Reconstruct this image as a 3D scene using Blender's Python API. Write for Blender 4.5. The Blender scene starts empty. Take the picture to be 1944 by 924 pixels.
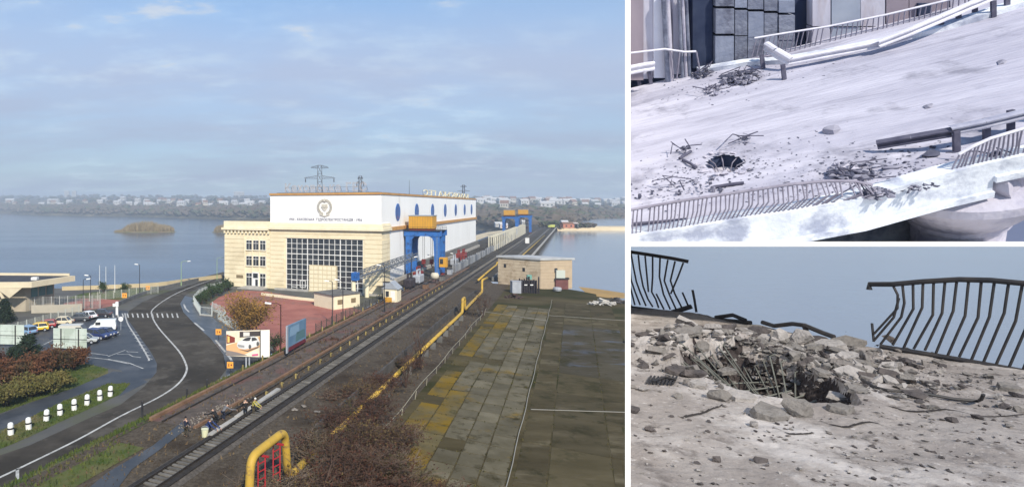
import bpy, bmesh, math, random
from mathutils import Vector, Matrix, noise
random.seed(7)
R = math.radians
sc = bpy.context.scene
C = sc.collection

# ------------------------------------------------------------------ camera, sky, sun, exposure
FPX, CX, CY, EYE = 1115.0, 593.0, 390.0, 23.0       # focal length and principal point in photo pixels, eye height
cam_d = bpy.data.cameras.new('camera'); cam = bpy.data.objects.new('camera', cam_d); C.objects.link(cam)
cam_d.sensor_fit = 'HORIZONTAL'; cam_d.sensor_width = 36.0
cam_d.lens = FPX / 1944 * 36.0
cam_d.shift_x = (972 - CX) / 1944; cam_d.shift_y = -(462 - CY) / 1944
cam_d.clip_start = 0.1; cam_d.clip_end = 30000
cam.location = (0, 0, EYE); cam.rotation_euler = (R(90), 0, 0)
sc.camera = cam

SUN_EL = 38.0
TO_SUN = Vector((0.190 * math.cos(R(SUN_EL)), -0.982 * math.cos(R(SUN_EL)), math.sin(R(SUN_EL)))).normalized()
sun_d = bpy.data.lights.new('sun', 'SUN'); sun_d.energy = 5.0; sun_d.angle = R(2.0); sun_d.color = (1.0, 0.91, 0.76)
sun = bpy.data.objects.new('sun', sun_d); C.objects.link(sun)
sun.rotation_euler = TO_SUN.to_track_quat('Z', 'Y').to_euler()
sun.location = (0, -50, 80)

w = bpy.data.worlds.new('World'); sc.world = w; w.use_nodes = True
nt = w.node_tree; nt.nodes.clear()
def wn(t, **k):
    n = nt.nodes.new(t)
    for a, b in k.items(): setattr(n, a, b)
    return n
L = nt.links.new
sky = wn('ShaderNodeTexSky', sky_type='NISHITA', sun_disc=False)
sky.sun_elevation = R(SUN_EL); sky.sun_rotation = math.atan2(TO_SUN.x, TO_SUN.y)
sky.air_density = 1.2; sky.dust_density = .6; sky.ozone_density = 3.0
tc = wn('ShaderNodeTexCoord')
sep = wn('ShaderNodeSeparateXYZ'); L(tc.outputs['Generated'], sep.inputs[0])
def wm(op, a, b=None, clamp=False):
    n = wn('ShaderNodeMath', operation=op, use_clamp=clamp)
    for i, x in enumerate((a, b)):
        if x is None: continue
        if isinstance(x, (int, float)): n.inputs[i].default_value = x
        else: L(x, n.inputs[i])
    return n.outputs[0]
zc = wm('ADD', wm('MAXIMUM', sep.outputs['Z'], 0.0), 0.20)
cx_ = wm('DIVIDE', sep.outputs['X'], zc); cy_ = wm('DIVIDE', sep.outputs['Y'], zc)
comb = wn('ShaderNodeCombineXYZ'); L(cx_, comb.inputs[0]); L(cy_, comb.inputs[1])
def wnoise(scale, detail, rough, sx=1.0, sy=1.0, off=0.0):
    mp = wn('ShaderNodeMapping'); L(comb.outputs[0], mp.inputs[0]); mp.inputs['Scale'].default_value = (sx, sy, 1); mp.inputs['Location'].default_value = (off, off * .7, 0)
    mp.inputs['Rotation'].default_value = (0, 0, 0.25)
    n = wn('ShaderNodeTexNoise'); n.inputs['Scale'].default_value = scale; n.inputs['Detail'].default_value = detail; n.inputs['Roughness'].default_value = rough
    L(mp.outputs[0], n.inputs['Vector']); return n.outputs['Fac']
def wramp(x, a, b):
    n = wn('ShaderNodeMapRange'); n.interpolation_type = 'SMOOTHSTEP'
    n.inputs['From Min'].default_value = a; n.inputs['From Max'].default_value = b; L(x, n.inputs['Value']); return n.outputs[0]
big = wnoise(0.9, 3, .5, 1, 1, 6.4)
puff = wnoise(4.2, 8, .60, .8, 1.3, 11.0)
veil = wnoise(1.5, 5, .55, .6, 1.3, 5.0)
m1 = wm('MULTIPLY', wramp(puff, .44, .70), wramp(big, .36, .60))
low = wm('SUBTRACT', 1.0, wm('MULTIPLY', wramp(sep.outputs['Z'], 0.20, 0.42), .80))      # the thin veil opens towards the zenith
veilm = wm('MULTIPLY', low, wm('ADD', .74, wm('MULTIPLY', wramp(veil, .30, .70), .22)))
fac = wm('MAXIMUM', m1, veilm, True)
ccol = wn('ShaderNodeMix', data_type='RGBA')
L(wramp(sep.outputs['Z'], .0, .24), ccol.inputs['Factor'])
ccol.inputs[6].default_value = (3.95, 4.65, 6.2, 1); ccol.inputs[7].default_value = (4.85, 5.7, 7.7, 1)
ccol2 = wn('ShaderNodeMix', data_type='RGBA'); L(wm('MULTIPLY', m1, .8), ccol2.inputs['Factor']); L(ccol.outputs[2], ccol2.inputs[6]); ccol2.inputs[7].default_value = (6.6, 7.5, 8.7, 1)
gain = wn('ShaderNodeMix', data_type='RGBA', blend_type='MULTIPLY'); gain.inputs['Factor'].default_value = 1.0; L(sky.outputs[0], gain.inputs[6]); gain.inputs[7].default_value = (1.15, 1.55, 1.75, 1)
mix = wn('ShaderNodeMix', data_type='RGBA'); L(fac, mix.inputs['Factor']); L(gain.outputs[2], mix.inputs[6]); L(ccol2.outputs[2], mix.inputs[7])
bg = wn('ShaderNodeBackground'); bg.inputs['Strength'].default_value = 0.088; L(mix.outputs[2], bg.inputs['Color'])
wo = wn('ShaderNodeOutputWorld'); L(bg.outputs[0], wo.inputs['Surface'])

sc.render.engine = 'CYCLES'
vs = sc.view_settings; vs.view_transform = 'Standard'; vs.look = 'None'; vs.exposure = 0.17; vs.gamma = 1.0; vs.use_curve_mapping = False
sc.cycles.max_bounces = 6; sc.cycles.volume_bounces = 0; sc.cycles.transparent_max_bounces = 6

# ------------------------------------------------------------------ helpers
def lin(c): c /= 255.0; return c / 12.92 if c <= .04045 else ((c + .055) / 1.055) ** 2.4
def rgb(r, g, b): return (lin(r), lin(g), lin(b), 1)
def A(r, g, b): return (r, g, b, 1)
MATS = {}
def mat(name, c1, c2=None, rough=.8, scale=1.0, detail=4, bump=0.0, bscale=None, metal=0.0, spec=.3, c3=None, s3=.15, lo=.35, hi=.65, stretch=(1, 1, 1), coord='world', rot=0.0, pos3=(.5, .62), rnd=0.0, c4=None, s4=.5, pos4=(.55, .65)):
    if name in MATS: return MATS[name]
    m = bpy.data.materials.new(name); m.use_nodes = True; t = m.node_tree; ns = t.nodes; lk = t.links.new
    b = ns['Principled BSDF']; b.inputs['Roughness'].default_value = rough; b.inputs['Metallic'].default_value = metal
    b.inputs['Specular IOR Level'].default_value = spec
    b.inputs['Base Color'].default_value = c1
    if coord == 'world':
        g = ns.new('ShaderNodeNewGeometry'); src = g.outputs['Position']
    else:
        g = ns.new('ShaderNodeTexCoord'); src = g.outputs['Object']
    mp = ns.new('ShaderNodeMapping'); mp.inputs['Scale'].default_value = stretch; mp.inputs['Rotation'].default_value = (0, 0, rot); lk(src, mp.inputs[0])
    if c2:
        n = ns.new('ShaderNodeTexNoise'); n.inputs['Scale'].default_value = scale; n.inputs['Detail'].default_value = detail; n.inputs['Roughness'].default_value = .6; lk(mp.outputs[0], n.inputs['Vector'])
        r = ns.new('ShaderNodeMapRange'); r.inputs['From Min'].default_value = lo; r.inputs['From Max'].default_value = hi; lk(n.outputs['Fac'], r.inputs['Value'])
        x = ns.new('ShaderNodeMix'); x.data_type = 'RGBA'; lk(r.outputs[0], x.inputs['Factor']); x.inputs[6].default_value = c1; x.inputs[7].default_value = c2
        out = x.outputs[2]
        if c3:
            n3 = ns.new('ShaderNodeTexNoise'); n3.inputs['Scale'].default_value = s3; n3.inputs['Detail'].default_value = 5; n3.inputs['Roughness'].default_value = .65; lk(mp.outputs[0], n3.inputs['Vector'])
            r3 = ns.new('ShaderNodeMapRange'); r3.inputs['From Min'].default_value = pos3[0]; r3.inputs['From Max'].default_value = pos3[1]; lk(n3.outputs['Fac'], r3.inputs['Value'])
            x3 = ns.new('ShaderNodeMix'); x3.data_type = 'RGBA'; lk(r3.outputs[0], x3.inputs['Factor']); lk(out, x3.inputs[6]); x3.inputs[7].default_value = c3
            out = x3.outputs[2]
        if c4:      # second stain layer, not stretched
            n4 = ns.new('ShaderNodeTexNoise'); n4.inputs['Scale'].default_value = s4; n4.inputs['Detail'].default_value = 7; n4.inputs['Roughness'].default_value = .68; lk(src, n4.inputs['Vector'])
            r4 = ns.new('ShaderNodeMapRange'); r4.inputs['From Min'].default_value = pos4[0]; r4.inputs['From Max'].default_value = pos4[1]; lk(n4.outputs['Fac'], r4.inputs['Value'])
            x4 = ns.new('ShaderNodeMix'); x4.data_type = 'RGBA'; lk(r4.outputs[0], x4.inputs['Factor']); lk(out, x4.inputs[6]); x4.inputs[7].default_value = c4
            out = x4.outputs[2]
        if rnd:     # pieces differ a little from one another
            oi = ns.new('ShaderNodeObjectInfo'); ra = ns.new('ShaderNodeMapRange'); ra.inputs['To Min'].default_value = 1 - rnd; ra.inputs['To Max'].default_value = 1 + rnd; lk(oi.outputs['Random'], ra.inputs['Value'])
            hs = ns.new('ShaderNodeHueSaturation'); lk(ra.outputs[0], hs.inputs['Value']); lk(out, hs.inputs['Color']); out = hs.outputs['Color']
        lk(out, b.inputs['Base Color'])
    if bump:
        n2 = ns.new('ShaderNodeTexNoise'); n2.inputs['Scale'].default_value = bscale or scale * 4; n2.inputs['Detail'].default_value = 6; lk(mp.outputs[0], n2.inputs['Vector'])
        bp = ns.new('ShaderNodeBump'); bp.inputs['Strength'].default_value = min(1, bump); bp.inputs['Distance'].default_value = .05 * max(1, bump); lk(n2.outputs['Fac'], bp.inputs['Height']); lk(bp.outputs[0], b.inputs['Normal'])
    MATS[name] = m
    return m

class MB:
    """collects polygons; build() links them as one mesh object"""
    def __init__(s): s.v = []; s.f = []
    def add(s, vs, fs):
        o = len(s.v); s.v += [Vector(p) for p in vs]; s.f += [tuple(o + i for i in f) for f in fs]; return s
    def poly(s, pts): return s.add(pts, [tuple(range(len(pts)))])
    def box(s, c, size, ax=None):
        ex, ey, ez = ax if ax else (Vector((1, 0, 0)), Vector((0, 1, 0)), Vector((0, 0, 1)))
        c = Vector(c); hx, hy, hz = [q / 2 for q in size]
        vs = [c + ex * (i * hx) + ey * (j * hy) + ez * (k * hz) for k in (-1, 1) for j in (-1, 1) for i in (-1, 1)]
        return s.add(vs, [(0, 2, 3, 1), (4, 5, 7, 6), (0, 1, 5, 4), (2, 6, 7, 3), (0, 4, 6, 2), (1, 3, 7, 5)])
    def prism(s, pts, d):
        n = len(pts); pts = [Vector(p) for p in pts]; d = Vector(d)
        fs = [tuple(range(n - 1, -1, -1)), tuple(range(n, 2 * n))] + [(i, (i + 1) % n, n + (i + 1) % n, n + i) for i in range(n)]
        return s.add(pts + [p + d for p in pts], fs)
    def tube(s, pts, r, n=6, cap=True):
        pts = [Vector(p) for p in pts]; k = len(pts); rr = r if isinstance(r, (list, tuple)) else [r] * k
        vs = []; up0 = None
        for i, p in enumerate(pts):
            d = (pts[min(i + 1, k - 1)] - pts[max(i - 1, 0)])
            if d.length < 1e-9: d = Vector((0, 0, 1))
            d.normalize()
            if up0 is None or abs(up0.dot(d)) > .97:
                up0 = Vector((0, 0, 1)) if abs(d.z) < .9 else Vector((1, 0, 0))
            a = d.cross(up0).normalized(); b = a.cross(d).normalized(); up0 = b
            for j in range(n):
                t = 2 * math.pi * j / n; vs.append(p + a * (math.cos(t) * rr[i]) + b * (math.sin(t) * rr[i]))
        fs = [(i * n + j, i * n + (j + 1) % n, (i + 1) * n + (j + 1) % n, (i + 1) * n + j) for i in range(k - 1) for j in range(n)]
        if cap: fs += [tuple(range(n - 1, -1, -1)), tuple((k - 1) * n + j for j in range(n))]
        return s.add(vs, fs)
    def beam(s, a, b, wx, wy, up=(0, 0, 1)):
        a = Vector(a); b = Vector(b); d = b - a; l = d.length; d.normalize(); up = Vector(up)
        if abs(d.dot(up)) > .98: up = Vector((1, 0, 0))
        x = d.cross(up).normalized(); y = x.cross(d).normalized()
        return s.box((a + b) / 2, (wx, l, wy), (x, d, y))
    def lathe(s, c, prof, n=12):
        c = Vector(c); k = len(prof); vs = [c + Vector((r * math.cos(2 * math.pi * j / n), r * math.sin(2 * math.pi * j / n), z)) for r, z in prof for j in range(n)]
        fs = [(i * n + j, i * n + (j + 1) % n, (i + 1) * n + (j + 1) % n, (i + 1) * n + j) for i in range(k - 1) for j in range(n)]
        fs += [tuple(range(n - 1, -1, -1)), tuple((k - 1) * n + j for j in range(n))]
        return s.add(vs, fs)
    def xf(s, fn): s.v = [fn(p) for p in s.v]; return s
    def build(s, name, m=None, parent=None, smooth=False, origin=None, clip=None, label=None, kind=None, bevel=0):
        o0 = Vector(origin) if origin is not None else (parent.get('_o') and Vector(parent['_o']) if parent is not None else None)
        if o0 is None: o0 = Vector((0, 0, 0))
        me = bpy.data.meshes.new(name)
        if clip:
            bm = bmesh.new(); vv = [bm.verts.new(p) for p in s.v]
            for f in s.f:
                try: bm.faces.new([vv[i] for i in f])
                except ValueError: pass
            for co, no in clip:
                bmesh.ops.bisect_plane(bm, geom=bm.verts[:] + bm.edges[:] + bm.faces[:], plane_co=co, plane_no=no, clear_outer=True)
            for q in bm.verts: q.co -= o0
            bm.to_mesh(me); bm.free()
        else:
            me.from_pydata([tuple(p - o0) for p in s.v], [], s.f)
        if m:
            me.materials.append(m)
        if smooth:
            for p in me.polygons: p.use_smooth = True
        me.update()
        o = bpy.data.objects.new(name, me); C.objects.link(o)
        if parent is not None: o.parent = parent
        elif origin is not None: o.location = o0
        if label: o['label'] = label
        if kind: o['kind'] = kind
        if bevel:
            bv = o.modifiers.new('bevel', 'BEVEL'); bv.width = bevel; bv.segments = 2; bv.limit_method = 'ANGLE'
        return o
def tag(o, label=None, cat=None, group=None, kind=None):
    if label: o['label'] = label
    if cat: o['category'] = cat
    if group: o['group'] = group
    if kind: o['kind'] = kind
    return o
def thing(name, label, cat, loc=(0, 0, 0), rz=0.0, group=None, local=False):
    """an Empty at the thing's base. local=True: its parts are modelled round the origin; else in world coordinates"""
    o = bpy.data.objects.new(name, None); C.objects.link(o); o.location = loc; o.rotation_euler = (0, 0, rz); o.empty_display_size = .2
    tag(o, label, cat, group)
    if not local: o['_o'] = list(loc)
    return o
def copy_tree(o, loc=None, rz=None, label=None, parent=None, scale=None):
    c = o.copy(); C.objects.link(c)
    if parent is not None: c.parent = parent
    if loc is not None: c.location = loc
    if rz is not None: c.rotation_euler = (0, 0, rz)
    if scale is not None: c.scale = (scale,) * 3
    if label: c['label'] = label
    for ch in list(o.children): copy_tree(ch, parent=c)
    return c
ORD = ['first', 'second', 'third', 'fourth', 'fifth', 'sixth', 'seventh', 'eighth', 'ninth', 'tenth', 'eleventh', 'twelfth', 'thirteenth', 'fourteenth', 'fifteenth', 'sixteenth', 'seventeenth', 'eighteenth', 'nineteenth', 'twentieth']
ORD += ['twenty-' + q for q in ORD[:9]] + ['thirtieth']

# the site: u runs along the dam and its railway, v across it to the right, origin at the hall's front right corner
UX, UY = 0.4085, 0.9128
OX, OY = 19.86, 169.0
U3 = Vector((UX, UY, 0)); V3 = Vector((UY, -UX, 0)); Z3 = Vector((0, 0, 1))
def P(u, v, z=0.0): return Vector((OX, OY, z)) + U3 * u + V3 * v
def G(px, py, z=0.0):
    """where the line of sight through a measured photo point meets the level z"""
    t = (EYE - z) * FPX / (py - CY); return Vector(((px - CX) / FPX * t, t, z))
def uv(p): d = Vector((p[0] - OX, p[1] - OY, 0)); return d.dot(U3), d.dot(V3)
def ubox(mb, u0, u1, v0, v1, z0, z1): return mb.box(P((u0 + u1) / 2, (v0 + v1) / 2, (z0 + z1) / 2), (abs(u1 - u0), abs(v1 - v0), abs(z1 - z0)), (U3, V3, Z3))
YARD = -3.0; RIVER = -12.0; RES = -2.6
# ------------------------------------------------------------------ materials shared by the setting
M_water_river = None
def water(name, col, rough, bscale, bstr, stretch):
    m = bpy.data.materials.new(name); m.use_nodes = True; t = m.node_tree; ns = t.nodes; lk = t.links.new
    b = ns['Principled BSDF']; b.inputs['Base Color'].default_value = col; b.inputs['Roughness'].default_value = rough; b.inputs['IOR'].default_value = 1.33; b.inputs['Specular IOR Level'].default_value = .40
    g = ns.new('ShaderNodeNewGeometry'); mp = ns.new('ShaderNodeMapping'); mp.inputs['Scale'].default_value = stretch; mp.inputs['Rotation'].default_value = (0, 0, -.12); lk(g.outputs['Position'], mp.inputs[0])
    n = ns.new('ShaderNodeTexNoise'); n.inputs['Scale'].default_value = bscale; n.inputs['Detail'].default_value = 5; n.inputs['Roughness'].default_value = .6; lk(mp.outputs[0], n.inputs['Vector'])
    # wind patches: rough and calm areas
    n2 = ns.new('ShaderNodeTexNoise'); n2.inputs['Scale'].default_value = .010; n2.inputs['Detail'].default_value = 4; lk(mp.outputs[0], n2.inputs['Vector'])
    r = ns.new('ShaderNodeMapRange'); r.inputs['From Min'].default_value = .38; r.inputs['From Max'].default_value = .62; r.inputs['To Min'].default_value = bstr * .35; r.inputs['To Max'].default_value = bstr * 1.4; lk(n2.outputs['Fac'], r.inputs['Value'])
    bp = ns.new('ShaderNodeBump'); bp.inputs['Distance'].default_value = .35; lk(r.outputs[0], bp.inputs['Strength']); lk(n.outputs['Fac'], bp.inputs['Height']); lk(bp.outputs[0], b.inputs['Normal'])
    return m
W_RIVER = water('river_water', (.022, .052, .105, 1), .12, .22, .55, (.45, 1.6, 1))
W_RES = water('reservoir_water', (.20, .225, .265, 1), .14, .25, .22, (.4, 1.2, 1))
asph = mat('asphalt_road', A(.046, .040, .033), A(.070, .062, .052), .9, .35, 6, .25, 8, c3=A(.034, .030, .025), s3=.06, spec=.12, c4=A(.088, .079, .067), s4=.16, pos4=(.55, .63))
asph_wet = mat('asphalt_lot', A(.034, .040, .050), A(.062, .068, .078), .55, .25, 6, .2, 6, c3=A(.085, .09, .10), s3=.12, pos3=(.56, .68))
grass = mat('grass', A(.038, .065, .010), A(.075, .095, .018), .95, .5, 6, .8, 3, c3=A(.13, .11, .05), s3=.12, pos3=(.5, .66))
gravel = mat('gravel', A(.050, .040, .030), A(.105, .086, .066), .95, 2.5, 8, 1.0, 6, c3=A(.036, .026, .018), s3=.10, pos3=(.5, .65), spec=.08)
dirt = mat('dirt', A(.085, .068, .045), A(.135, .11, .075), .95, .3, 7, .8, 2.5, c3=A(.06, .07, .03), s3=.08)
conc = mat('concrete', A(.30, .29, .27), A(.42, .40, .37), .9, .6, 6, .3, 6)
conc_dark = mat('concrete_dark', A(.10, .098, .095), A(.17, .165, .155), .9, .5, 6, .4, 4)
redpave = mat('red_paving', A(.27, .095, .075), A(.36, .14, .11), .85, .25, 6, .15, 6, c3=A(.22, .11, .09), s3=.08)
sand = mat('sand', A(.50, .41, .27), A(.62, .52, .36), .95, .12, 5, .3, 1)
paint = mat('road_paint', A(.52, .52, .50), A(.30, .30, .29), .8, .9, 7, c3=A(.16, .155, .145), s3=1.6, pos3=(.58, .68))
white = mat('white_paint', A(.80, .80, .78), A(.72, .72, .71), .6, .25, 5)
dkmetal = mat('dark_metal', A(.03, .03, .035), A(.05, .05, .055), .5, 1.0, 3, metal=.3)
black = mat('black_rubber', A(.015, .015, .016), rough=.7)
yellow = mat('yellow_paint', A(.50, .32, .045), A(.40, .26, .05), .6, .8, 6, c3=A(.22, .14, .06), s3=.7, pos3=(.55, .64))

# ------------------------------------------------------------------ the setting: water, land, roads
def struct(o): o['kind'] = 'structure'; return o
def sheet(name, pts, m, parent=None): return MB().poly(pts).build(name, m, parent)
struct(sheet('river', [P(-400, -30, RIVER), P(700, -2, RIVER), P(1500, -2, RIVER), P(3300, 600, RIVER), P(3300, -3600, RIVER), P(-400, -3600, RIVER)], W_RIVER))
struct(sheet('reservoir', [P(-300, 30, RES), P(720, 30, RES), P(1600, -60, RES), P(3000, 900, RES), P(1500, 2600, RES), P(-300, 2600, RES)], W_RES))

# dam crest with the embankment the railway lies on
mb = MB()
def strip(mb, prof, u0, u1, n=1):
    for k in range(n):
        a = u0 + (u1 - u0) * k / n; b = u0 + (u1 - u0) * (k + 1) / n
        for (v0, z0), (v1, z1) in zip(prof[:-1], prof[1:]): mb.poly([P(a, v0, z0), P(a, v1, z1), P(b, v1, z1), P(b, v0, z0)])
strip(mb, [(2.0, YARD - .3), (8.6, -.15), (10.0, 0), (27.6, 0), (28.2, -.5), (33, -.55)], -190, -3, 6)
strip(mb, [(-1, -.02), (10, 0), (27.6, 0), (28.2, -.5), (33, -.55)], -3, 22)
embank = struct(mb.build('embankment', gravel))
mb = MB(); strip(mb, [(-30, -12.5), (-6, -.01), (33, -.01), (33.6, -4)], 22, 660, 8)
struct(mb.build('dam', asph))
# concrete apron falling towards the reservoir
APZ = lambda v: -.55 - (v - 33) * .035
mb = MB()
for u0, u1, e0, e1 in ((-190, -108, 50.5, 55.2), (-108, -50, 55.2, 59.5), (-50, 6, 59.5, 63.5), (6, 14, 63.5, 60), (14, 22, 60, 50)):
    mb.poly([P(u0, 33, APZ(33)), P(u0, e0, APZ(e0)), P(u1, e1, APZ(e1)), P(u1, 33, APZ(33))])
    mb.poly([P(u0, e0, APZ(e0)), P(u0, e0 + 2.2, -4), P(u1, e1 + 2.2, -4), P(u1, e1, APZ(e1))])
mb.poly([P(22, 33, APZ(33)), P(22, 50, APZ(50)), P(25, 48, -4), P(25, 33, -4)])
apron = struct(mb.build('apron', mat('apron_earth', A(.050, .040, .019), A(.088, .072, .038), .95, .22, 8, .6, 2.0, c3=A(.034, .034, .012), s3=.06, pos3=(.48, .60), stretch=(.5, 1.4, 1), rot=.42, spec=.08)))
# yard level: one plateau with its river bank
plat = [G(-900, 924, YARD)] + [P(-190, 2.2, YARD), P(0, 2.2, YARD), P(0, -20, YARD), P(0, -52.8, YARD), P(300, -52.8, YARD), P(300, -66, YARD)]
plat += [G(418, 523.5, YARD), G(300, 539, YARD), G(215, 544, YARD), G(120, 547, YARD), G(-60, 549, YARD), G(-500, 553, YARD)]
mb = MB(); mb.poly(plat); n = len(plat)
for i in (5, 6, 7, 8, 9, 10, 11):
    a, b = plat[i], plat[(i + 1) % n]
    ou = Vector((-(b - a).y, (b - a).x, 0)).normalized() * -18
    if ou.y < 0 and i > 6: ou = -ou
    mb.poly([a, b, b + ou + Vector((0, 0, -9.4)), a + ou + Vector((0, 0, -9.4))])
yard = struct(mb.build('yard_ground', mat('yard_ground', A(.075, .075, .072), A(.11, .108, .10), .9, .2, 6, .2, 4, c3=A(.07, .075, .04), s3=.05)))

def flat(name, pix, m, z, dz, parent=None): return sheet(name, [G(x, y, z + dz) for x, y in pix], m, parent)
lot = struct(flat('parking_lot', [(-60, 690), (-60, 655), (60, 612), (135, 602), (200, 587), (242, 590), (268, 640), (300, 690), (300, 715), (255, 722), (228, 702), (150, 688), (100, 676)], asph_wet, YARD, .006))
road_r = [(-60, 975), (71, 914), (190, 846), (300, 786), (370, 749), (415, 720), (430, 700), (424, 672), (400, 642), (370, 615), (348, 592), (342, 576), (352, 560), (380, 544), (425, 525)]
road_l = [(424, 519.5), (360, 541), (310, 556), (270, 573), (245, 590), (240, 603), (253, 620), (270, 645), (287, 668), (298, 690), (297, 706), (274, 733), (229, 767), (171, 792), (57, 844), (-60, 884)]
road = struct(flat('road', road_r + road_l, asph, YARD, .010))
# the road goes on along the river side of the hall
sheet('road_extension', [P(4, -55, YARD + .010), P(4, -62, YARD + .010), P(290, -62, YARD + .010), P(290, -55, YARD + .010)], asph, road)
struct(flat('lay_by', [(345, 560), (342, 576), (348, 592), (370, 615), (400, 642), (424, 672), (430, 700), (428, 712), (470, 700), (505, 688), (480, 655), (440, 628), (412, 610), (385, 585), (372, 566)], mat('wet_layby', A(.030, .036, .046), A(.07, .076, .085), .35, .35, 7, .2, 5, c3=A(.11, .115, .125), s3=.35, pos3=(.55, .66)), YARD, .005))
struct(flat('side_road', [(-60, 812), (0, 786), (60, 763), (150, 731), (215, 704), (240, 706), (268, 716), (280, 725), (225, 752), (240, 728), (205, 726), (120, 760), (40, 800), (-60, 838)], asph_wet, YARD, .014))
struct(flat('red_plaza', [(398, 577), (415, 564), (440, 555), (470, 551), (505, 553), (545, 560), (640, 574), (690, 590), (672, 622), (600, 650), (560, 672), (528, 668), (505, 640), (470, 622), (430, 604)], redpave, YARD, .012))
struct(flat('red_square', [(120, 575), (150, 567), (200, 563), (235, 566), (225, 578), (190, 585), (130, 592)], redpave, YARD, .012))
g1 = struct(flat('grass_verge', [(-40, 842), (0, 822), (60, 790), (120, 762), (205, 728), (248, 727), (228, 748), (170, 775), (110, 802), (57, 828), (-40, 868)], grass, YARD, .02))
g2 = struct(flat('lawn', [(-60, 760), (-60, 690), (60, 676), (150, 686), (205, 700), (205, 708), (140, 736), (60, 762), (0, 784), (-60, 808)], grass, YARD, .018))
struct(flat('river_lawn', [(125, 566), (160, 556), (230, 549), (305, 545), (290, 556), (262, 565), (235, 570), (180, 566)], grass, YARD, .014))
# grass on the railway slope, left side
mb = MB()
for u0, u1, a0, a1 in ((-190, -140, 2.5, 14.5), (-140, -118, 2.5, 13.6), (-118, -70, 3.0, 9.4), (-70, -40, 4.0, 8.2), (-40, -20, 5.0, 7.5)):
    z = lambda v: (YARD - .3 + (v - 2) * (YARD * -1 + .15) / 6.6 if v < 8.6 else (-.15 + (v - 8.6) * .15 / 1.4 if v < 10 else 0)) + .05
    for k in range(4):
        v0 = a0 + (a1 - a0) * k / 4; v1 = a0 + (a1 - a0) * (k + 1) / 4
        mb.poly([P(u0, v0, z(v0)), P(u0, v1, z(v1)), P(u1, v1, z(v1)), P(u1, v0, z(v0))])
struct(mb.build('slope_grass', grass))
struct(sheet('foot_path', [G(170, 924, 0.06), G(205, 895, 0.06), G(290, 845, 0.06), G(345, 800, .06), G(352, 815, .06), G(300, 855, .06), G(250, 890, .06), G(225, 924, .06)], asph_wet))

# painted markings, each its own sheet on the road or the lot
def line(name, pix, wid, z, parent, m=paint):
    pts = [G(x, y, z) for x, y in pix]; mb = MB(); ls = []; rs = []
    for i, p in enumerate(pts):
        d = (pts[min(i + 1, len(pts) - 1)] - pts[max(i - 1, 0)]).normalized(); s = Vector((-d.y, d.x, 0)) * wid / 2
        ls.append(p + s); rs.append(p - s)
    for i in range(len(pts) - 1): mb.poly([ls[i], rs[i], rs[i + 1], ls[i + 1]])
    return mb.build(name, m, parent)
def smooth_pix(pix, n=5):
    out = []
    for i in range(len(pix) - 1):
        p0, p1, p2, p3 = pix[max(i - 1, 0)], pix[i], pix[i + 1], pix[min(i + 2, len(pix) - 1)]
        for k in range(n):
            t = k / n
            out.append(tuple(.5 * (2 * p1[q] + (p2[q] - p0[q]) * t + (2 * p0[q] - 5 * p1[q] + 4 * p2[q] - p3[q]) * t * t + (3 * p1[q] - p0[q] - 3 * p2[q] + p3[q]) * t ** 3) for q in (0, 1)))
    return out + [pix[-1]]
ZR = YARD + .016; ZL = YARD + .012
line('centre_line', smooth_pix([(-40, 925), (0, 905), (34, 889), (143, 836), (229, 789), (300, 754), (338, 728), (354, 704), (351, 686), (338, 664), (302, 623), (288, 597), (293, 584), (323, 563), (360, 546), (424, 523)]), .32, ZR, road)
line('stop_line', [(33, 889), (33, 924)], .30, ZR, road)
line('edge_line', smooth_pix([(237, 594), (243, 615), (262, 645), (282, 680), (280, 684)]), .3, ZR + .004, road)
for i in range(15):
    x = 204 + i * 9.4
    a = G(x, 594.5, ZR + .004); b = G(x + 2.2, 602.5, ZR + .004)
    MB().poly([a - V3 * .22, a + V3 * .22, b + V3 * .22, b - V3 * .22]).build('crosswalk_stripe', paint, road)
lay = bpy.data.objects['lay_by']
for pts in ([(349, 577), (352, 585), (359, 592)], [(369, 612), (387, 627)], [(409, 645), (428, 668)], [(430, 671), (437, 679), (441, 687)]): line('dashed_line', pts, .42, ZL, lay, paint)
for i in range(9):
    x = 246 + i * 4.3; y = 628 + i * 6.4
    line('hatch_stripe', [(x, y), (x + 14 - i * .6, y + 2.0)], .22, ZL, lot)
for pts in ([(205, 676), (238, 664), (242, 667), (262, 668)], [(205, 681), (244, 688), (272, 699)], [(152, 676), (200, 681), (245, 690)], [(80, 655), (100, 645)], [(210, 641), (228, 634)], [(222, 672), (245, 672), (252, 676), (268, 678)], [(160, 668), (205, 674)]): line('bay_line', pts, .2, ZL, lot)
# ------------------------------------------------------------------ the power station hall
cream = mat('cream_render', A(.73, .63, .43), A(.79, .70, .50), .85, .4, 6, .1, 5, c3=A(.60, .51, .34), s3=.09, pos3=(.5, .7))
cream_l = mat('cream_trim', A(.80, .72, .53), A(.73, .65, .46), .8, .5, 5)
wall_white = mat('white_wall', A(.86, .86, .85), A(.80, .80, .79), .8, .06, 6, c3=A(.64, .62, .59), s3=.35, pos3=(.58, .8), stretch=(1, 1, .16))
ochre = mat('ochre_trim', A(.55, .30, .09), A(.42, .22, .08), .7, .5, 6)
glass_dk = mat('dark_glass', A(.022, .026, .032), A(.045, .05, .056), .12, .35, 3, spec=.6)
blue = mat('blue_paint', A(.022, .11, .36), A(.03, .145, .44), .5, .5, 5, c3=A(.025, .06, .17), s3=.6, pos3=(.52, .68), c4=A(.09, .05, .035), s4=1.3, pos4=(.63, .72))
blue_win = mat('blue_glass', A(.012, .06, .26), A(.02, .11, .38), .2, .4, 4, spec=.6)
def fv(px, u=0.0):
    """v on the front plane u for a photo column"""
    k = (px - CX) / FPX; return (k * (OY + UY * u) - OX - UX * u) / (UY + k * UX)
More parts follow.
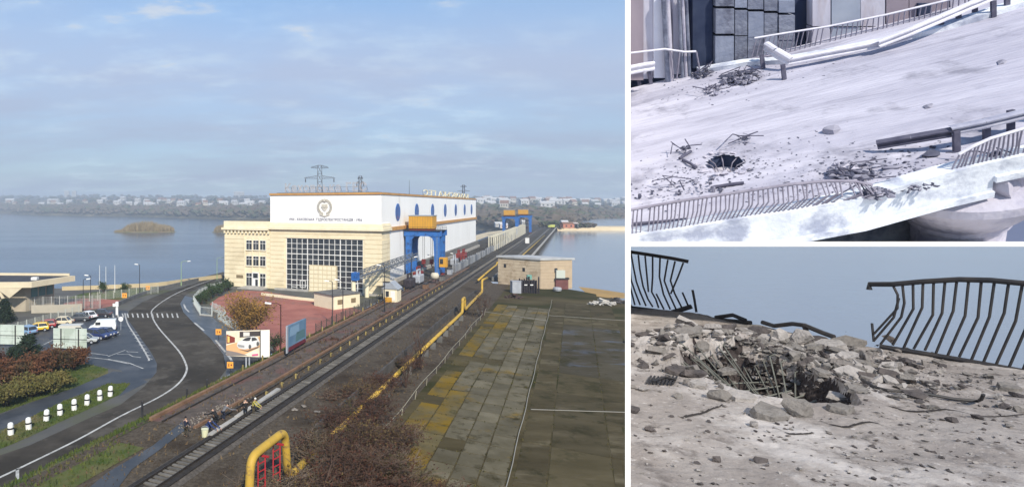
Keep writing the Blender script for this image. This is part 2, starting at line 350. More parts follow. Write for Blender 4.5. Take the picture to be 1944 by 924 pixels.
def su(px, v=0.0):
    """u on the side plane v for a photo column"""
    k = (px - CX) / FPX; return (k * (OY - UX * v) - OX - UY * v) / (UX - k * UY)
VM, VW, LEN = -36.2, -52.8, 176.0
hall = thing('power_station', 'long cream and white power station hall with big gridded window', 'building', P(0, -26, YARD))
h = lambda mb, n, m, par=hall, **k: mb.build(n, m, par, **k)
h(ubox(MB(), .5, LEN, VM, 0, YARD - .4, 17.2), 'base_wall', wall_white)
mb = MB()
ubox(mb, 0, .49, VM, -30.6, YARD, 13.0); ubox(mb, 0, .49, -5.6, 0, YARD, 13.0); ubox(mb, 0, .49, VM, 0, 13.0, 15.6)
ubox(mb, .49, 8.0, .002, .10, YARD - .3, 15.6)
h(mb, 'front_wall', cream)
h(ubox(MB(), 0, LEN, VM, 0, 17.2, 26.2), 'upper_wall', wall_white)
h(ubox(MB(), -.35, LEN + .2, VM - .2, .25, 26.2, 26.75), 'roof_edge', ochre)
h(ubox(MB(), 1.5, LEN - 1.5, VM + 1.5, -1.5, 26.75, 26.95), 'roof', conc_dark)
mb = MB(); ubox(mb, -.9, 8.2, VM - .3, .85, 15.6, 16.3); ubox(mb, -.6, 8.0, VM - .2, .6, 16.3, 17.2); ubox(mb, -.3, 8.0, VM - .1, .3, 17.2, 17.7)
h(mb, 'cornice', cream_l)
h(ubox(MB(), 8.2, LEN, 0, .55, 15.4, 16.5), 'side_cornice', ochre)
# rusticated courses with open joints
nz = 12; dzc = (13.0 - YARD) / nz
for k in range(nz):
    z0 = YARD + k * dzc
    for (a, b) in ((VM + .1, -31.2), (-5.0, .14)):
        h(ubox(MB(), -.13, 0, a, b, z0 + .09, z0 + dzc - .04), 'stone_course', cream)
    h(ubox(MB(), -.12, 7.9, .101, .24, z0 + .09, z0 + dzc - .04), 'stone_course', cream)
for k in range(2): h(ubox(MB(), -.13, 0, VM + .1, .14, 13.05 + k * 1.28, 14.2 + k * 1.28), 'stone_course', cream)
# the big gridded window
V0, V1, ZB, ZT = -30.6, -5.6, YARD + .1, 12.95; NC, NR = 14, 10
h(ubox(MB(), .42, .48, V0, V1, ZB, ZT), 'window_back', mat('hall_dark', A(.02, .02, .022), rough=.6))
dvw = (V1 - V0) / NC; dzw = (ZT - ZB) / NR
DV0, DV1, DZ = fv(588), fv(640), 5.05
panes = MB().box((0, 0, 0), (.03, dvw - .12, dzw - .12), (U3, V3, Z3))
pane_me = None
for i in range(NC):
    for j in range(NR):
        v = V0 + (i + .5) * dvw; z = ZB + (j + .5) * dzw
        if DV0 < v < DV1 and z < DZ - .6: continue
        if pane_me is None:
            o = panes.build('pane', glass_dk, None); pane_me = o.data; o.parent = hall
        else:
            o = bpy.data.objects.new('pane', pane_me); C.objects.link(o); o.parent = hall
        o.location = P(.30 + random.uniform(-.012, .012), v, z) - hall.location
        o.rotation_euler = (random.uniform(-.012, .012), 0, random.uniform(-.015, .015))
for i in range(NC + 1):
    v = V0 + i * dvw; wd = .26 if i in (0, NC, 4, 10) else .13
    z0 = DZ if DV0 < v < DV1 else ZB
    h(ubox(MB(), .12, .36, v - wd / 2, v + wd / 2, z0, ZT), 'mullion', white)
for j in range(NR + 1):
    z = ZB + j * dzw; wd = .22 if j in (0, NR, 7) else .12
    for a, b in (((V0, DV0), (DV1, V1)) if z < DZ else ((V0, V1),)):
        h(ubox(MB(), .10, .34, a, b, z - wd / 2, z + wd / 2), 'transom', white)
for v in (V0 + dvw * 1.0, V0 + dvw * 2.6, V1 - dvw * 1.9):
    mb = MB()
    for (a, b, c, d) in ((v, v + 1.9, YARD + 1.0, YARD + 1.15), (v, v + 1.9, YARD + 3.0, YARD + 3.15), (v, v + .16, YARD + 1.15, YARD + 3.0), (v + 1.74, v + 1.9, YARD + 1.15, YARD + 3.0)): ubox(mb, .02, .09, a, b, c, d)
    h(mb, 'casement_frame', white)
# gate with raised panels
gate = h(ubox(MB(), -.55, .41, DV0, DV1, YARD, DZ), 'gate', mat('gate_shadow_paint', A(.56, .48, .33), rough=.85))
for i in range(6):
    for j in range(6):
        a = DV0 + .15 + i * (DV1 - DV0 - .3) / 6; c = YARD + .15 + j * (DZ - YARD - .3) / 6
        ubox(MB(), -.64, -.551, a + .12, a + (DV1 - DV0 - .3) / 6 - .12, c + .12, c + (DZ - YARD - .3) / 6 - .12).build('gate_panel', cream_l, gate, origin=hall.location)
h(ubox(MB(), -1.4, -.01, -34, DV0, YARD, YARD + .5), 'plinth', conc); h(ubox(MB(), -1.4, -.01, DV1, -1, YARD, YARD + .5), 'plinth', conc)
# wing with three storeys
h(ubox(MB(), .01, 40, VW, VM - .01, YARD - .4, 15.4), 'wing_wall', cream)
wc = h(ubox(MB(), -.9, 40.5, VW - .9, VM - .25, 15.2, 15.9), 'wing_cornice', cream_l)
h(ubox(MB(), -.3, 40, VW - .3, VM - .05, 15.9, 18.0), 'parapet', cream_l)
h(ubox(MB(), .6, 39, VW + .6, VM - .6, 18.0, 18.15), 'wing_roof', conc_dark)
for i in range(13):
    v = VW - .2 + i * (VM - VW - .3) / 12.2
    ubox(MB(), -.55, 0, v, v + .6, 14.1, 15.2).build('dentil', cream_l, wc, origin=hall.location)
cols = [(fv(a), fv(b)) for a, b in ((468, 478), (481, 491), (494, 504))]
wl, wr = cols[0][0] - .5, cols[2][1] + .5
nzw = 12; dzw2 = (13.6 - YARD) / nzw
for k in range(nzw):
    z0 = YARD + k * dzw2
    for a, b in ((VW - .13, wl - .1), (wr + .1, VM - .02)): h(ubox(MB(), -.12, .005, a, b, z0 + .09, z0 + dzw2 - .04), 'stone_course', cream)
for r, (zb, zt) in enumerate(((9.0, 11.9), (4.0, 6.9), (-2.4, 1.5))):
    for c, (a, b) in enumerate(cols):
        if r == 2 and c == 1: continue
        wn_ = h(ubox(MB(), -.06, .009, a - .12, b + .12, zb - .12, zt + .12), 'window', white)
        q = MB()
        for x0, x1 in ((a, (a + b) / 2 - .06), ((a + b) / 2 + .06, b)):
            ubox(MB(), -.075, -.061, x0, x1, zb, zb + (zt - zb) * .68).build('pane', glass_dk, wn_, origin=hall.location)
            ubox(MB(), -.075, -.061, x0, x1, zb + (zt - zb) * .73, zt).build('pane', glass_dk, wn_, origin=hall.location)
        ubox(MB(), -.3, -.061, a - .2, b + .2, zb - .3, zb - .125).build('sill', cream_l, wn_, origin=hall.location)
a, b = cols[1]
dr = h(ubox(MB(), -.35, .009, a - .2, b + .2, YARD, 1.9), 'door', white)
ubox(MB(), -.37, -.351, a + .1, b - .1, YARD + 3.1, 1.6).build('transom_light', glass_dk, dr, origin=hall.location)
ubox(MB(), -.37, -.351, a + .9, b - .1, YARD + .5, YARD + 2.7).build('door_glass', glass_dk, dr, origin=hall.location)
for v in (wl, cols[0][1] + .28, cols[1][1] + .28, wr): h(ubox(MB(), -.22, .005, v - .16, v + .16, 1.8 if wl < v < wr else YARD, 12.6), 'pilaster', cream_l)
h(ubox(MB(), -.16, -.121, fv(449), fv(462), .3 - .5, .3 + .5), 'name_plate', mat('bronze_plate', A(.22, .17, .10), rough=.4))
h(ubox(MB(), -4.2, -.4, a - 3.4, b + 3.6, YARD, YARD + .28), 'entrance_step', conc); h(ubox(MB(), -2.6, -.4, a - 2.2, b + 2.4, YARD + .28, YARD + .62), 'entrance_step', conc)
# round blue windows high on the side
for i, px in enumerate((755, 791, 821, 845, 865, 882, 895)):
    u = su(px); mb = MB(); n = 28
    ring = [P(u + 2.75 * math.cos(2 * math.pi * k / n), .03, 20.9 + 2.75 * math.sin(2 * math.pi * k / n)) for k in range(n)]
    wd = h(MB().prism(ring, V3 * .10), 'round_window', blue)
    r2 = [P(u + 2.3 * math.cos(2 * math.pi * k / n), .131, 20.9 + 2.3 * math.sin(2 * math.pi * k / n)) for k in range(n)]
    MB().prism(r2, V3 * .02).build('pane', blue_win, wd, origin=hall.location)
# side walkway wall and service boxes along the foot of the side wall
h(ubox(MB(), 40, LEN, .01, 1.4, -.3, 3.2), 'side_plinth', conc_dark)
h(ubox(MB(), 8, LEN, 1.41, 2.2, -.3, 1.1), 'cable_trough', conc)
# lettering
def text_mb(s, size, depth=.1, outline=0.0, spacing=1.0):
    cu = bpy.data.curves.new('lettering', 'FONT'); cu.body = s; cu.size = size; cu.space_character = spacing; cu.resolution_u = 3
    if outline: cu.fill_mode = 'NONE'; cu.bevel_depth = outline; cu.bevel_resolution = 1
    else: cu.extrude = depth
    o = bpy.data.objects.new('lettering', cu); C.objects.link(o)
    dg = bpy.context.evaluated_depsgraph_get(); me = bpy.data.meshes.new_from_object(o.evaluated_get(dg))
    mb = MB(); mb.add([v.co.copy() for v in me.vertices], [tuple(p.vertices) for p in me.polygons])
    bpy.data.objects.remove(o); bpy.data.curves.remove(cu); bpy.data.meshes.remove(me)
    return mb
def fit_text(mb, origin, xdir, ydir, width, height=None):
    x0 = min(p.x for p in mb.v); x1 = max(p.x for p in mb.v); y0 = min(p.y for p in mb.v); y1 = max(p.y for p in mb.v)
    kx = width / (x1 - x0); ky = kx if height is None else height / (y1 - y0); nrm = xdir.cross(ydir)
    return mb.xf(lambda p: origin + xdir * ((p.x - x0) * kx) + ydir * ((p.y - y0) * ky) + nrm * p.z)
def letters(s, origin, xdir, ydir, width, height, m, parent, **k):
    """each letter a part of its own"""
    full = text_mb(s, 3, **k); X0 = min(p.x for p in full.v); X1 = max(p.x for p in full.v); Y0 = min(p.y for p in full.v); Y1 = max(p.y for p in full.v)
    kx = width / (X1 - X0); ky = height / (Y1 - Y0); nrm = xdir.cross(ydir)
    for i, ch in enumerate(s):
        if ch == ' ': continue
        one = text_mb(ch, 3, **k); end = max(p.x for p in text_mb(s[:i + 1], 3, **k).v); off = end - max(p.x for p in one.v)
        one.xf(lambda p: origin + xdir * ((p.x + off - X0) * kx) + ydir * ((p.y - Y0) * ky) + nrm * p.z).build('letter', m, parent)
navy = mat('navy_letters', A(.03, .04, .12), rough=.6)
neon = mat('sign_letters', A(.50, .46, .44), A(.42, .36, .34), .5, 2, 3)
a, b = fv(549, -.1), fv(687, -.1)
h(fit_text(text_mb('1950 - КАХОВСЬКА  ГІДРОЕЛЕКТРОСТАНЦІЯ - 1956', 1, .05, spacing=1.05), P(-.03, a, 18.25), V3, Z3, b - a, .95), 'lettering', navy, kind='stuff')
# carved coat of arms: ring of sheaves, star, shield
emb = mat('emblem_relief', A(.60, .57, .50), A(.52, .49, .43), .8, 2, 4)
ec = P(-.02, fv(616.5), 22.55); e = MB(); n = 40
for k in range(n):
    t0, t1 = 2 * math.pi * k / n, 2 * math.pi * (k + .62) / n
    if abs(t0 - 1.5 * math.pi) < .22: continue
    pts = [ec + V3 * (r * math.cos(t)) + Z3 * (r * math.sin(t)) for r, t in ((1.75, t0), (2.45, t0 + .05), (2.45, t1 + .05), (1.75, t1))]
    e.prism(pts, U3 * -.28)
star = [ec + Z3 * 1.95 + V3 * (r * math.sin(2 * math.pi * k / 10)) + Z3 * (r * math.cos(2 * math.pi * k / 10)) for k, r in ((k, .62 if k % 2 == 0 else .26) for k in range(10))]
e.prism(star, U3 * -.4)
sh = [ec + V3 * x + Z3 * z for x, z in ((-.9, .9), (.9, .9), (1.0, 0), (.6, -.8), (0, -1.3), (-.6, -.8), (-1.0, 0))]
e.prism(sh, U3 * -.18)
for k in range(9):
    t = math.pi * (1.1 + .1 * k); e.beam(ec + U3 * -.22 + Z3 * -.3, ec + U3 * -.22 + Z3 * -.3 + V3 * (1.2 * math.cos(t)) - Z3 * (1.2 * math.sin(t) * .8), .1, .1)
e.beam(ec + U3 * -.1 - Z3 * 2.2 - V3 * 1.6, ec + U3 * -.1 - Z3 * 2.75 + V3 * 0, .3, .35); e.beam(ec + U3 * -.1 - Z3 * 2.2 + V3 * 1.6, ec + U3 * -.1 - Z3 * 2.75, .3, .35)
h(e, 'emblem', emb)
sg = thing('roof_sign', 'outline letters spelling a name along the front roof edge', 'sign', P(1.5, fv(616), 26.95))
a, b = fv(541, 1.5), fv(696, 1.5)
letters('Каховська ГЕС', P(1.5, a, 27.15), V3, Z3, b - a, 2.75, neon, sg, outline=.055, spacing=1.12)
mb = MB()
for k in range(14):
    v = a + (b - a) * k / 13; mb.beam(P(1.75, v, 26.9), P(1.75, v, 28.8), .06, .06); mb.beam(P(1.8, v, 28.5), P(3.0, v, 26.9), .05, .05)
mb.beam(P(1.8, a, 27.3), P(1.8, b, 27.3), .06, .06); mb.beam(P(1.8, a, 28.6), P(1.8, b, 28.6), .06, .06)
mb.build('sign_frame', dkmetal, sg)
sg = thing('roof_sign', 'pale yellow letters on the roof seen from behind, along the side', 'sign', P(60, -3, 26.95))
u0, u1 = su(804, -3), su(889, -3)
letters('КАХОВСЬКА ГЕС', P(u1, -3, 27.0), -U3, Z3, u1 - u0, 2.3, mat('sign_yellow', A(.80, .70, .42), A(.85, .80, .6), .6, 2, 3), sg, depth=.12, spacing=1.1)
mb = MB()
for k in range(20):
    u = u0 + (u1 - u0) * k / 19; mb.beam(P(u, -3.3, 26.9), P(u, -3.3, 29.0), .07, .07)
mb.build('sign_frame', dkmetal, sg)
tag(MB().tube([P(su(777, -4), -4, 26.9), P(su(777, -4), -4, 32.2)], [.09, .04]).build('roof_mast', dkmetal, origin=P(su(777, -4), -4, 26.9)), 'thin bare mast rising from the roof of the hall', 'mast')
# transmission towers
def lattice(mb, p0, p1, w0, w1, n, r=.09, ax=V3, ay=U3):
    p0 = Vector(p0); p1 = Vector(p1)
    cor = lambda t, i, j: p0.lerp(p1, t) + ax * (i * (w0 + (w1 - w0) * t) / 2) + ay * (j * (w0 + (w1 - w0) * t) / 2)
    ij = [(-1, -1), (1, -1), (1, 1), (-1, 1)]
    for i, j in ij: mb.beam(cor(0, i, j), cor(1, i, j), r * 1.6, r * 1.6)
    for k in range(n):
        t0, t1 = k / n, (k + 1) / n
        for q in range(4):
            a, b = ij[q], ij[(q + 1) % 4]
            mb.beam(cor(t0, *a), cor(t1, *b), r, r); mb.beam(cor(t0, *b), cor(t1, *a), r, r); mb.beam(cor(t1, *a), cor(t1, *b), r, r)
steel = mat('tower_steel', A(.075, .085, .11), A(.11, .12, .15), .6, 1, 3)
def pylon(px, ytop, Y, zb, label, arms, w0=4.0, w1=1.7):
    X = (px - CX) / FPX * Y; k = Y / FPX; zt = EYE + (CY - ytop) * k
    t = thing('transmission_tower', label, 'pylon', (X, Y, zb))
    mb = MB(); lattice(mb, (X, Y, zb), (X, Y, zt), w0, w1, 12, .13, Vector((1, 0, 0)), Vector((0, 1, 0))); mb.build('mast', steel, t)
    for y, half, drop in arms:
        z = EYE + (CY - y) * k; hw = half * k; mb = MB()
        for s in (-1, 1):
            for j in (-.8, .8):
                mb.beam((X + s * .8, Y + j, z), (X + s * hw, Y, z + .2), .13, .13); mb.beam((X + s * .8, Y + j, z + 1.3), (X + s * hw, Y, z + .3), .13, .13)
            for q in range(1, 6):
                x = X + s * hw * q / 6; mb.beam((x, Y, z + .1), (x + s * hw / 12, Y, z + 1.0), .1, .1); mb.beam((x, Y, z + .1), (x - s * hw / 12, Y, z + 1.0), .1, .1)
            if drop: mb.tube([(X + s * hw * .93, Y, z), (X + s * hw * .93, Y, z - 1.6)], .28, 6)
        mb.build('crossarm', steel, t)
    return t
pylon(607, 314, 262, YARD, 'lattice transmission tower with two crossarms behind the white front wall', [(319.5, 17, 0), (339, 29, 1)])
pylon(684, 334, 330, -6, 'slim dark transmission tower standing behind the last roof letters', [(340, 5, 0), (348, 7, 1)], 3.4, 1.5)
pylon(880, 351, 520, -8, 'distant grey transmission tower above the far end of the roof', [(355, 6, 0), (363.5, 12, 0)], 3.6, 1.6)
# ------------------------------------------------------------------ railway and what stands along it
rail_m = mat('rail_steel', A(.035, .028, .024), A(.06, .05, .042), .45, 2, 4, metal=.4)
ballast = mat('ballast', A(.05, .043, .037), A(.11, .097, .085), .95, 3.0, 8, 1.0, 7)
sleeper_m = mat('sleeper', A(.10, .092, .08), A(.16, .15, .135), .9, 1.2, 5, rnd=.3)
trk = thing('railway_track', 'single railway track running along the embankment to the dam', 'railway', P(-60, 19.4, 0))
mb = MB(); strip(mb, [(17.4, .03), (17.9, .22), (20.9, .22), (21.4, .03)], -190, 560, 6); mb.build('ballast_bed', ballast, trk)
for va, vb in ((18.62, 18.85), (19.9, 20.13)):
    mb = MB(); strip(mb, [(va, .232), (vb, .232)], -190, 560); mb.build('dark_band', mat('dark_band', A(.018, .015, .013), A(.035, .03, .026), .85, 1.5, 6), trk)  # flat dark strip along the inner side of each rail
for v in (18.55, 20.2):
    mb = MB(); ubox(mb, -190, 560, v - .035, v + .035, .36, .50); ubox(mb, -190, 560, v - .075, v + .075, .33, .36); mb.build('rail', rail_m, trk)
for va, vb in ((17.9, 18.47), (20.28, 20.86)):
    mb = MB(); ubox(mb, -190, 560, va, vb, .15, .33 + (va > 19) * .004); mb.build('side_band', mat('dark_band', None), trk)  # raised dark strip along the outer side of each rail
sl = ubox(MB(), -.14, .14, 18.64, 20.11, .18, .33); so = sl.build('sleeper', sleeper_m, None, origin=P(0, 19.4, 0)); so.parent = trk
for k in range(260):
    u = -124 + k * .62
    o = so if k == 0 else bpy.data.objects.new('sleeper', so.data)
    if k: C.objects.link(o); o.parent = trk
    o.location = P(u, 19.4, 0) - trk.location
mb = MB()
for k in range(300): ubox(mb, 37.5 + k * 1.2, 37.9 + k * 1.2, 18.0, 20.75, .18, .33)
mb.build('far_sleepers', sleeper_m, trk, kind='stuff')
# crane runway: two old rails with yellow markers and a rusty edge beam
rust = mat('rusty_edge', A(.15, .085, .05), A(.22, .13, .08), .9, .8, 6, .4, 4)
run = thing('crane_runway', 'pair of old crane rails with a rusty kerb along the slope', 'crane rail', P(-40, 11, 0))
for v in (10.9, 16.0): ubox(MB(), -112, 250, v - .06, v + .06, .0, .22).build('runway_rail', rail_m, run)
ubox(MB(), -112, -2, 9.2, 9.6, -.2, .35).build('kerb_beam', rust, run)
ubox(MB(), -112, 60, 14.9, 15.2, -.05, .25).build('kerb_beam', rust, run)
mb = MB(); strip(mb, [(9.6, .012), (14.9, .012)], -112, 60); mb.build('oily_bed', mat('oily_bed', A(.06, .048, .04), A(.115, .09, .075), .95, .8, 7, .8, 5, c3=A(.12, .06, .05), s3=.2), run)
ypale = mat('worn_yellow', A(.36, .28, .09), A(.26, .20, .08), .8, 1.5, 5, rnd=.3)
pk = thing('yellow_marker', '', 'marker', (0, 0, 0), math.atan2(-UX, UY), 'yellow markers along the crane rail', local=True)
MB().prism([(-.09, -.09, 0), (.09, -.09, 0), (.09, .09, 0), (-.09, .09, 0)], (0, 0, .62)).build('post', ypale, pk)
MB().box((0, .2, .42), (.18, .4, .1)).build('bracket', ypale, pk)
first = True
for k in range(26):
    u = -100 + k * 4.1
    o = pk if first else copy_tree(pk)
    first = False; o.location = P(u, 16.9, 0); o['label'] = 'short yellow marker post beside the crane rail, in the row along the track'
pk2 = thing('yellow_marker', '', 'marker', (0, 0, 0), math.atan2(-UX, UY), 'yellow markers along the rusty kerb', local=True)
MB().prism([(-.1, -.1, 0), (.1, -.1, 0), (.07, .07, 0), (-.1, .1, 0)], (0, 0, 1.05)).build('post', ypale, pk2)
first = True
for k in range(18):
    o = pk2 if first else copy_tree(pk2)
    first = False; o.location = P(-92 + k * 5.6, 8.9, -.1); o['label'] = 'thin yellow stake by the rusty kerb, in the row on the grassy slope'

# ------------------------------------------------------------------ gantry crane
def gantry(u, v0, v1, zt, label, with_cab=True, su_=8.0, m=blue):
    t = thing('gantry_crane', label, 'crane', P(u, (v0 + v1) / 2, 0))
    for du in (0, su_):
        for v, s in ((v0, 1), (v1, -1)):
            mb = MB()
            # box leg tapering outward to the top, with a curved haunch to the beam
            w0, w1 = .65, 1.0
            q = [P(u + du, v - w0, .9), P(u + du, v + w0, .9), P(u + du, v + w1 + .2 * s, zt - 1.2), P(u + du, v - w1 + .2 * s, zt - 1.2)]
            mb.prism([p - U3 * .6 for p in q], U3 * 1.2)
            arc = [P(u + du - .55, v + s * (w1 + .15), zt - 1.2)] + [P(u + du - .55, v + s * (w1 + .1 + 2.0 * (1 - math.cos(a))), zt - 3.2 + 2.0 * math.sin(a)) for a in [math.pi / 2 * i / 6 for i in range(7)]]
            mb.prism(arc, U3 * 1.1)
            mb.build('leg', m, t)
            mb = MB(); ubox(mb, u + du - 1.3, u + du + 1.3, v - .45, v + .45, .25, .9); mb.build('bogie', mat('crane_red', A(.20, .025, .02), A(.14, .02, .02), .6, 1, 3), t)
        mb = MB(); ubox(mb, u + du - .75, u + du + .75, v0 - 1.3, v1 + 1.3, zt - 1.2, zt + .5); mb.build('main_beam', m, t)
    for v in (v0, v1):
        mb = MB(); ubox(mb, u + .6, u + su_ - .6, v - .35, v + .35, zt - 1.1, zt - .1); ubox(mb, u + .6, u + su_ - .6, v - .3, v + .3, 1.2, 2.2); mb.build('end_beam', m, t)
    mb = MB(); ubox(mb, u - 1.2, u + su_ + 1.2, v0 - 1.2, v1 + 1.2, zt + .5, zt + .66); mb.build('deck', dkmetal, t)
    mb = MB()
    for k in range(9):
        v = v0 - 1.1 + (v1 - v0 + 2.2) * k / 8; mb.beam(P(u - 1.15, v, zt + .66), P(u - 1.15, v, zt + 1.75), .07, .07); mb.beam(P(u + su_ + 1.15, v, zt + .66), P(u + su_ + 1.15, v, zt + 1.75), .07, .07)
    for z in (1.2, 1.75):
        for uu in (u - 1.15, u + su_ + 1.15): mb.beam(P(uu, v0 - 1.1, zt + z), P(uu, v1 + 1.1, zt + z), .07, .07)
        for vv in (v0 - 1.1, v1 + 1.1): mb.beam(P(u - 1.15, vv, zt + z), P(u + su_ + 1.15, vv, zt + z), .07, .07)
    mb.build('railing', dkmetal, t)
    hs = MB(); a, b = v0 + .2, v0 + 7.8; ubox(hs, u - .6, u + 6.2, a, b, zt + 1.1, zt + 5.2); house = hs.build('machine_house', mat('crane_yellow', A(.60, .31, .03), A(.50, .26, .035), .55, .4, 5), t, bevel=.08)
    hs = MB(); ubox(hs, u - .75, u + 6.35, a - .15, b + .15, zt + 5.2, zt + 5.45); hs.build('house_roof', mat('house_roof', A(.30, .32, .35), rough=.6), house, origin=t.location)
    hs = MB()
    for k in range(9): ubox(hs, u - .64, u - .601, a + .45 + k * .82, a + .53 + k * .82, zt + 1.2, zt + 5.1)
    hs.build('seams', mat('seam_ochre', A(.34, .20, .04), rough=.7), house, origin=t.location, kind='stuff')
    hs = MB(); ubox(hs, u - .4, u + 6, a + .2, b - .2, zt + .66, zt + 1.1); hs.build('house_base', mat('crane_red', None), t)
    if with_cab:
        cb = MB(); ubox(cb, u - 1.1, u + 1.2, v1 + .75, v1 + 3.1, 3.6, 6.6); cab = cb.build('cab', MATS['crane_yellow'], t, bevel=.06)
        cb = MB(); ubox(cb, u - 1.14, u - 1.101, v1 + 1.0, v1 + 2.0, 4.6, 6.2); cb.build('cab_window', glass_dk, cab, origin=t.location)
        ld = MB()
        for s in (-.25, .25): ld.beam(P(u - .68, v1 + s, 1), P(u - .68, v1 + s, zt), .06, .06)
        for k in range(24): ld.beam(P(u - .68, v1 - .25, 1.2 + k * .55), P(u - .68, v1 + .25, 1.2 + k * .55), .05, .05)
        ld.build('ladder', mat('ladder_pale', A(.25, .35, .5), rough=.5), t)
    for k, vv in enumerate((v0 + 4.0, v0 + 6.6)):
        c = MB(); c.tube([P(u + 3, vv, zt), P(u + 3, vv, 5.5)], .06, 5); c.tube([P(u + 3.3, vv + .5, zt), P(u + 3.3, vv + .5, 5.5)], .06, 5); c.build('hoist_rope', dkmetal, t)
        c = MB(); ubox(c, u + 2.5, u + 3.7, vv - .3, vv + .8, 4.0, 5.5); c.tube([P(u + 3.1, vv + .25, 4.0), P(u + 3.1, vv + .25, 3.3), P(u + 3.1, vv + .7, 3.0), P(u + 3.1, vv + .7, 3.5)], .16, 6); c.build('hook_block', MATS['crane_red'], t)
    return t
gantry(24, 1.6, 11.0, 14.4, 'big blue gantry crane with orange machine house beside the hall')
gantry(300, 1.6, 11.0, 14.4, 'first far blue gantry crane standing across the dam', False)
gantry(352, 7.5, 17.0, 14.4, 'second far blue gantry crane, behind the other on the dam', False)

# ------------------------------------------------------------------ lattice gallery, terrace, hut and yard furniture by the corner of the hall
gal = thing('pipe_gallery', 'grey lattice gallery climbing past the corner of the hall', 'gallery', P(-20, 2, YARD))
g0 = P(-13.6, -2.4, 3.2); g1 = P(17, 5.6, 6.4)
d = (g1 - g0).normalized(); sd = Vector((-d.y, d.x, 0)).normalized(); upv = sd.cross(d) * -1
if upv.z < 0: upv = -upv
mb = MB()
for s in (-.8, .8):
    for z in (0, 1.9): mb.beam(g0 + sd * s + upv * z, g1 + sd * s + upv * z, .18, .18)
n = 13; ln = (g1 - g0).length
for k in range(n):
    a = g0 + d * (ln * k / n); b = g0 + d * (ln * (k + 1) / n)
    for s in (-.8, .8):
        mb.beam(a + sd * s, b + sd * s + upv * 1.9, .11, .11); mb.beam(a + sd * s + upv * 1.9, b + sd * s, .11, .11); mb.beam(b + sd * s, b + sd * s + upv * 1.9, .11, .11)
    mb.beam(a - sd * .8, a + sd * .8, .1, .1); mb.beam(a - sd * .8 + upv * 1.9, a + sd * .8 + upv * 1.9, .1, .1)
mb.build('truss', mat('gallery_steel', A(.085, .10, .13), A(.13, .15, .18), .6, 1, 3), gal)
mb = MB(); mb.tube([g0 + upv * .5, g1 + upv * .5], .3, 8); mb.build('pipe', mat('lagged_pipe', A(.17, .19, .22), rough=.6), gal)
mb = MB(); mb.box(g0 - d * .9 + upv * 1.0, (1.7, 1.5, 2.0), (sd, d, Z3)); mb.build('end_box', blue, gal)
for px, y0, y1, r in ((671, 561, 536, .62), (696.5, 550, 527, .62)):
    b_ = G(px, y0 + 14, YARD); MB().lathe((b_.x, b_.y, YARD), [(r, 0), (r, 1), (r * .98, 5.6 if px < 680 else 6.2), (r * 1.05, 5.65 if px < 680 else 6.25)], 14).build('column', cream_l, gal, smooth=False)
ter = thing('terrace_block', 'low cream block with a flat top in front of the gallery', 'building', G(662, 590, YARD))
c = G(634, 588, YARD); e_ = G(683, 581, YARD)
dx = (e_ - c).normalized(); dy = Vector((-dx.y, dx.x, 0))
mb = MB(); mb.box((c + e_) / 2 + dy * 4 + Z3 * 1.7, ((e_ - c).length, 8, 3.4), (dx, dy, Z3)); mb.build('wall', cream_l, ter)
mb = MB(); mb.box((c + e_) / 2 + dy * 4 + Z3 * 3.5, ((e_ - c).length + .5, 8.5, .22), (dx, dy, Z3)); mb.build('roof', conc_dark, ter)
for k in (.22, .74):
    mb = MB(); mb.box(c.lerp(e_, k) - dy * .08 + Z3 * 1.8, (1.5, .14, 1.1), (dx, dy, Z3)); mb.build('vent', mat('bronze_plate', None), ter)
hut = thing('guard_hut', 'small cream hut with a grey pitched roof beside the tracks', 'hut', G(741, 574, 0))
hc = G(741, 573, 0); hd = U3; hs_ = V3
mb = MB(); mb.box(hc + hd * 1.8 + Z3 * 1.55, (3.3, 3.6, 3.1), (hs_, hd, Z3)); mb.build('wall', cream_l, hut)
mb = MB(); r0 = hc + Z3 * 3.1
pr = [r0 - hs_ * 2.0 - hd * .2, r0 + hs_ * 2.0 - hd * .2, r0 + Z3 * 1.7 - hd * .2]; mb.prism(pr, hd * 4.0); mb.build('roof', mat('grey_roof', A(.34, .37, .41), A(.27, .29, .33), .6, 1, 4), hut)
mb = MB(); mb.box(hc + Z3 * 1.9 - hd * .03 - hs_ * .75, (.8, .05, 1.3), (hs_, hd, Z3)); mb.build('window', glass_dk, hut)
mb = MB(); mb.box(hc + Z3 * 1.5 - hd * .03 + hs_ * .6, (1.1, .05, 2.2), (hs_, hd, Z3)); mb.build('door', white, hut)
mb = MB(); mb.box(hc + Z3 * .55 - hd * .35 - hs_ * .5, (1.8, .6, 1.1), (hs_, hd, Z3)); mb.build('porch_box', MATS['crane_yellow'], hut)

# dark mesh fence between the plaza and the tracks, with posts
fmesh = mat('fence_dark', A(.035, .035, .033), A(.06, .058, .05), .7, 1.5, 4)
fn = thing('mesh_fence', 'dark mesh fence with leaning posts along the plaza edge', 'fence', P(-40, 6.6, -1))
for k in range(26):
    u = -62 + k * 2.6; z = -1.25
    mb = MB(); mb.tube([P(u, 6.7, z - .2), P(u + random.uniform(-.05, .05), 6.7, z + 2.3)], .075, 5); mb.build('post', fmesh, fn)
    mb = MB()
    for q in range(7): mb.beam(P(u, 6.7, z + .1 + q * .33), P(u + 2.6, 6.7, z + .1 + q * .33), .035, .035)
    for q in range(9): mb.beam(P(u + q * .3, 6.7, z + .1), P(u + q * .3, 6.7, z + 2.1), .03, .03)
    mb.build('mesh_panel', fmesh, fn)
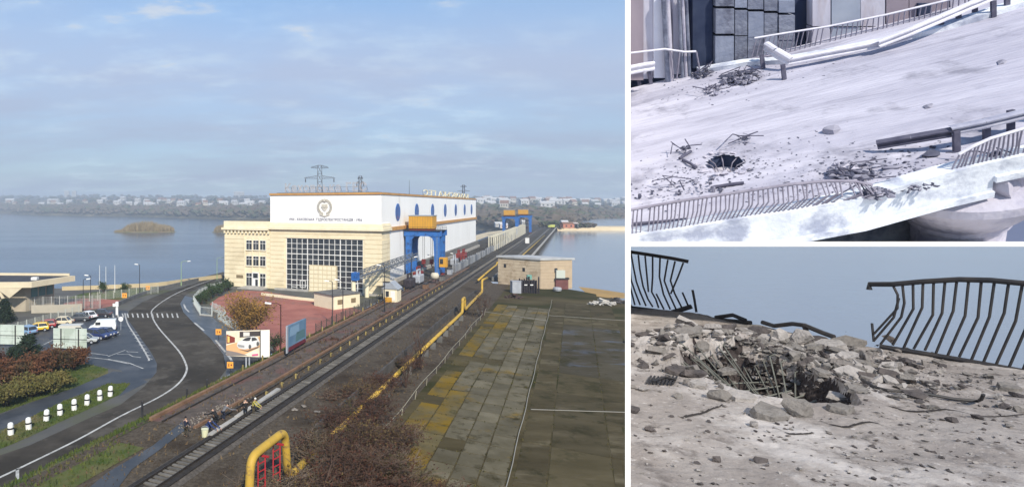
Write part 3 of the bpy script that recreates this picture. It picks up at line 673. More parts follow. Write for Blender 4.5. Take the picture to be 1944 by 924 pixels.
# dark stub posts on the grass left of the track
for i, (px, py) in enumerate(((270, 786), (355, 760), (393, 742), (446, 752), (440, 733), (488, 722), (572, 692), (590, 676))):
    b_ = G(px, py, -1.6); o = MB().lathe(b_, [(.13, -.5), (.13, 1.5), (.05, 1.6)], 7).build('stub_post', dkmetal, origin=b_)
    tag(o, f'{ORD[i]} dark stub post on the grass slope, counted from the road end', 'post', 'dark stub posts on the grass slope')

# ------------------------------------------------------------------ street lamps and poles
def lamp(px, py_foot, py_top, z, label, arm=1.6, m=dkmetal, head=white, adir=-1, double=False, r=.11):
    b_ = G(px, py_foot, z); k = b_.y / FPX; H = (py_foot - py_top) * k
    t = thing('street_lamp', label, 'street lamp', b_)
    MB().tube([b_, b_ + Z3 * .9, b_ + Z3 * .95, b_ + Z3 * H], [r * 1.6, r * 1.6, r, r * .7], 8).build('pole', m, t)
    for s in ((-1, 1) if double else (adir,)):
        a0 = b_ + Z3 * (H - .1); a1 = b_ + Z3 * (H + .25) + Vector((s * arm, -.2, 0))
        MB().tube([a0, a0 + Vector((s * arm * .35, 0, .3)), a1], .06, 5).build('arm', m, t)
        MB().box(a1 + Vector((s * .35, 0, 0)), (1.0, .42, .24), (Vector((1, 0, .12 * s)).normalized(), Vector((0, 1, 0)), Vector((-.12 * s, 0, 1)).normalized())).build('lamp_head', head, t, bevel=.05)
lgreen = mat('green_pole', A(.30, .42, .22), A(.24, .34, .18), .6, 1, 3)
lamp(265, 562, 503, YARD, 'black street lamp by the river lawn beside the small orange sign', .5, double=False)
lamp(158, 592, 531, YARD, 'black street lamp nearest the low pavilion, left of a pair', 1.0, adir=1)
lamp(172, 584, 524, YARD, 'black street lamp behind the parked cars, right of a pair', .6)
lamp(344, 542, 497, YARD, 'pale green street lamp leaning over the bend by the river', 2.2, lgreen, adir=1)
lamp(412, 530, 490, YARD, 'pale green street lamp close to the left corner of the hall', 2.2, lgreen, adir=1)
lamp(533, 690, 578, -1.5, 'tall dark red street lamp with white head over the red plaza', 1.6, mat('maroon_pole', A(.06, .02, .02), rough=.5))
lamp(631, 615, 535, YARD, 'dark street lamp in front of the panelled gate', .9)
lamp(651, 625, 533, YARD, 'tall dark street lamp left of the cream terrace block', .9)
lamp(730, 592, 505, 0, 'dark street lamp beside the small hut by the tracks', .9, adir=-1)
lamp(781, 548, 489, 0, 'dark street lamp in front of the left leg of the blue crane', .8, adir=1)
lamp(820, 520, 485, 0, 'short lamp standing between the legs of the blue crane', .7)
lamp(863, 512, 482, 0, 'short lamp beside the red machinery at the side wall', .7)
for i, (px, a, b) in enumerate(((189, 556, 503), (201, 556, 506), (218, 555, 503))):
    b_ = G(px, a, YARD); o = MB().tube([b_, b_ + Z3 * ((a - b) * b_.y / FPX)], [.09, .05], 6).build('flag_pole', white, origin=b_)
    tag(o, f'{("leftmost", "middle", "rightmost")[i]} of three bare white flag poles on the river side', 'flag pole', 'three white flag poles')
# ------------------------------------------------------------------ yellow pipe line and the right hand side
pv = 29.6
gp = thing('gas_pipe', 'long yellow pipe on low supports following the railway', 'pipe', P(-80, pv, -.5))
pr_ = .29
def bendpath(pts, r=.8, n=5):
    out = [Vector(pts[0])]
    for i in range(1, len(pts) - 1):
        a, b, c = Vector(pts[i - 1]), Vector(pts[i]), Vector(pts[i + 1]); p = b + (a - b).normalized() * r; q = b + (c - b).normalized() * r
        for k in range(n + 1):
            t = k / n; out.append(p * (1 - t) ** 2 + b * 2 * t * (1 - t) + q * t * t)
    return out + [Vector(pts[-1])]
MB().tube(bendpath([P(-190, pv, .8), P(-132, pv, .8), P(-126.0, pv, .8), P(-125.6, pv, 4.9), P(-120.2, pv, 4.9), P(-119.6, pv, .9), P(-112, pv, .9)], .9), .33, 12).build('expansion_loop', yellow, gp, smooth=True)
MB().tube(bendpath([P(-112, pv, .9), P(-39, pv, .95), P(-38.6, pv, 3.6), P(-36.2, pv, 3.6), P(-35.8, pv, 1.0), P(-8, pv - .4, 1.0), P(-7.2, pv - .5, 3.9), P(-3.5, pv + .3, 4.1)], .6), pr_, 10).build('pipe_run', yellow, gp, smooth=True)
for k in range(14):
    u = -108 + k * 5.2; mb = MB(); ubox(mb, u - .15, u + .15, pv - .45, pv + .45, -.6, .55); mb.build('support', conc_dark, gp)
redp = mat('red_paint', A(.42, .03, .04), A(.32, .02, .03), .5, 1, 3)
for i, u in enumerate((-124.0, -121.6)):
    t = thing('pipe_trestle', ('red lattice trestle under the near end of the yellow loop', 'red lattice trestle under the far end of the yellow loop')[i], 'trestle', P(u, pv, -.5))
    for s in (-.3, .3):
        MB().beam(P(u, pv + s, -.55), P(u, pv + s, 4.45), .09, .09).build('leg', redp, t)
    for q in range(7): MB().beam(P(u, pv - .3, .1 + q * .6), P(u, pv + .3, .5 + q * .6), .08, .08).build('brace', redp, t)
    MB().beam(P(u, pv - .6, 4.42), P(u, pv + .6, 4.42), .2, .1).build('cap', redp, t)
pp = thing('gas_pipe', 'thin yellow pipe climbing over the dam beyond the brick pump house', 'pipe', P(60, 24, 0))
MB().tube(bendpath([P(14, 25.0, 1.2), P(40, 24.6, 1.2), P(62, 24.5, 1.2), P(64, 24.5, 2.0), P(66, 30.5, 2.0), P(300, 30.5, 1.2)], .8), .30, 8).build('pipe_run', yellow, pp, smooth=True)
# dark retaining wall of upright slabs between ballast and pipe
rw = thing('retaining_wall', 'dark low retaining wall of upright concrete slabs beside the railway', 'wall', P(-60, 27.4, -.5))
slab_me = None
for k in range(58):
    u = -108 + k * 1.72
    if slab_me is None:
        o = ubox(MB(), -.82, .82, -.12, .12, -.7, 1.25).build('wall_slab', mat('wall_slab', A(.050, .046, .044), A(.085, .078, .072), .9, .7, 5, .4, 4), None, origin=P(0, 0, 0)); slab_me = o.data
    else: o = bpy.data.objects.new('wall_slab', slab_me); C.objects.link(o)
    o.parent = rw; o.location = P(u, 27.4 + random.uniform(-.05, .05), random.uniform(-.08, .05)) - rw.location; o.rotation_euler = (0, random.uniform(-.02, .02), random.uniform(-.03, .03))
# thin pale rail fence along the top of the apron
pf = thing('pipe_rail', 'thin pale pipe rail leaning along the top of the slab apron', 'rail', P(-80, 33, -.5))
MB().tube([P(u, 33.1 + .12 * math.sin(u * .3), .35 + .06 * math.sin(u * .21)) for u in range(-118, -26, 3)], .04, 5).build('rail', mat('pale_rail', A(.28, .26, .20), rough=.8), pf)
for u in range(-116, -28, 6): MB().tube([P(u, 33.1, -.6), P(u + random.uniform(-.3, .3), 33.2, .4)], .05, 5).build('post', MATS['pale_rail'], pf)
# concrete slabs laid on the apron, each its own piece
MOSS = A(.155, .10, .014)
slab_mats = [mat('slab_worn', A(.088, .077, .049), A(.138, .122, .085), .95, .35, 7, .5, 4, c3=MOSS, s3=.11, pos3=(.55, .66), spec=.08, rnd=.17, c4=A(.045, .038, .018), s4=.45, pos4=(.54, .66))]
slab_mats.append(mat('slab_mossy', A(.085, .069, .032), A(.12, .098, .05), .95, .35, 7, .5, 4, c3=MOSS, s3=.16, pos3=(.44, .58), spec=.08, rnd=.18, c4=A(.05, .045, .018), s4=.5, pos4=(.54, .66)))
def apz(u, v): return APZ(v)
for c in range(5):
    v0 = 34.0 + c * 2.28
    for r_ in range(33):
        u0 = -117 + r_ * 3.05 + (c % 2) * .3
        if random.random() < .05: continue
        t = random.random()
        mossy = c == 0 or (c == 1 and (u0 < -88 or -55 < u0 < -30)); mi = 1 if mossy else 0
        tilt = random.uniform(-.03, .03); mb = MB(); jo = [random.uniform(0, .09) for _ in range(4)]
        a = [P(u0 + .03 + jo[0], v0 + .03 + jo[1], apz(0, v0) + .05 + tilt), P(u0 + .03 + jo[2], v0 + 2.25 - jo[3], apz(0, v0 + 2.22) + .05 - tilt), P(u0 + 3.0 - jo[1], v0 + 2.25 - jo[0], apz(0, v0 + 2.22) + .05 + tilt), P(u0 + 3.0 - jo[3], v0 + .03 + jo[2], apz(0, v0) + .05)]
        mb.prism([p - Z3 * .14 for p in a], Z3 * .14); mb.build('slab', slab_mats[mi], apron)
BST = dict(stretch=(.5, 1.6, 1), rot=.42, spec=.08, rnd=.16, c4=A(.036, .032, .014), s4=.3, pos4=(.52, .64))
big_mats = [mat('bigslab_a', A(.050, .040, .020), A(.084, .069, .039), .95, .25, 8, .5, 2.5, c3=A(.13, .11, .07), s3=.14, pos3=(.56, .68), **BST), mat('bigslab_b', A(.055, .045, .023), A(.088, .073, .042), .95, .25, 8, .5, 2.5, c3=A(.12, .10, .065), s3=.18, pos3=(.56, .68), **BST),
            mat('bigslab_c', A(.047, .040, .025), A(.076, .066, .046), .95, .25, 8, .4, 2.5, c3=A(.075, .082, .10), s3=.25, pos3=(.55, .62), **BST)]
for r_ in range(12):
    u0 = -118 + r_ * 9.5
    for c, (va, vb) in enumerate(((46.0, 48.6), (48.75, 54.0), (54.1, 58.8))):
        e1 = 55.0 + (u0 + 108) * .073
        vb2 = min(vb, e1 - .1)
        if vb2 <= va + .5: continue
        mb = MB(); tilt = random.uniform(-.02, .02)
        a = [P(u0, va, apz(0, va) + .03), P(u0, vb2, apz(0, vb2) + .03 + tilt), P(u0 + 9.4, vb2, apz(0, vb2) + .03), P(u0 + 9.4, va, apz(0, va) + .03 - tilt)]
        mb.prism([p - Z3 * .12 for p in a], Z3 * .12); mb.build('slab', big_mats[2 if c > 0 and -75 < u0 < -35 else (r_ * 2 + c) % 2], apron)
# white cable in its duct and joints across
MB().tube([P(u, 45.55 + .06 * math.sin(u * .4), APZ(45.5) + .10) for u in range(-125, 0, 4)], .045, 5).build('cable_duct', mat('pale_duct', A(.26, .25, .22), rough=.9), apron)
for pa, pb in (((1008, 779), (1190, 782)), ((905, 595), (1040, 612)), ((1042, 600), (1190, 607))):
    a, b = G(*pa, -1.1), G(*pb, -1.3); a.z = APZ(uv(a)[1]) + .08; b.z = APZ(uv(b)[1]) + .08
    MB().beam(a, b, .13, .05).build('joint_strip', mat('joint_pale', A(.26, .25, .22), rough=.9), apron)
# pump house of pale bricks in courses
ph_o = G(946, 541, -.55); ph = thing('pump_house', 'pale brick pump house with flat grey roof beside the reservoir', 'building', G(985, 545, -.6))
pa = G(946, 538, -.55); pb = G(1026, 548, -.8); ex = (pb - pa); ex.z = 0; WX = ex.length; ex.normalize(); ey = Vector((-ex.y, ex.x, 0))
brick = mat('pale_brick', A(.50, .40, .28), A(.58, .48, .35), .9, .7, 5, .2, 6, c3=A(.40, .31, .21), s3=.5)
pb_side = Vector(((1069 - CX) / FPX, 1, 0)); 
sdir = (ey * .80 + ex * .62).normalized(); SL = 9.5
zb0, zt0 = -.9, 7.4
poly = [pa, pb, pb + sdir * SL, pa + sdir * SL * 1.0]
MB().prism([Vector((p.x, p.y, zb0)) for p in poly], Z3 * (zt0 - zb0)).build('wall', brick, ph)
nrm1 = Vector((ex.y, -ex.x, 0)); nrm2 = Vector((sdir.y, -sdir.x, 0))
for k in range(9):
    z = zb0 + .2 + k * .9
    MB().box((pa + pb) / 2 + nrm1 * .045 + Z3 * (z + .40 - (pa.z + pb.z) / 2), (WX + .1, .09, .82), (ex, nrm1, Z3)).build('brick_course', brick, ph)
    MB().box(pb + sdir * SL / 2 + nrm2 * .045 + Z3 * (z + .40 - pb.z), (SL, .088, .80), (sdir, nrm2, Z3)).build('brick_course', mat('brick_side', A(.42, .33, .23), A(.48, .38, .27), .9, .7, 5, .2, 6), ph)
ov = .45
rp = [pa - ex * ov + nrm1 * ov, pb + ex * ov * .5 + nrm1 * ov, pb + sdir * (SL + ov) + ex * ov * .9, pa + sdir * (SL + ov) - ex * ov]
MB().prism([Vector((p.x, p.y, zt0)) for p in rp], Z3 * .55).build('roof', mat('pump_roof', A(.46, .47, .48), A(.36, .37, .38), .8, .4, 5), ph)
for f_, z in ((.17, 5.0), (.62, 4.3)):
    c = pa.lerp(pb, f_) + nrm1 * .10; c.z = z; MB().box(c, (.75, .08, 1.1), (ex, nrm1, Z3)).build('vent', glass_dk, ph)
c = pb + sdir * 4.6 + nrm2 * .10; c.z = 4.4; MB().box(c, (.9, .08, 1.3), (sdir, nrm2, Z3)).build('vent', glass_dk, ph)
# tanks, sheds and scrap round the pump house
tk = thing('transformer', 'dark cooled transformer with upright tubes in front of the pump house', 'transformer', G(1005, 556, -.8)); tc_ = G(1004, 557, -.9)
gray_metal = mat('grey_metal', A(.30, .32, .36), A(.38, .40, .44), .6, .8, 4)
MB().box(tc_ + Vector((0, 1.2, 1.7)), (4.4, 2.2, 3.4)).build('tank', dkmetal, tk)
for k in range(9):
    x = -2.6 + k * .65; MB().tube([tc_ + Vector((x, -.2 + random.uniform(-.2, .2), 0)), tc_ + Vector((x, -.2, random.uniform(3.6, 4.7)))], .2, 8).build('cooling_tube', mat('oily_black', A(.025, .02, .024), A(.05, .04, .045), .5, 2, 3), tk)
for x in (-1.0, .6): MB().box(tc_ + Vector((x, -.45, 2.4)), (.8, .1, .25)).build('plate', white, tk)
MB().box(tc_ + Vector((.3, .6, 4.4)), (1.2, .8, 1.2)).build('top_box', mat('teal_box', A(.15, .33, .28), rough=.6), tk)
o = G(983, 558, -.9); t = thing('metal_cabinet', 'tall pale grey metal cabinet left of the dark transformer', 'cabinet', o)
MB().box(o + Vector((-.3, .8, 1.7)), (2.4, 1.8, 3.4)).build('body', gray_metal, t); MB().box(o + Vector((-.3, .8, 3.46)), (2.6, 2.0, .12)).build('lid', gray_metal, t)
for x in (-.9, .3): MB().box(o + Vector((x, -.115, 1.7)), (1.1, .03, 3.0)).build('door', gray_metal, t)
o = G(1066, 549, -.9); t = thing('rusty_shed', 'small maroon shed with a pale hatch right of the pump house', 'shed', o)
maroon = mat('maroon_sheet', A(.12, .045, .045), A(.17, .07, .065), .7, .8, 5)
MB().box(o + Vector((.2, 1.4, 1.4)), (3.6, 2.6, 2.8)).build('wall', maroon, t); MB().prism([o + Vector((-1.8, -.1, 2.8)), o + Vector((2.2, -.1, 2.8)), o + Vector((2.2, -.1, 3.3)), o + Vector((-1.8, -.1, 3.0))], (0, 3.2, 0)).build('roof', dkmetal, t)
MB().box(o + Vector((-.2, .8, 4.3)), (2.5, 1.6, 2.2)).build('hatch', mat('pale_hatch', A(.48, .52, .47), rough=.7), t)
o = G(1058, 553, -.95); tag(MB().lathe(o + Z3 * 0, [(.05, .15), (1.0, .2), (1.15, .7), (1.0, 1.15), (.05, 1.2)], 14).build('steel_tank', gray_metal, origin=o), 'small round grey tank lying in front of the maroon shed', 'tank')
def heap(mb, c, rx, ry, hgt, n, smin, smax):
    for _ in range(n):
        a = random.uniform(0, 6.28); q = math.sqrt(random.random()); x, y = math.cos(a) * q * rx, math.sin(a) * q * ry
        z = hgt * (1 - q) * random.uniform(.2, 1); s = random.uniform(smin, smax)
        ax = Vector((random.uniform(-1, 1), random.uniform(-1, 1), random.uniform(-.5, .5))).normalized(); ay = ax.cross(Vector((.3, .2, 1))).normalized(); az = ax.cross(ay)
        mb.box(Vector(c) + Vector((x, y, z + s * .2)), (s * random.uniform(.8, 2.2), s * random.uniform(.3, .7), s * random.uniform(.15, .5)), (ax, ay, az))
mb = MB(); o = G(973, 567, -.95); heap(mb, o, 2.6, 1.6, 1.6, 70, .3, .8); tag(mb.build('scrap_heap', mat('scrap_brown', A(.05, .032, .028), A(.10, .065, .055), .8, 1, 4), origin=o), 'dark brown scrap heap left of the grey cabinet', 'scrap heap', kind='stuff')
mb = MB(); o = G(1144, 578, -1.4); heap(mb, o, 3.2, 1.6, 1.3, 60, .4, 1.1); tag(mb.build('scrap_heap', mat('scrap_pale', A(.38, .36, .33), A(.52, .50, .47), .8, 1, 4), origin=o), 'pale scrap heap of broken slabs near the water', 'scrap heap', kind='stuff')
mb = MB(); o = G(1168, 574, -1.4); heap(mb, o, 2.8, 1.6, 1.6, 60, .3, .9); tag(mb.build('scrap_heap', mat('scrap_dark', A(.06, .055, .055), A(.11, .10, .10), .8, 1, 4), origin=o), 'dark scrap heap right beside the pale broken slabs', 'scrap heap', kind='stuff')
struct(sheet('sand_patch', [G(x, y, -1.36) for x, y in ((1098, 544), (1140, 549), (1186, 556), (1186, 566), (1150, 565), (1118, 560))], mat('orange_sand', A(.38, .24, .09), A(.30, .20, .08), .95, .3, 6, .4, 2)))
# white sentry box and parapet structures along the dam crest
o = P(su(1001, 24.2), 24.2, 0); t = thing('white_booth', 'small white booth beside the railway on the dam', 'booth', o)
MB().box(o + Z3 * 1.7, (2.2, 2.2, 3.4), (U3, V3, Z3)).build('wall', white, t); MB().box(o + Z3 * 3.5, (2.5, 2.5, .2), (U3, V3, Z3)).build('roof', conc_dark, t)
mb = MB(); ubox(mb, 24, 560, 27.6, 28.2, 0, 1.1); tag(mb.build('parapet_wall', conc_dark, origin=P(200, 28, 0)), 'low dark parapet wall between railway and walkway on the dam', 'wall')
mb = MB(); ubox(mb, 24, 560, 33.0, 33.5, 0, 1.0); tag(mb.build('parapet_wall', conc, origin=P(200, 33.2, 0)), 'pale outer parapet wall at the reservoir edge of the dam', 'wall')
pw = thing('equipment_wall', 'grey wall of service boxes between the hall and the railway', 'wall', P(90, 11, 0))
for k in range(44):
    u = 42 + k * 5.4; hgt = random.uniform(2.0, 2.9)
    mb = MB(); ubox(mb, u, u + 5.2, 12.2, 13.0 + random.uniform(0, .5), 0, hgt); mb.build('wall_bay', mat(('bay_grey', 'bay_grey2', 'bay_dark')[k % 3], (A(.20, .21, .23), A(.26, .27, .28), A(.12, .13, .15))[k % 3], (A(.26, .27, .29), A(.32, .33, .34), A(.17, .18, .2))[k % 3], .8, .5, 5), pw)
    MB().beam(P(u, 12.9, 0), P(u, 12.9, 4.3), .16, .16).build('post', dkmetal, pw)
creamf = mat('cream_posts', A(.55, .52, .42), A(.48, .46, .38), .7, 1, 3)
for k in range(24):
    u = 150 + k * 9.0; t = thing('gate_frame', 'cream gate lifting frame in the row along the dam edge', 'gate frame', P(u, 6, 0), group='gate frames along the dam')
    for v in (10.4, 13.4): MB().beam(P(u, v, 0), P(u, v, 7.0), .5, .5).build('post', creamf, t)
    MB().beam(P(u, 10.1, 7.1), P(u, 13.7, 7.1), .6, .5).build('crossbeam', creamf, t)
# machinery along the side wall
mach = [(86, 5, 'crane_red'), (92, 6, 'crane_red'), (80, 8, 'crane_red'), (60, 8, 'grey_metal'), (46, 6, 'oily_black'), (12, 6, 'crane_red'), (4, 8, 'grey_metal'), (-6, 8, 'oily_black')]
mlab = ['long red machine body by the side wall beyond the crane', 'red steel casing behind the long red machine', 'red winch in front of the red machines', 'grey steel tank between the wall and the service boxes', 'black motor housing behind the crane legs', 'red valve block between the legs of the blue crane', 'grey valve body in front of the crane', 'black pump set near the small hut']
for (u, v, mn), lb in zip(mach, mlab):
    t = thing('machine', lb, 'machine', P(u, v, 0)); m_ = MATS[mn]
    mb = MB(); ubox(mb, u, u + 5.5, v, v + 2.2, .6, 2.9); mb.build('body', m_, t, bevel=.3)
    MB().tube([P(u + 1, v + 1.1, 2.8), P(u + 1, v + 1.1, 4.2), P(u + 4.5, v + 1.1, 4.2), P(u + 4.5, v + 1.1, 2.8)], .3, 8).build('duct', m_, t)
    for q in (.6, 4.6): mb = MB(); ubox(mb, u + q, u + q + .5, v + .1, v + 2.1, -.05, .6); mb.build('foot', dkmetal, t)
t = thing('storage_tank', 'pale round tank on legs beside the right crane leg', 'tank', P(11, 13, 0))
MB().lathe(P(11, 13, 1.2), [(.1, 0), (.9, .1), (1.25, .7), (1.25, 1.3), (.9, 1.9), (.1, 2.0)], 14).build('shell', mat('pale_tank', A(.55, .50, .40), rough=.6), t, smooth=True)
for a in (0, 2.1, 4.2): MB().beam(P(11 + math.cos(a), 13 + math.sin(a), 0), P(11 + .8 * math.cos(a), 13 + .8 * math.sin(a), 1.6), .14, .14).build('leg', dkmetal, t)

wd = MB()
for _ in range(1500):
    c = random.randrange(6); u = random.uniform(-120, -16)
    if random.random() < .6: v = 34.0 + c * 2.28 + random.gauss(0, .05)
    else: v = random.uniform(33.4, 45.4); u = -117 + 3.05 * random.randrange(33) + random.gauss(0, .06)
    if random.random() < .25: v = random.choice((46.0, 48.7, 54.05)) + random.gauss(0, .08)
    p = P(u, v, APZ(v) + .03); hgt = random.uniform(.05, .22); d_ = Vector((random.uniform(-.12, .12), random.uniform(-.12, .12), 0))
    wd.add([p - d_, p + d_, p + Vector((random.uniform(-.1, .1), random.uniform(-.1, .1), hgt))], [(0, 1, 2)])
tag(wd.build('joint_weeds', mat('joint_weeds', A(.05, .052, .016), A(.09, .075, .025), .95, .5, 4)), 'low weeds growing in the joints of the slab apron', 'weeds', kind='stuff')

# dark handrail along the crane track and the deck edge by the hall
hr_ = thing('hand_rail', 'dark handrail with thin posts along the crane track by the hut', 'railing', P(0, 9.9, 0))
for k in range(34):
    u = -34 + k * 2.2; MB().beam(P(u, 9.9, 0), P(u, 9.9, 1.25), .07, .07).build('post', dkmetal, hr_)
for z in (.6, 1.2): MB().beam(P(-34, 9.9, z), P(38.6, 9.9, z), .06, .06).build('rail', dkmetal, hr_)
for i, (u, v, sx, sy, sz, m_, lb) in enumerate(((-16, 5, 2.4, 1.6, 1.9, conc_dark, 'dark switch cabinet on the deck left of the hut'), (-10, 3.6, 1.6, 1.4, 2.3, gray_metal, 'grey switch cabinet behind the dark one near the hut'), (-2, 12.4, 2.6, 1.2, 1.3, rust, 'rusty steel box beside the runway rail near the hut'), (16, 13.2, 2.2, 1.4, 1.6, conc_dark, 'dark steel box right of the pale round tank'), (34, 12.0, 3.0, 1.3, 1.8, gray_metal, 'grey container box just past the right crane leg'))):
    z0 = 0 if v > 4.2 else -.02; t = thing('switch_cabinet', lb, 'cabinet', P(u, v, z0)); mb = MB(); ubox(mb, u, u + sx, v, v + sy, z0, z0 + sz); mb.build('body', m_, t, bevel=.05); mb = MB(); ubox(mb, u - .1, u + sx + .1, v - .1, v + sy + .1, z0 + sz, z0 + sz + .12); mb.build('lid', dkmetal, t)
    for q in (.08, .54): mb = MB(); ubox(mb, u - .04, u - .002, v + sy * q, v + sy * (q + .38), z0 + .2, z0 + sz - .2); mb.build('door', m_, t)
# ------------------------------------------------------------------ far shores, islands, town, air
def interp(tab, x):
    if x <= tab[0][0]: return tab[0][1]
    for (a, b), (c, d) in zip(tab[:-1], tab[1:]):
        if x <= c: return b + (d - b) * (x - a) / (c - a)
    return tab[-1][1]
# bearing (as photo column) -> distance of the shoreline, height of the ridge
SHORE = [(-400, 2900), (-60, 2700), (20, 2450), (60, 2150), (100, 2050), (300, 1750), (430, 1480), (700, 1150), (860, 900), (960, 760), (1010, 700), (1060, 720), (1100, 900), (1130, 1120), (1190, 1180), (1400, 1300), (1900, 1500), (2600, 1800)]
RIDGE = [(-400, 78), (0, 82), (200, 84), (430, 80), (700, 76), (900, 70), (1187, 64), (2600, 60)]
def far_z(px, d):
    s = interp(SHORE, px); t = (d - s) / (4300 - s)
    if t < 0: return -13.5
    rise = min(1, t * 1.15) ** 0.8 * interp(RIDGE, px)
    return -12.5 + min(1, (d - s) / 40) * 9 + rise + 9 * noise.noise(Vector((px * .012, d * .0022, 3.3))) * min(1, t * 4) + 3 * noise.noise(Vector((px * .06, d * .008, 9.1))) * min(1, t * 6)
def far_pt(px, d, dz=0.0): return Vector(((px - CX) / FPX * d, d, far_z(px, d) + dz))
mb = MB(); NX, ND = 150, 40
for i in range(NX + 1):
    px = -420 + 2900 * i / NX
    for j in range(ND + 1):
        s = interp(SHORE, px); d = s - 25 + (4700 - s) * (j / ND) ** 1.7
        mb.v.append(far_pt(px, d))
mb.f = [(i * (ND + 1) + j, (i + 1) * (ND + 1) + j, (i + 1) * (ND + 1) + j + 1, i * (ND + 1) + j + 1) for i in range(NX) for j in range(ND)]
struct(mb.build('far_terrain', mat('far_land', A(.052, .052, .038), A(.095, .083, .06), .95, .004, 6, c3=A(.19, .165, .12), s3=.009, pos3=(.54, .64)), smooth=True))
def blob(mb, c, rx, rz):
    c = Vector(c); vs = []
    for (x, y, z) in ((1, 0, 0), (0, 1, 0), (-1, 0, 0), (0, -1, 0), (.7, .7, .7), (-.7, .7, .7), (-.7, -.7, .7), (.7, -.7, .7), (0, 0, 1.05), (0, 0, -.5)):
        k = random.uniform(.7, 1.25); vs.append(c + Vector((x * rx * k, y * rx * k, z * rz * k)))
    mb.add(vs, [(0, 1, 4), (1, 5, 4), (1, 2, 5), (2, 6, 5), (2, 3, 6), (3, 7, 6), (3, 0, 7), (0, 4, 7), (4, 5, 8), (5, 6, 8), (6, 7, 8), (7, 4, 8), (1, 0, 9), (2, 1, 9), (3, 2, 9), (0, 3, 9)])
bare = mat('bare_wood', A(.082, .065, .052), A(.13, .104, .082), .95, .05, 4, c3=A(.085, .075, .05), s3=.012)
ever = mat('far_green', A(.045, .060, .035), A(.085, .09, .055), .95, .04, 4)
mb1, mb2 = MB(), MB()
for _ in range(5200):
    px = random.uniform(-120, 1330); s = interp(SHORE, px)
    t = random.random()
    d = s + 15 + (random.random() ** 1.3) * (330 if t < .5 else 2900)
    dens = noise.noise(Vector((px * .02, d * .004, 1.7)))
    if d > s + 340 and dens < -.05: continue
    r = random.uniform(5, 9.5) * (1 + d / 5000)
    if px > 1090 and d < s + 300: r *= .7
    blob(mb1 if random.random() < (.8 if d < s + 340 else .45) else mb2, far_pt(px, d, r * .35), r, r * random.uniform(.6, .95))
tag(mb1.build('bare_woodland', bare), 'mass of bare brown woodland along the far shores', 'woodland', kind='stuff')
tag(mb2.build('green_woodland', ever), 'dark green trees scattered through the far town', 'woodland', kind='stuff')
# houses of the far town, each with walls and roof
hw = [mat('house_white', A(.46, .455, .45), rough=.8), mat('house_cream', A(.48, .44, .38), rough=.8), mat('house_grey', A(.50, .50, .50), rough=.8)]
hr = [mat('roof_grey', A(.42, .42, .43), rough=.8), mat('roof_brown', A(.20, .12, .09), rough=.8), mat('roof_pale', A(.48, .48, .49), rough=.7)]
protos = []
def mk_house(i, L_, W_, H_, rh):
    t = thing('far_house', '', 'house', (0, 0, 0), 0, 'far houses', local=True)
    MB().box((0, 0, H_ / 2 - 3), (L_, W_, H_ + 6)).build('wall', hw[i % 3], t)
    MB().prism([(-L_ / 2 - .4, -W_ / 2 - .5, H_), (-L_ / 2 - .4, W_ / 2 + .5, H_), (-L_ / 2 - .4, 0, H_ + rh)], (L_ + .8, 0, 0)).build('roof', hr[i % 3], t)
    for x in (-.3, 0, .3): MB().box((x * L_, -W_ / 2 - .06, H_ * .55), (L_ * .12, .1, H_ * .35)).build('window', glass_dk, t)
    return t
for i, a in enumerate(((15, 9, 6, 3.5), (12, 9, 7, 4.5), (22, 11, 7, 3.5), (10, 8, 5.5, 3.5))): protos.append(mk_house(i, *a))
used = set(); n_h = 0
def put_house(px, py, dmax=4200, dmin=None, big=1.0, label='', group=''):
    """a house on the hillside at the bearing and elevation at which the photo shows it"""
    global n_h
    s = interp(SHORE, px); best = None; d = dmin or s + 150
    while d < dmax:
        z = far_z(px, d); y = CY - (z - EYE) / d * FPX
        if best is None or abs(y - py) < best[0]: best = (abs(y - py), d)
        d += 25
    d = best[1]; p = far_pt(px, d, 4.0); i = random.randrange(4)
    o = protos[i] if i not in used else copy_tree(protos[i])
    used.add(i); o.location = p; o.rotation_euler = (0, 0, random.uniform(-.5, .5)); k = big * (.8 + d / 3200); o.scale = (k, k, k); o['label'] = label; o['group'] = group; n_h += 1
    return o
random.seed(21)
for k in range(54):
    px = random.uniform(905, 1186); py = random.gauss(388, 5.0)
    put_house(px, py, 3600, None, 1.15, 'small pale house in the hillside town beyond the dam', 'houses of the town beyond the dam')
for k in range(44):
    px = random.uniform(15, 510); py = random.choice((random.gauss(390, 3.0), random.uniform(380, 396)))
    put_house(px, py, 4200, None, 1.0, 'small pale house in the town on the far river bank', 'houses on the far river bank')
def block(px, d, L_, H_, label):
    p = far_pt(px, d, 0); t = thing('apartment_block', label, 'building', p)
    MB().box(p + Z3 * (H_ / 2), (L_, 16, H_)).build('wall', hw[0], t)
    for r_ in range(5):
        for c in range(int(L_ / 7)): MB().box(p + Vector((-L_ / 2 + 4 + c * 7, -8.1, 5 + r_ * (H_ - 6) / 5)), (3.2, .2, (H_ - 6) / 9)).build('window', glass_dk, t)
block(127, 3900, 30, 42, 'left of two white apartment blocks on the skyline over the river'); block(141, 3900, 26, 42, 'right of two white apartment blocks on the skyline over the river'); block(454, 3700, 66, 36, 'wide pale apartment block on the skyline left of the hall')
for i in range(4):
    if i not in used: bpy.data.objects.remove(protos[i])
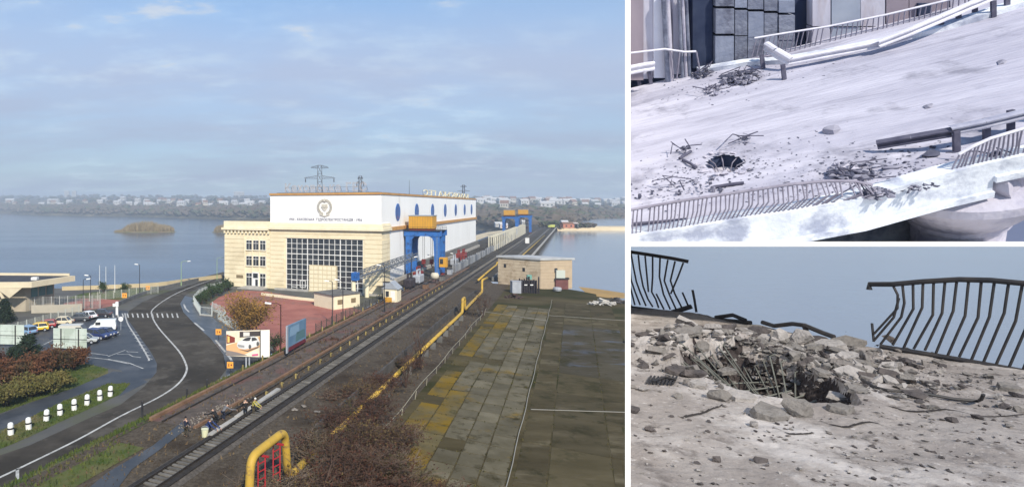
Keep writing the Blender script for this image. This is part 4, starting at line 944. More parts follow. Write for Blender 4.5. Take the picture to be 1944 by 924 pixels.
# islands of bare willow in the river
twig = mat('island_willow', A(.20, .155, .085), A(.28, .22, .13), .95, .12, 4)
def island(pxa, pxb, py, label, hts, tilt=0):
    d = (EYE - RIVER) * FPX / (py - CY); k = d / FPX; xa, xb = (pxa - CX) * k, (pxb - CX) * k
    mb = MB(); n = 40; ring = []
    for i in range(n):
        a = 2 * math.pi * i / n; q = 1 + .15 * noise.noise(Vector((math.cos(a) * 2, math.sin(a) * 2, pxa)))
        ring.append(((xa + xb) / 2 + (xb - xa) / 2 * math.cos(a) * q, d + 20 + 20 * math.sin(a) * q))
    for (f0, z0), (f1, z1) in (((1, RIVER - .5), (.93, RIVER + .8)), ((.93, RIVER + .8), (.6, RIVER + 1.8)), ((.6, RIVER + 1.8), (0.01, RIVER + 2.2))):
        c0 = ((xa + xb) / 2, d + 20)
        for i in range(n):
            p, q = ring[i], ring[(i + 1) % n]
            L_ = lambda r_, f_, z: Vector((c0[0] + (r_[0] - c0[0]) * f_, c0[1] + (r_[1] - c0[1]) * f_, z))
            mb.poly([L_(p, f0, z0), L_(q, f0, z0), L_(q, f1, z1), L_(p, f1, z1)])
    struct(mb.build('island', mat('island_bank', A(.20, .15, .09), A(.12, .12, .05), .95, .08, 5)))
    # upright twigs crowding the island
    tw = MB()
    for _ in range(2600):
        a = random.uniform(0, 6.28); q = math.sqrt(random.random()) * .92; x = (xa + xb) / 2 + (xb - xa) / 2 * math.cos(a) * q; y = d + 20 + 18 * math.sin(a) * q
        t = (x - xa) / (xb - xa); hh = interp(hts, t) * random.uniform(.45, 1.05) * (1.0 - .35 * q * abs(math.sin(a)))
        b_ = Vector((x, y, RIVER + 1.2)); lean = Vector((random.uniform(-.3, .3), random.uniform(-.3, .3), 1)); top = b_ + lean * hh
        sx = random.uniform(.15, .5); s_ = Vector((sx, random.uniform(-.3, .3), 0))
        tw.add([b_ - s_ * .4, b_ + s_ * .4, b_.lerp(top, .6) + s_, top, b_.lerp(top, .6) - s_], [(0, 1, 2, 3, 4)])
    tag(tw.build('willow_thicket', twig), label, 'thicket', kind='stuff')
island(203, 329, 441.5, 'brown bare willow thicket covering the larger river island', [(0, 1.0), (.16, 2.5), (.26, 11), (.42, 15), (.58, 15.5), (.75, 11), (.88, 9), (1, 1)])
island(399, 470, 442, 'brown bare willow thicket on the small island by the hall', [(0, 1.0), (.12, 8), (.3, 11), (.6, 10), (1, 3)])
# sandy berm closing the reservoir, spit beside the dam
a = P(560, 24, 0)
mb = MB(); y0 = (EYE - RES) * FPX / (437.5 - CY)
pts = [(a.x - 20, y0 + 6), (G(1187, 440, RES).x + 420, y0 - 12)]
A_, B_ = Vector((pts[0][0], pts[0][1], 0)), Vector((pts[1][0], pts[1][1], 0)); D_ = (B_ - A_).normalized(); N_ = Vector((-D_.y, D_.x, 0))
prof = [(-9, RES - .5), (-7.5, RES + .6), (-5, 1.0), (3, 1.8), (16, 1.2), (22, RES - 1)]
for (s0, z0), (s1, z1) in zip(prof[:-1], prof[1:]): mb.poly([A_ + N_ * s0 + Z3 * z0, B_ + N_ * s0 + Z3 * z0, B_ + N_ * s1 + Z3 * z1, A_ + N_ * s1 + Z3 * z1])
struct(mb.build('sandy_berm', sand))
mb = MB()
q0 = [P(182, -8, .2), P(182, -30, -2.5), P(420, -26, -2.5), P(420, -8, .2)]
mb.poly(q0); mb.poly([P(182, -30, -2.5), P(182, -46, -12.5), P(420, -40, -12.5), P(420, -26, -2.5)]); mb.poly([P(182, -8, .2), P(182, -46, -12.5), P(182, -30, -2.5)])
struct(mb.build('sand_spit', sand))
# things standing on the berm and at the far end of the dam
def shed(px, py, z, L_, W_, H_, m, r, label, name='far_shed', rh=1.6):
    p = G(px, py, z); t = thing(name, label, 'building', p)
    MB().box(p + Vector((0, W_ / 2, H_ / 2)), (L_, W_, H_)).build('wall', m, t); MB().prism([p + Vector((-L_ / 2 - .4, -.4, H_)), p + Vector((-L_ / 2 - .4, W_ + .4, H_)), p + Vector((-L_ / 2 - .4, W_ / 2, H_ + rh))], (L_ + .8, 0, 0)).build('roof', r, t)
    for q in (-.28, .05, .32): MB().box(p + Vector((q * L_, -.06, H_ * .5)), (L_ * .1, .1, H_ * .4)).build('window', glass_dk, t)
shed(1083, 433, 1.5, 14, 7, 4.2, mat('brick_red', A(.42, .17, .11), rough=.8), hr[1], 'long red brick shed on the berm across the reservoir')
shed(1073, 432, 1.6, 6, 5, 5.5, hw[0], hr[2], 'white shed behind the red brick shed on the berm'); shed(1094, 433, 1.5, 3.6, 4, 3.8, hw[0], hr[2], 'narrow white kiosk at the right end of the berm sheds')
shed(947, 431, 0, 7, 5, 4.0, hw[0], hr[2], 'left white cabin on the sand spit by the dam'); shed(957, 433, 0, 7.5, 5, 3.4, mat('cabin_pink', A(.66, .56, .50), rough=.8), hr[2], 'right pinkish cabin on the sand spit by the dam')
shed(994, 428, 0, 3.2, 3, 4.6, hw[0], hr[2], 'small white box hut under the far blue crane')
def far_bush(px, py, z, r, label, m=ever):
    p = G(px, py, z); mb = MB()
    for _ in range(26): blob(mb, p + Vector((random.uniform(-r, r), random.uniform(-r, r) * .6, random.uniform(.2, r * .8))), r * random.uniform(.22, .42), r * random.uniform(.2, .4))
    t = thing('far_tree', label, 'tree', p, group='trees on the berm'); mb.build('crown', m, t); MB().tube([p - Z3 * .5, p + Z3 * r], [r * .1, r * .05], 5).build('trunk', bare, t)
for i, (px, r, m) in enumerate(((1040, 6.5, ever), (1047, 5, bare), (1062, 6, ever), (1092, 5, ever), (1104, 4.5, bare), (1112, 4, ever), (1122, 4.2, bare), (1031, 4, bare))):
    far_bush(px, 430.5, 1.2, r, ('dark bushy tree left of the white shed on the berm', 'bare round tree just left of the far dark tree', 'dark tree directly behind the white berm shed', 'dark tree right of the red brick shed', 'bare brown bush right of the berm kiosk', 'low dark bush towards the right end of the berm', 'last bare brown bush on the right of the berm', 'bare bush where the dam meets the berm')[i], m)
t = thing('lorry', 'yellow green lorry parked at the far end of the dam', 'lorry', G(1047, 432, 1.2)); p = G(1047, 432.5, 1.4)
MB().box(p + Vector((.6, 0, 1.9)), (4.6, 2.2, 2.4)).build('box_body', mat('lime', A(.45, .48, .12), rough=.5), t, bevel=.1); MB().box(p + Vector((-2.6, 0, 1.5)), (1.7, 2.1, 1.9)).build('cab', mat('lime', None), t, bevel=.15)
for x in (-2.4, -.4, 2.0):
    MB().tube([p + Vector((x, -1.12, .45)), p + Vector((x, 1.12, .45))], .45, 10).build('wheel', black, t)
hz = MB().box((0, 2400, 55.5), (7600, 4820, 143)); hz = hz.build('haze')
hz['kind'] = 'stuff'; hz['label'] = 'thin blue winter haze over the river'; hz['category'] = 'haze'
hm = bpy.data.materials.new('haze'); hm.use_nodes = True; hn = hm.node_tree; hn.nodes.clear()
pvn = hn.nodes.new('ShaderNodeVolumePrincipled'); pvn.inputs['Color'].default_value = (.72, .84, 1.0, 1); pvn.inputs['Density'].default_value = .00031; pvn.inputs['Anisotropy'].default_value = 0.0
ho = hn.nodes.new('ShaderNodeOutputMaterial'); hn.links.new(pvn.outputs[0], ho.inputs['Volume']); hz.data.materials.append(hm)
# ------------------------------------------------------------------ left side: pavilion, fences, signs, cars
pav = thing('pavilion', 'low pavilion with a wide flat roof and slanting supports', 'building', (-75, 146, YARD))
pp_ = [Vector((-100, 139, 0)), Vector((-67.4, 141, 0)), Vector((-62.0, 153.5, 0)), Vector((-100, 156, 0))]
MB().prism([p + Z3 * 3.3 for p in pp_], Z3 * 1.35).build('roof', mat('fascia_cream', A(.66, .58, .42), A(.58, .50, .36), .8, .4, 5), pav)
ins = [p * .0 + Vector((-81, 148, 0)) + (p - Vector((-81, 148, 0))) * .93 for p in pp_]
MB().prism([p + Z3 * 4.655 for p in ins], Z3 * .05).build('roof_felt', mat('roof_felt', A(.035, .038, .048), A(.06, .062, .07), .8, .4, 5), pav)
bk = [p + Z3 * 4.66 for p in (ins[2], ins[3])]
MB().beam(bk[0] + Z3 * .3, bk[1] + Z3 * .3, .5, .7).build('rear_upstand', MATS['fascia_cream'], pav)
MB().box((-68.5, 145, 5.0), (1.4, 1.2, .7)).build('roof_vent', white, pav)
wl_ = [Vector((-100, 143.5, 0)), Vector((-70.4, 144.2, 0)), Vector((-66.8, 152, 0)), Vector((-100, 154.5, 0))]
MB().prism([p + Z3 * YARD for p in wl_], Z3 * 6.25).build('wall', mat('pavilion_wall', A(.40, .35, .27), A(.33, .29, .23), .85, .5, 5), pav)
for k in range(3):
    a = wl_[1].lerp(wl_[2], .18 + k * .27); b = wl_[1].lerp(wl_[2], .40 + k * .27); q = (b - a).normalized(); nn = Vector((q.y, -q.x, 0)) * .05
    MB().prism([a + nn + Z3 * .3, b + nn + Z3 * .3, b + nn + Z3 * 2.8, a + nn + Z3 * 2.8], nn).build('window', mat('green_glass', A(.10, .20, .20), rough=.2, spec=.6), pav)
for x in (-72.2, -78.2, -84.2):
    MB().beam((x, 141.2, YARD), (x - 3.2, 140.6, 3.3), .45, .6).build('slanting_support', MATS['fascia_cream'], pav)
    MB().prism([Vector((x - 3.4, 140.2, 3.29)), Vector((x + 2.8, 140.2, 3.29)), Vector((x - .2, 140.4, .9))], (0, .3, 0)).build('gusset', MATS['fascia_cream'], pav)
def wall_line(name, pix, z, hgt, th, m, label, cat='wall'):
    pts = [G(x, y, z) for x, y in pix]; mb = MB()
    for a, b in zip(pts[:-1], pts[1:]): mb.beam(a + Z3 * hgt / 2, b + Z3 * hgt / 2 + (b - a).normalized() * th * .3, th, hgt)
    return tag(mb.build(name, m, origin=pts[0]), label, cat)
wall_line('parapet_wall', smooth_pix([(118, 551), (180, 549), (250, 546), (300, 543), (352, 536), (420, 527.5)], 3), YARD, 1.2, .6, mat('sand_wall', A(.52, .43, .27), A(.44, .36, .23), .9, .3, 5), 'sand coloured parapet wall along the river lawn')
wall_line('road_barrier', smooth_pix([(216, 584), (240, 573), (270, 561), (310, 549), (360, 537), (424, 521)], 4), YARD, 1.0, .5, mat('barrier_grey', A(.10, .105, .11), A(.16, .16, .165), .85, .6, 5), 'dark grey road barrier round the outside of the bend', 'barrier')
wall_line('kerb_wall', [(60, 594), (110, 593), (155, 591)], YARD, 1.9, .4, mat('pale_wall', A(.42, .38, .31), A(.36, .33, .27), .9, .4, 5), 'low pale wall between the pavilion and the parked cars')
wall_line('plaza_wall', [(560, 668), (600, 650), (640, 632), (672, 622)], YARD, .9, .5, conc, 'pale low wall behind the blue billboard at the plaza edge')
wall_line('stair_wall', [(497, 560), (520, 563), (560, 568), (640, 576)], YARD, .7, .5, cream_l, 'low cream wall in front of the gridded window')
# green mesh fence by the pavilion
pale_post = mat('pale_post', A(.46, .47, .42), A(.38, .40, .36), .7, 1, 3)
def mesh_fence(pix, z, hgt, n, label, name='mesh_fence', m=pale_post, solid=None):
    a, b = G(*pix[0], z), G(*pix[1], z); t = thing(name, label, 'fence', a)
    for k in range(n + 1):
        p = a.lerp(b, k / n); MB().tube([p, p + Z3 * hgt], .11, 6).build('post', m, t)
        if k < n:
            q = a.lerp(b, (k + 1) / n); mb = MB()
            for r_ in range(10): mb.beam(p + Z3 * (.15 + r_ * (hgt - .3) / 9), q + Z3 * (.15 + r_ * (hgt - .3) / 9), .025, .03)
            w_ = (q - p).length; c = int(w_ / .35)
            for r_ in range(1, c): mb.beam(p.lerp(q, r_ / c) + Z3 * .1, p.lerp(q, r_ / c) + Z3 * (hgt - .1), .025, .03)
            mb.build('mesh_panel', m, t)
mesh_fence([(-20, 655), (150, 603)], YARD, 2.9, 11, 'pale mesh fence with round posts behind the parked cars')
mesh_fence([(50, 590), (190, 585)], YARD, 3.4, 9, 'pale court fence on the far side of the red square', m=mat('court_post', A(.42, .42, .40), rough=.7))
mesh_fence([(170, 572), (300, 556)], YARD, 2.3, 9, 'thin pale fence along the river lawn')
# white picket fence round the plaza corner
pick = mat('picket_pale', A(.42, .46, .45), A(.50, .54, .53), .7, 1, 3)
pts = [G(x, y, YARD) for x, y in ((424, 547), (400, 553), (378, 564), (367, 577), (380, 598), (402, 600), (403, 590), (425, 600), (428, 610), (414, 606), (437, 622), (458, 632))]
pft = thing('picket_fence', 'pale picket fence curving round the corner of the plaza', 'fence', pts[4])
for a, b in zip(pts[:-1], pts[1:]):
    L_ = (b - a).length; n = max(1, int(round(L_ / 2.6)))
    for k in range(n):
        p, q = a.lerp(b, k / n), a.lerp(b, (k + 1) / n); mb = MB(); c = 9
        MB().tube([p, p + Z3 * 2.3], .09, 6).build('post', pick, pft)
        for z in (.3, 1.95): mb.beam(p + Z3 * z, q + Z3 * z, .05, .08)
        for j in range(c): mb.beam(p.lerp(q, (j + .5) / c), p.lerp(q, (j + .5) / c) + Z3 * 2.15, .10, .03)
        mb.build('picket_panel', pick, pft)
    MB().beam(a + Z3 * .12, b + Z3 * .12, .35, .3).build('base_kerb', conc, pft)
# big boards seen from behind
def board(x0, x1, y0, y1, label, z=YARD):
    a, b = G(x0, y1, z), G(x1, y1 + 1.5, z); k = a.y / FPX; H = (y1 - y0) * k; t = thing('roadside_board', label, 'board', a); d = (b - a).normalized(); nn = Vector((d.y, -d.x, 0)); W_ = (b - a).length
    m = mat('board_back', A(.44, .51, .46), A(.52, .58, .53), .7, .5, 4, c3=A(.38, .44, .38), s3=.4)
    for i in range(3):
        for j in range(3):
            p = a + d * (W_ * (i + .5) / 3) + Z3 * (.35 + (H - .35) * (j + .5) / 3); MB().box(p, (W_ / 3 - .05, .06, (H - .35) / 3 - .05), (d, nn, Z3)).build('panel', m, t)
    for f_ in (.24, .76): MB().box(a + d * (W_ * f_) + nn * .12 + Z3 * (H * .5 - .05), (.16, .16, H * .98), (d, nn, Z3)).build('post', dkmetal, t)
    MB().box(a + d * W_ / 2 + nn * .06 + Z3 * (H * .5), (W_, .05, .10), (d, nn, Z3)).build('rail', dkmetal, t)
board(101, 165, 622, 664, 'pale green back of the big board in front of the parked vans'); board(-22, 46, 615, 656, 'pale green back of the board at the left edge beside the dark pine')
# bollards
bo = thing('bollard', '', 'bollard', (0, 0, 0), 0, 'white bollards along the road', local=True)
MB().lathe((0, 0, 0), [(.33, 0), (.33, .62), (.31, .63)], 14).build('base', white, bo); MB().lathe((0, 0, 0), [(.345, .62), (.345, .80)], 14).build('black_band', black, bo)
MB().lathe((0, 0, 0), [(.32, .80), (.31, 1.12), (.26, 1.28), (.12, 1.36)], 14).build('cap', white, bo)
for i, (x, y) in enumerate(((20.6, 824), (54.5, 813.5), (87.7, 798), (114, 787), (141, 777), (165, 768), (189.5, 759), (209, 751))):
    o = bo if i == 0 else copy_tree(bo)
    o.location = G(x, y, YARD + .02); o.rotation_euler = (random.uniform(-.05, .05), random.uniform(-.05, .05), random.uniform(0, 3)); o['label'] = f'{ORD[i]} white bollard with black band, counted from the left'
# small orange kilometre signs
orange = mat('orange_sign', A(.78, .36, .06), rough=.6)
def osign(px, py, s, yf, label):
    b_ = G(px, yf, YARD); k = b_.y / FPX; z = b_.z + (yf - py) * k; t = thing('roadside_sign', label, 'sign', b_)
    MB().tube([b_, Vector((b_.x, b_.y, z))], .05, 6).build('post', dkmetal, t); hs = s * k / 2
    MB().box((b_.x, b_.y - .08, z), (2 * hs, .05, 2 * hs)).build('plate', orange, t)
    mb = MB(); yq = b_.y - .115
    for (x, zz, w_, hh) in ((-.55, 0, .12, .9), (-.35, .38, .4, .14), (-.35, 0, .3, .14), (-.35, -.38, .4, .14)): mb.box((b_.x + x * hs, yq, z + zz * hs), (w_ * hs, .02, hh * hs))
    mb.prism([(b_.x + .1 * hs, yq, z), (b_.x + .38 * hs, yq, z - .42 * hs), (b_.x + .66 * hs, yq, z), (b_.x + .38 * hs, yq, z + .42 * hs)], (0, .02, 0))
    mb.build('mark', mat('sign_mark', A(.20, .03, .02), rough=.7), t)
osign(415, 629.5, 11, 645, 'upper orange square sign at the lay-by left of the billboard'); osign(437, 692, 12, 712, 'lower orange square sign at the lay-by kerb'); osign(281, 546, 8, 556, 'orange square sign on the river lawn by the lamp'); osign(236.5, 560.5, 9, 572, 'orange square sign at the start of the road barrier')
wp = G(222, 597, YARD); t = thing('traffic_pillar', 'white pillar post at the zebra crossing beside the lot', 'pillar', wp); MB().lathe(wp, [(.32, 0), (.3, 1.9), (.42, 2.0), (.42, 2.9), (.2, 3.1)], 10).build('shaft', white, t); MB().box(wp + Vector((-.55, 0, 2.3)), (.9, .1, .7)).build('sign_plate', white, t)
wp = G(229.5, 626, YARD); t = thing('round_sign', 'small round white road sign at the parking lot exit', 'sign', wp); MB().tube([wp, wp + Z3 * 2.3], .06, 6).build('post', gray_metal, t)
MB().prism([wp + Vector((.5 * math.cos(a * .3927), -.06, 2.3 + .5 * math.sin(a * .3927))) for a in range(16)], (0, .05, 0)).build('plate', white, t)

# cars
def car(label, px, py, rz, col, kind='saloon', name='parked_car', z=YARD + .012, sc_=1.0):
    b_ = G(px, py, z); t = thing(name, label, 'van' if kind == 'van' else 'car', b_, rz, 'vehicles in the parking lot', local=True); t.scale = (sc_ * 1.2,) * 3
    paint_ = mat('paint_%d_%d_%d' % tuple(int(c * 99) for c in col[:3]), col, rough=.28, spec=.6)
    if kind == 'saloon': low = [(-2.1, .35), (-2.12, .62), (-2.0, .86), (-1.25, .92), (1.0, .90), (1.95, .80), (2.1, .62), (2.1, .35)]; cab = [(-1.45, .90), (-.95, 1.40), (.45, 1.42), (1.15, .89)]
    elif kind == 'hatch': low = [(-1.95, .35), (-1.98, .75), (-1.85, .95), (1.0, .93), (1.85, .78), (2.0, .6), (2.0, .35)]; cab = [(-1.86, .93), (-1.55, 1.42), (.35, 1.48), (1.1, .92)]
    else: low = [(-2.5, .4), (-2.52, 1.2), (1.6, 1.2), (2.35, 1.0), (2.5, .7), (2.5, .4)]; cab = [(-2.52, 1.19), (-2.40, 2.1), (1.0, 2.15), (1.75, 1.19)]
    hw_ = .86 if kind != 'van' else .98
    MB().prism([(x, -hw_, zz) for x, zz in low], (0, 2 * hw_, 0)).build('body', paint_, t, bevel=.10)
    n = len(cab); ti = .80 if kind != 'van' else .92
    def sect(f, g): return [(x, (-1 if q == 0 else 1) * hw_ * (f if k in (0, n - 1) else g), zz) for q in (0, 1) for k, (x, zz) in enumerate(cab)]
    vs_ = sect(.95, ti); fs = [tuple(range(n)), tuple(range(2 * n - 1, n - 1, -1))] + [(k, n + k, n + (k + 1) % n, (k + 1) % n) for k in range(n)]
    MB().add(vs_, fs).build('windows' if kind != 'van' else 'cabin', glass_dk if kind != 'van' else paint_, t)
    (x1, z1), (x2, z2) = cab[1], cab[2]
    MB().box(((x1 + x2) / 2, 0, (z1 + z2) / 2 + .03), (x2 - x1 + .12, 2 * hw_ * ti + .05, .09)).build('roof', paint_, t, bevel=.03)
    for s in (-1, 1):
        for i in range(n - 1) if kind != 'van' else ():
            pa_, pb_ = cab[i], cab[i + 1]
            if i == 1: continue
            MB().beam((pa_[0], s * hw_ * .95, pa_[1]), (pb_[0], s * hw_ * ti, pb_[1]), .09, .09).build('pillar', paint_, t)
        if kind != 'van': MB().beam((-.25, s * hw_ * .96, .9), (-.25, s * hw_ * ti, 1.42), .09, .06).build('pillar', paint_, t)
        else:
            MB().box((.75, s * hw_ * .965, 1.62), (.9, .02, .55)).build('side_window', glass_dk, t)
        for x in ((-1.3, 1.3) if kind != 'van' else (-1.6, 1.65)):
            w_ = MB().tube([(x, s * (hw_ - .18), .32), (x, s * (hw_ + .02), .32)], .32, 14).build('wheel', black, t); MB().tube([(x, s * (hw_ + .021), .32), (x, s * (hw_ + .035), .32)], .18, 10).build('rim', gray_metal, w_)
        x = low[-2][0]; MB().box((x - .03, s * hw_ * .68, .66), (.12, .34, .15)).build('headlight', mat('lamp_glass', A(.75, .75, .72), rough=.2), t)
        x = low[1][0]; MB().box((x + .03, s * hw_ * .74, .72), (.10, .26, .16)).build('tail_light', mat('tail_red', A(.35, .02, .02), rough=.3), t)
    for x in (low[0][0], low[-1][0]): MB().box((x, 0, .42), (.14, 2 * hw_ * .96, .16)).build('bumper', dkmetal, t)
    if kind == 'van': MB().add([(1.06, -hw_ * .86, 2.08), (1.06, hw_ * .86, 2.08), (1.72, hw_ * .9, 1.26), (1.72, -hw_ * .9, 1.26)], [(0, 1, 2, 3)]).xf(lambda p: p + Vector((.04, 0, .03))).build('windscreen', glass_dk, t)
    return t
car('light blue car beside the left board, partly hidden', 50, 634, 2.6, A(.22, .36, .55), 'hatch')
car('yellow hatchback parked in front of the red car', 71, 628, 3.5, A(.75, .50, .04), 'hatch', sc_=.95)
car('dark red car parked behind the yellow hatchback', 86, 622, 3.4, A(.32, .03, .04), 'hatch', sc_=.95)
car('beige old saloon parked in the middle of the row', 117, 616, 3.2, A(.66, .58, .42), 'saloon')
car('black and silver saloon right of the beige saloon', 149, 609, 3.3, A(.06, .065, .075), 'saloon')
car('white saloon parked between two dark cars', 167, 604, 2.6, A(.75, .76, .78), 'saloon', sc_=.95)
car('black car at the right end of the far row', 190, 601, 3.2, A(.035, .03, .035), 'saloon')
car('white van with a bright rear parked nearest the crossing', 195, 628, 3.35, A(.74, .77, .76), 'van', 'parked_van', sc_=.9)
car('navy blue hatchback in front of the white van', 186, 642, -.35, A(.025, .04, .13), 'hatch', sc_=1.05)
car('small dark blue car right behind the navy hatchback', 203, 637, -.3, A(.03, .05, .14), 'hatch', sc_=.9)
car('cream van whose roof shows above the big board', 143, 641, .1, A(.55, .54, .48), 'van', 'parked_van', sc_=1.0)
car('silver car peeping out at the right of the big board', 160, 651, .1, A(.42, .45, .46), 'saloon')
# ------------------------------------------------------------------ billboards
def plane_at(px0, px1, y0, y1, zfoot, yfoot):
    a = G(px0, yfoot, zfoot); k = a.y / FPX
    return a, (px1 - px0) * k, EYE - (y0 - CY) * k, EYE - (y1 - CY) * k
bb = G(470, 712, YARD); k = bb.y / FPX
t = thing('billboard', 'billboard with a white car advert beside the lay-by', 'billboard', bb)
def bp(x, y, dy=0.0): return Vector(((x - CX) * k, bb.y + dy, EYE - (y - CY) * k))
def fl(pts, m, dy, nm, par=t): return MB().prism([bp(x, y, dy) for x, y in pts], (0, .02, 0)).build(nm, m, par, origin=t.location)
panel = MB().prism([bp(429.5, 628.5), bp(512, 626), bp(512, 678), bp(429.5, 675)], (0, .25, 0)).build('panel', mat('bill_sky', A(.72, .62, .46), A(.78, .70, .58), .6, .5, 3), t)
c1 = lambda n, r, g, b: mat('bill_' + n, A(r, g, b), rough=.6)
fl([(429.6, 655), (475, 643), (511.9, 634), (511.9, 645), (490, 660), (460, 674), (429.6, 673)], c1('road', .70, .40, .20), -.03, 'print')
fl([(429.6, 664), (450, 668), (470, 674), (429.6, 674.8)], c1('asphalt', .22, .19, .18), -.045, 'print')
fl([(494, 627), (511.8, 626.2), (511.8, 677.7), (494, 677)], c1('white', .80, .78, .75), -.05, 'print')
fl([(430, 634), (446, 640), (446, 649), (430, 652)], c1('maroon', .22, .04, .03), -.05, 'print'); fl([(432, 637), (436, 638.5), (436, 649), (432, 650)], c1('gold', .7, .5, .15), -.065, 'print')
fl([(455, 629), (494, 628), (494, 637), (455, 640)], c1('dark', .06, .05, .05), -.05, 'print')
fl([(462, 630), (474, 630), (474, 637), (462, 638)], c1('pale', .65, .62, .58), -.065, 'print')
# printed car
fl([(450, 652), (452, 648), (458, 645.5), (464, 641), (472, 638.5), (482, 637.8), (490, 641), (493, 648), (492.5, 655), (488, 657), (476, 660.5), (464, 662.5), (453, 660), (450, 656)], c1('carbody', .66, .66, .66), -.07, 'print')
fl([(460, 645.5), (465.5, 641.2), (473, 639.2), (477, 639.6), (474, 646), (468, 646.5)], c1('glass', .05, .05, .055), -.09, 'print'); fl([(478, 640), (485, 640.2), (489, 644.5), (478, 647)], c1('glass', 0, 0, 0), -.09, 'print')
fl([(451, 653), (464, 655), (464, 659), (453, 658)], c1('grille', .30, .30, .31), -.09, 'print')
for cx0, cy0 in ((474.5, 657.5), (489.5, 652)): fl([(cx0 + 2.6 * math.cos(a * .628), cy0 + 4.4 * math.sin(a * .628)) for a in range(10)], c1('tyre', .10, .10, .10), -.09, 'print')
fl([(454, 663), (470, 664.5), (491, 657), (491, 659.5), (470, 667)], c1('shade', .12, .09, .08), -.06, 'print')
fl([(478, 672), (490, 670.5), (490, 674), (479, 675)], c1('pink', .62, .12, .25), -.075, 'print')
for x in (467, 473): MB().beam(bp(x, 676, .3), Vector(((x - CX) * k, bb.y + .3, YARD)), .25, .2).build('leg', gray_metal, t)
MB().beam(bp(494.5, 626, -.3), Vector(((494.5 - CX) * k, bb.y - .3, YARD)), .12, .12).build('pole', dkmetal, t)
a = G(546, 704, -2.2); b = G(581, 672, -1.8)
t = thing('billboard', 'blue billboard seen at a slant beside the railway fence', 'billboard', a)
zl0, zl1 = EYE - (668 - CY) * a.y / FPX, EYE - (619 - CY) * a.y / FPX; zr0, zr1 = EYE - (648 - CY) * b.y / FPX, EYE - (604 - CY) * b.y / FPX
nn = Vector(((b - a).y, -(b - a).x, 0)).normalized()
q = lambda f, g: Vector((a.x + (b.x - a.x) * f, a.y + (b.y - a.y) * f, (zl0 + (zr0 - zl0) * f) * (1 - g) + (zl1 + (zr1 - zl1) * f) * g))
MB().prism([q(0, 0), q(1, 0), q(1, 1), q(0, 1)], -nn * .3).build('panel', mat('bill_blue', A(.10, .19, .30), A(.16, .26, .36), .6, .3, 4), t)
for f0, f1, g0, g1, mm in ((.1, .6, .55, .9, c1('skyblue', .22, .34, .46)), (.4, .95, .25, .6, c1('teal', .09, .18, .20)), (0, 1, 0, .16, c1('winered', .14, .02, .03))):
    MB().prism([q(f0, g0) + nn * .01, q(f1, g0) + nn * .01, q(f1 * .9 + .05, g1) + nn * .01, q(f0 + .05, g1) + nn * .01], nn * .02).build('print', mm, t)
MB().prism([q(0, -.02) - nn * .1, q(0, 1.02) - nn * .1, q(0, 1.02) - nn * .1 - (b - a).normalized() * .5, q(0, -.02) - nn * .1 - (b - a).normalized() * .5], nn * .2).build('frame', gray_metal, t)
for f_ in (.05, .35, .65, .95): MB().beam(q(f_, 0) - nn * .2, Vector((q(f_, 0).x - nn.x * .2, q(f_, 0).y - nn.y * .2, -3)), .25, .25).build('leg', dkmetal, t)

# ------------------------------------------------------------------ vegetation
def leaf_quads(mb, pts, smin, smax):
    for p in pts:
        s = random.uniform(smin, smax); a = Vector((random.gauss(0, 1), random.gauss(0, 1), random.gauss(0, 1))).normalized(); b = a.cross(Vector((random.gauss(0, 1), random.gauss(0, 1), random.gauss(0, 1)))).normalized()
        mb.add([p - a * s - b * s * .5, p + a * s - b * s * .35, p + a * s * .9 + b * s * .5, p - a * s * .7 + b * s * .45], [(0, 1, 2, 3)])
def bush(px, py, z, rx, ry, h_, nleaf, leafm, label, stemm=None, ls=(.08, .2), n_stem=9, group=None, cat='bush', name='bush', upright=.5, nbr=5, base=None, twig_r=.05):
    o = base if base is not None else G(px, py, z); t = thing(name, label, cat, o, group=group); st = MB(); tips = []
    for _ in range(n_stem):
        a = random.uniform(0, 6.28); q = random.random() ** .6; tip = o + Vector((math.cos(a) * rx * q, math.sin(a) * ry * q, h_ * random.uniform(.65, 1.05) * (1 - .35 * q * q)))
        mid = o.lerp(tip, .45) + Vector((random.uniform(-.2, .2) * rx, random.uniform(-.2, .2) * ry, h_ * .12 * upright)); b0 = o + Vector((random.uniform(-.1, .1) * rx, random.uniform(-.1, .1) * ry, -.2))
        st.tube([b0, mid, tip], [twig_r * 1.6, twig_r, twig_r * .4], 4, False)
        for _ in range(nbr):
            f_ = random.uniform(.35, .95); s0 = mid.lerp(tip, (f_ - .35) / .6) if f_ > .35 else b0.lerp(mid, f_); e = s0 + Vector((random.gauss(0, .32) * rx, random.gauss(0, .32) * ry, random.uniform(-.05, .38) * h_))
            st.tube([s0, s0.lerp(e, .5) + Vector((0, 0, .04 * h_)), e], [twig_r * .7, twig_r * .5, twig_r * .25], 3, False); tips += [e, s0.lerp(e, .6)]
            for _ in range(3):
                e2 = e + Vector((random.gauss(0, .16) * rx, random.gauss(0, .16) * ry, random.uniform(-.04, .2) * h_)); st.tube([s0.lerp(e, .7), e2], [twig_r * .4, twig_r * .2], 3, False); tips.append(e2)
        tips.append(tip)
    st.build('branches', stemm or bark, t)
    lf = MB(); ps = []
    sg_ = .10 * (rx + h_) / 2
    for _ in range(nleaf):
        c = random.choice(tips); ps.append(c + Vector((random.gauss(0, sg_), random.gauss(0, sg_), random.gauss(0, sg_ * .8))))
    leaf_quads(lf, [p for p in ps if p.z > o.z], *ls); lf.build('foliage', leafm, t)
    return t
bark = mat('twig_bark', A(.050, .030, .022), A(.095, .062, .048), .95, 1.0, 4)
grey_twig = mat('grey_twig', A(.10, .075, .055), A(.16, .125, .095), .95, 1.0, 4)
brownleaf = mat('brown_leaf', A(.045, .016, .010), A(.085, .035, .022), .9, .8, 4, c3=A(.055, .05, .02), s3=.3)
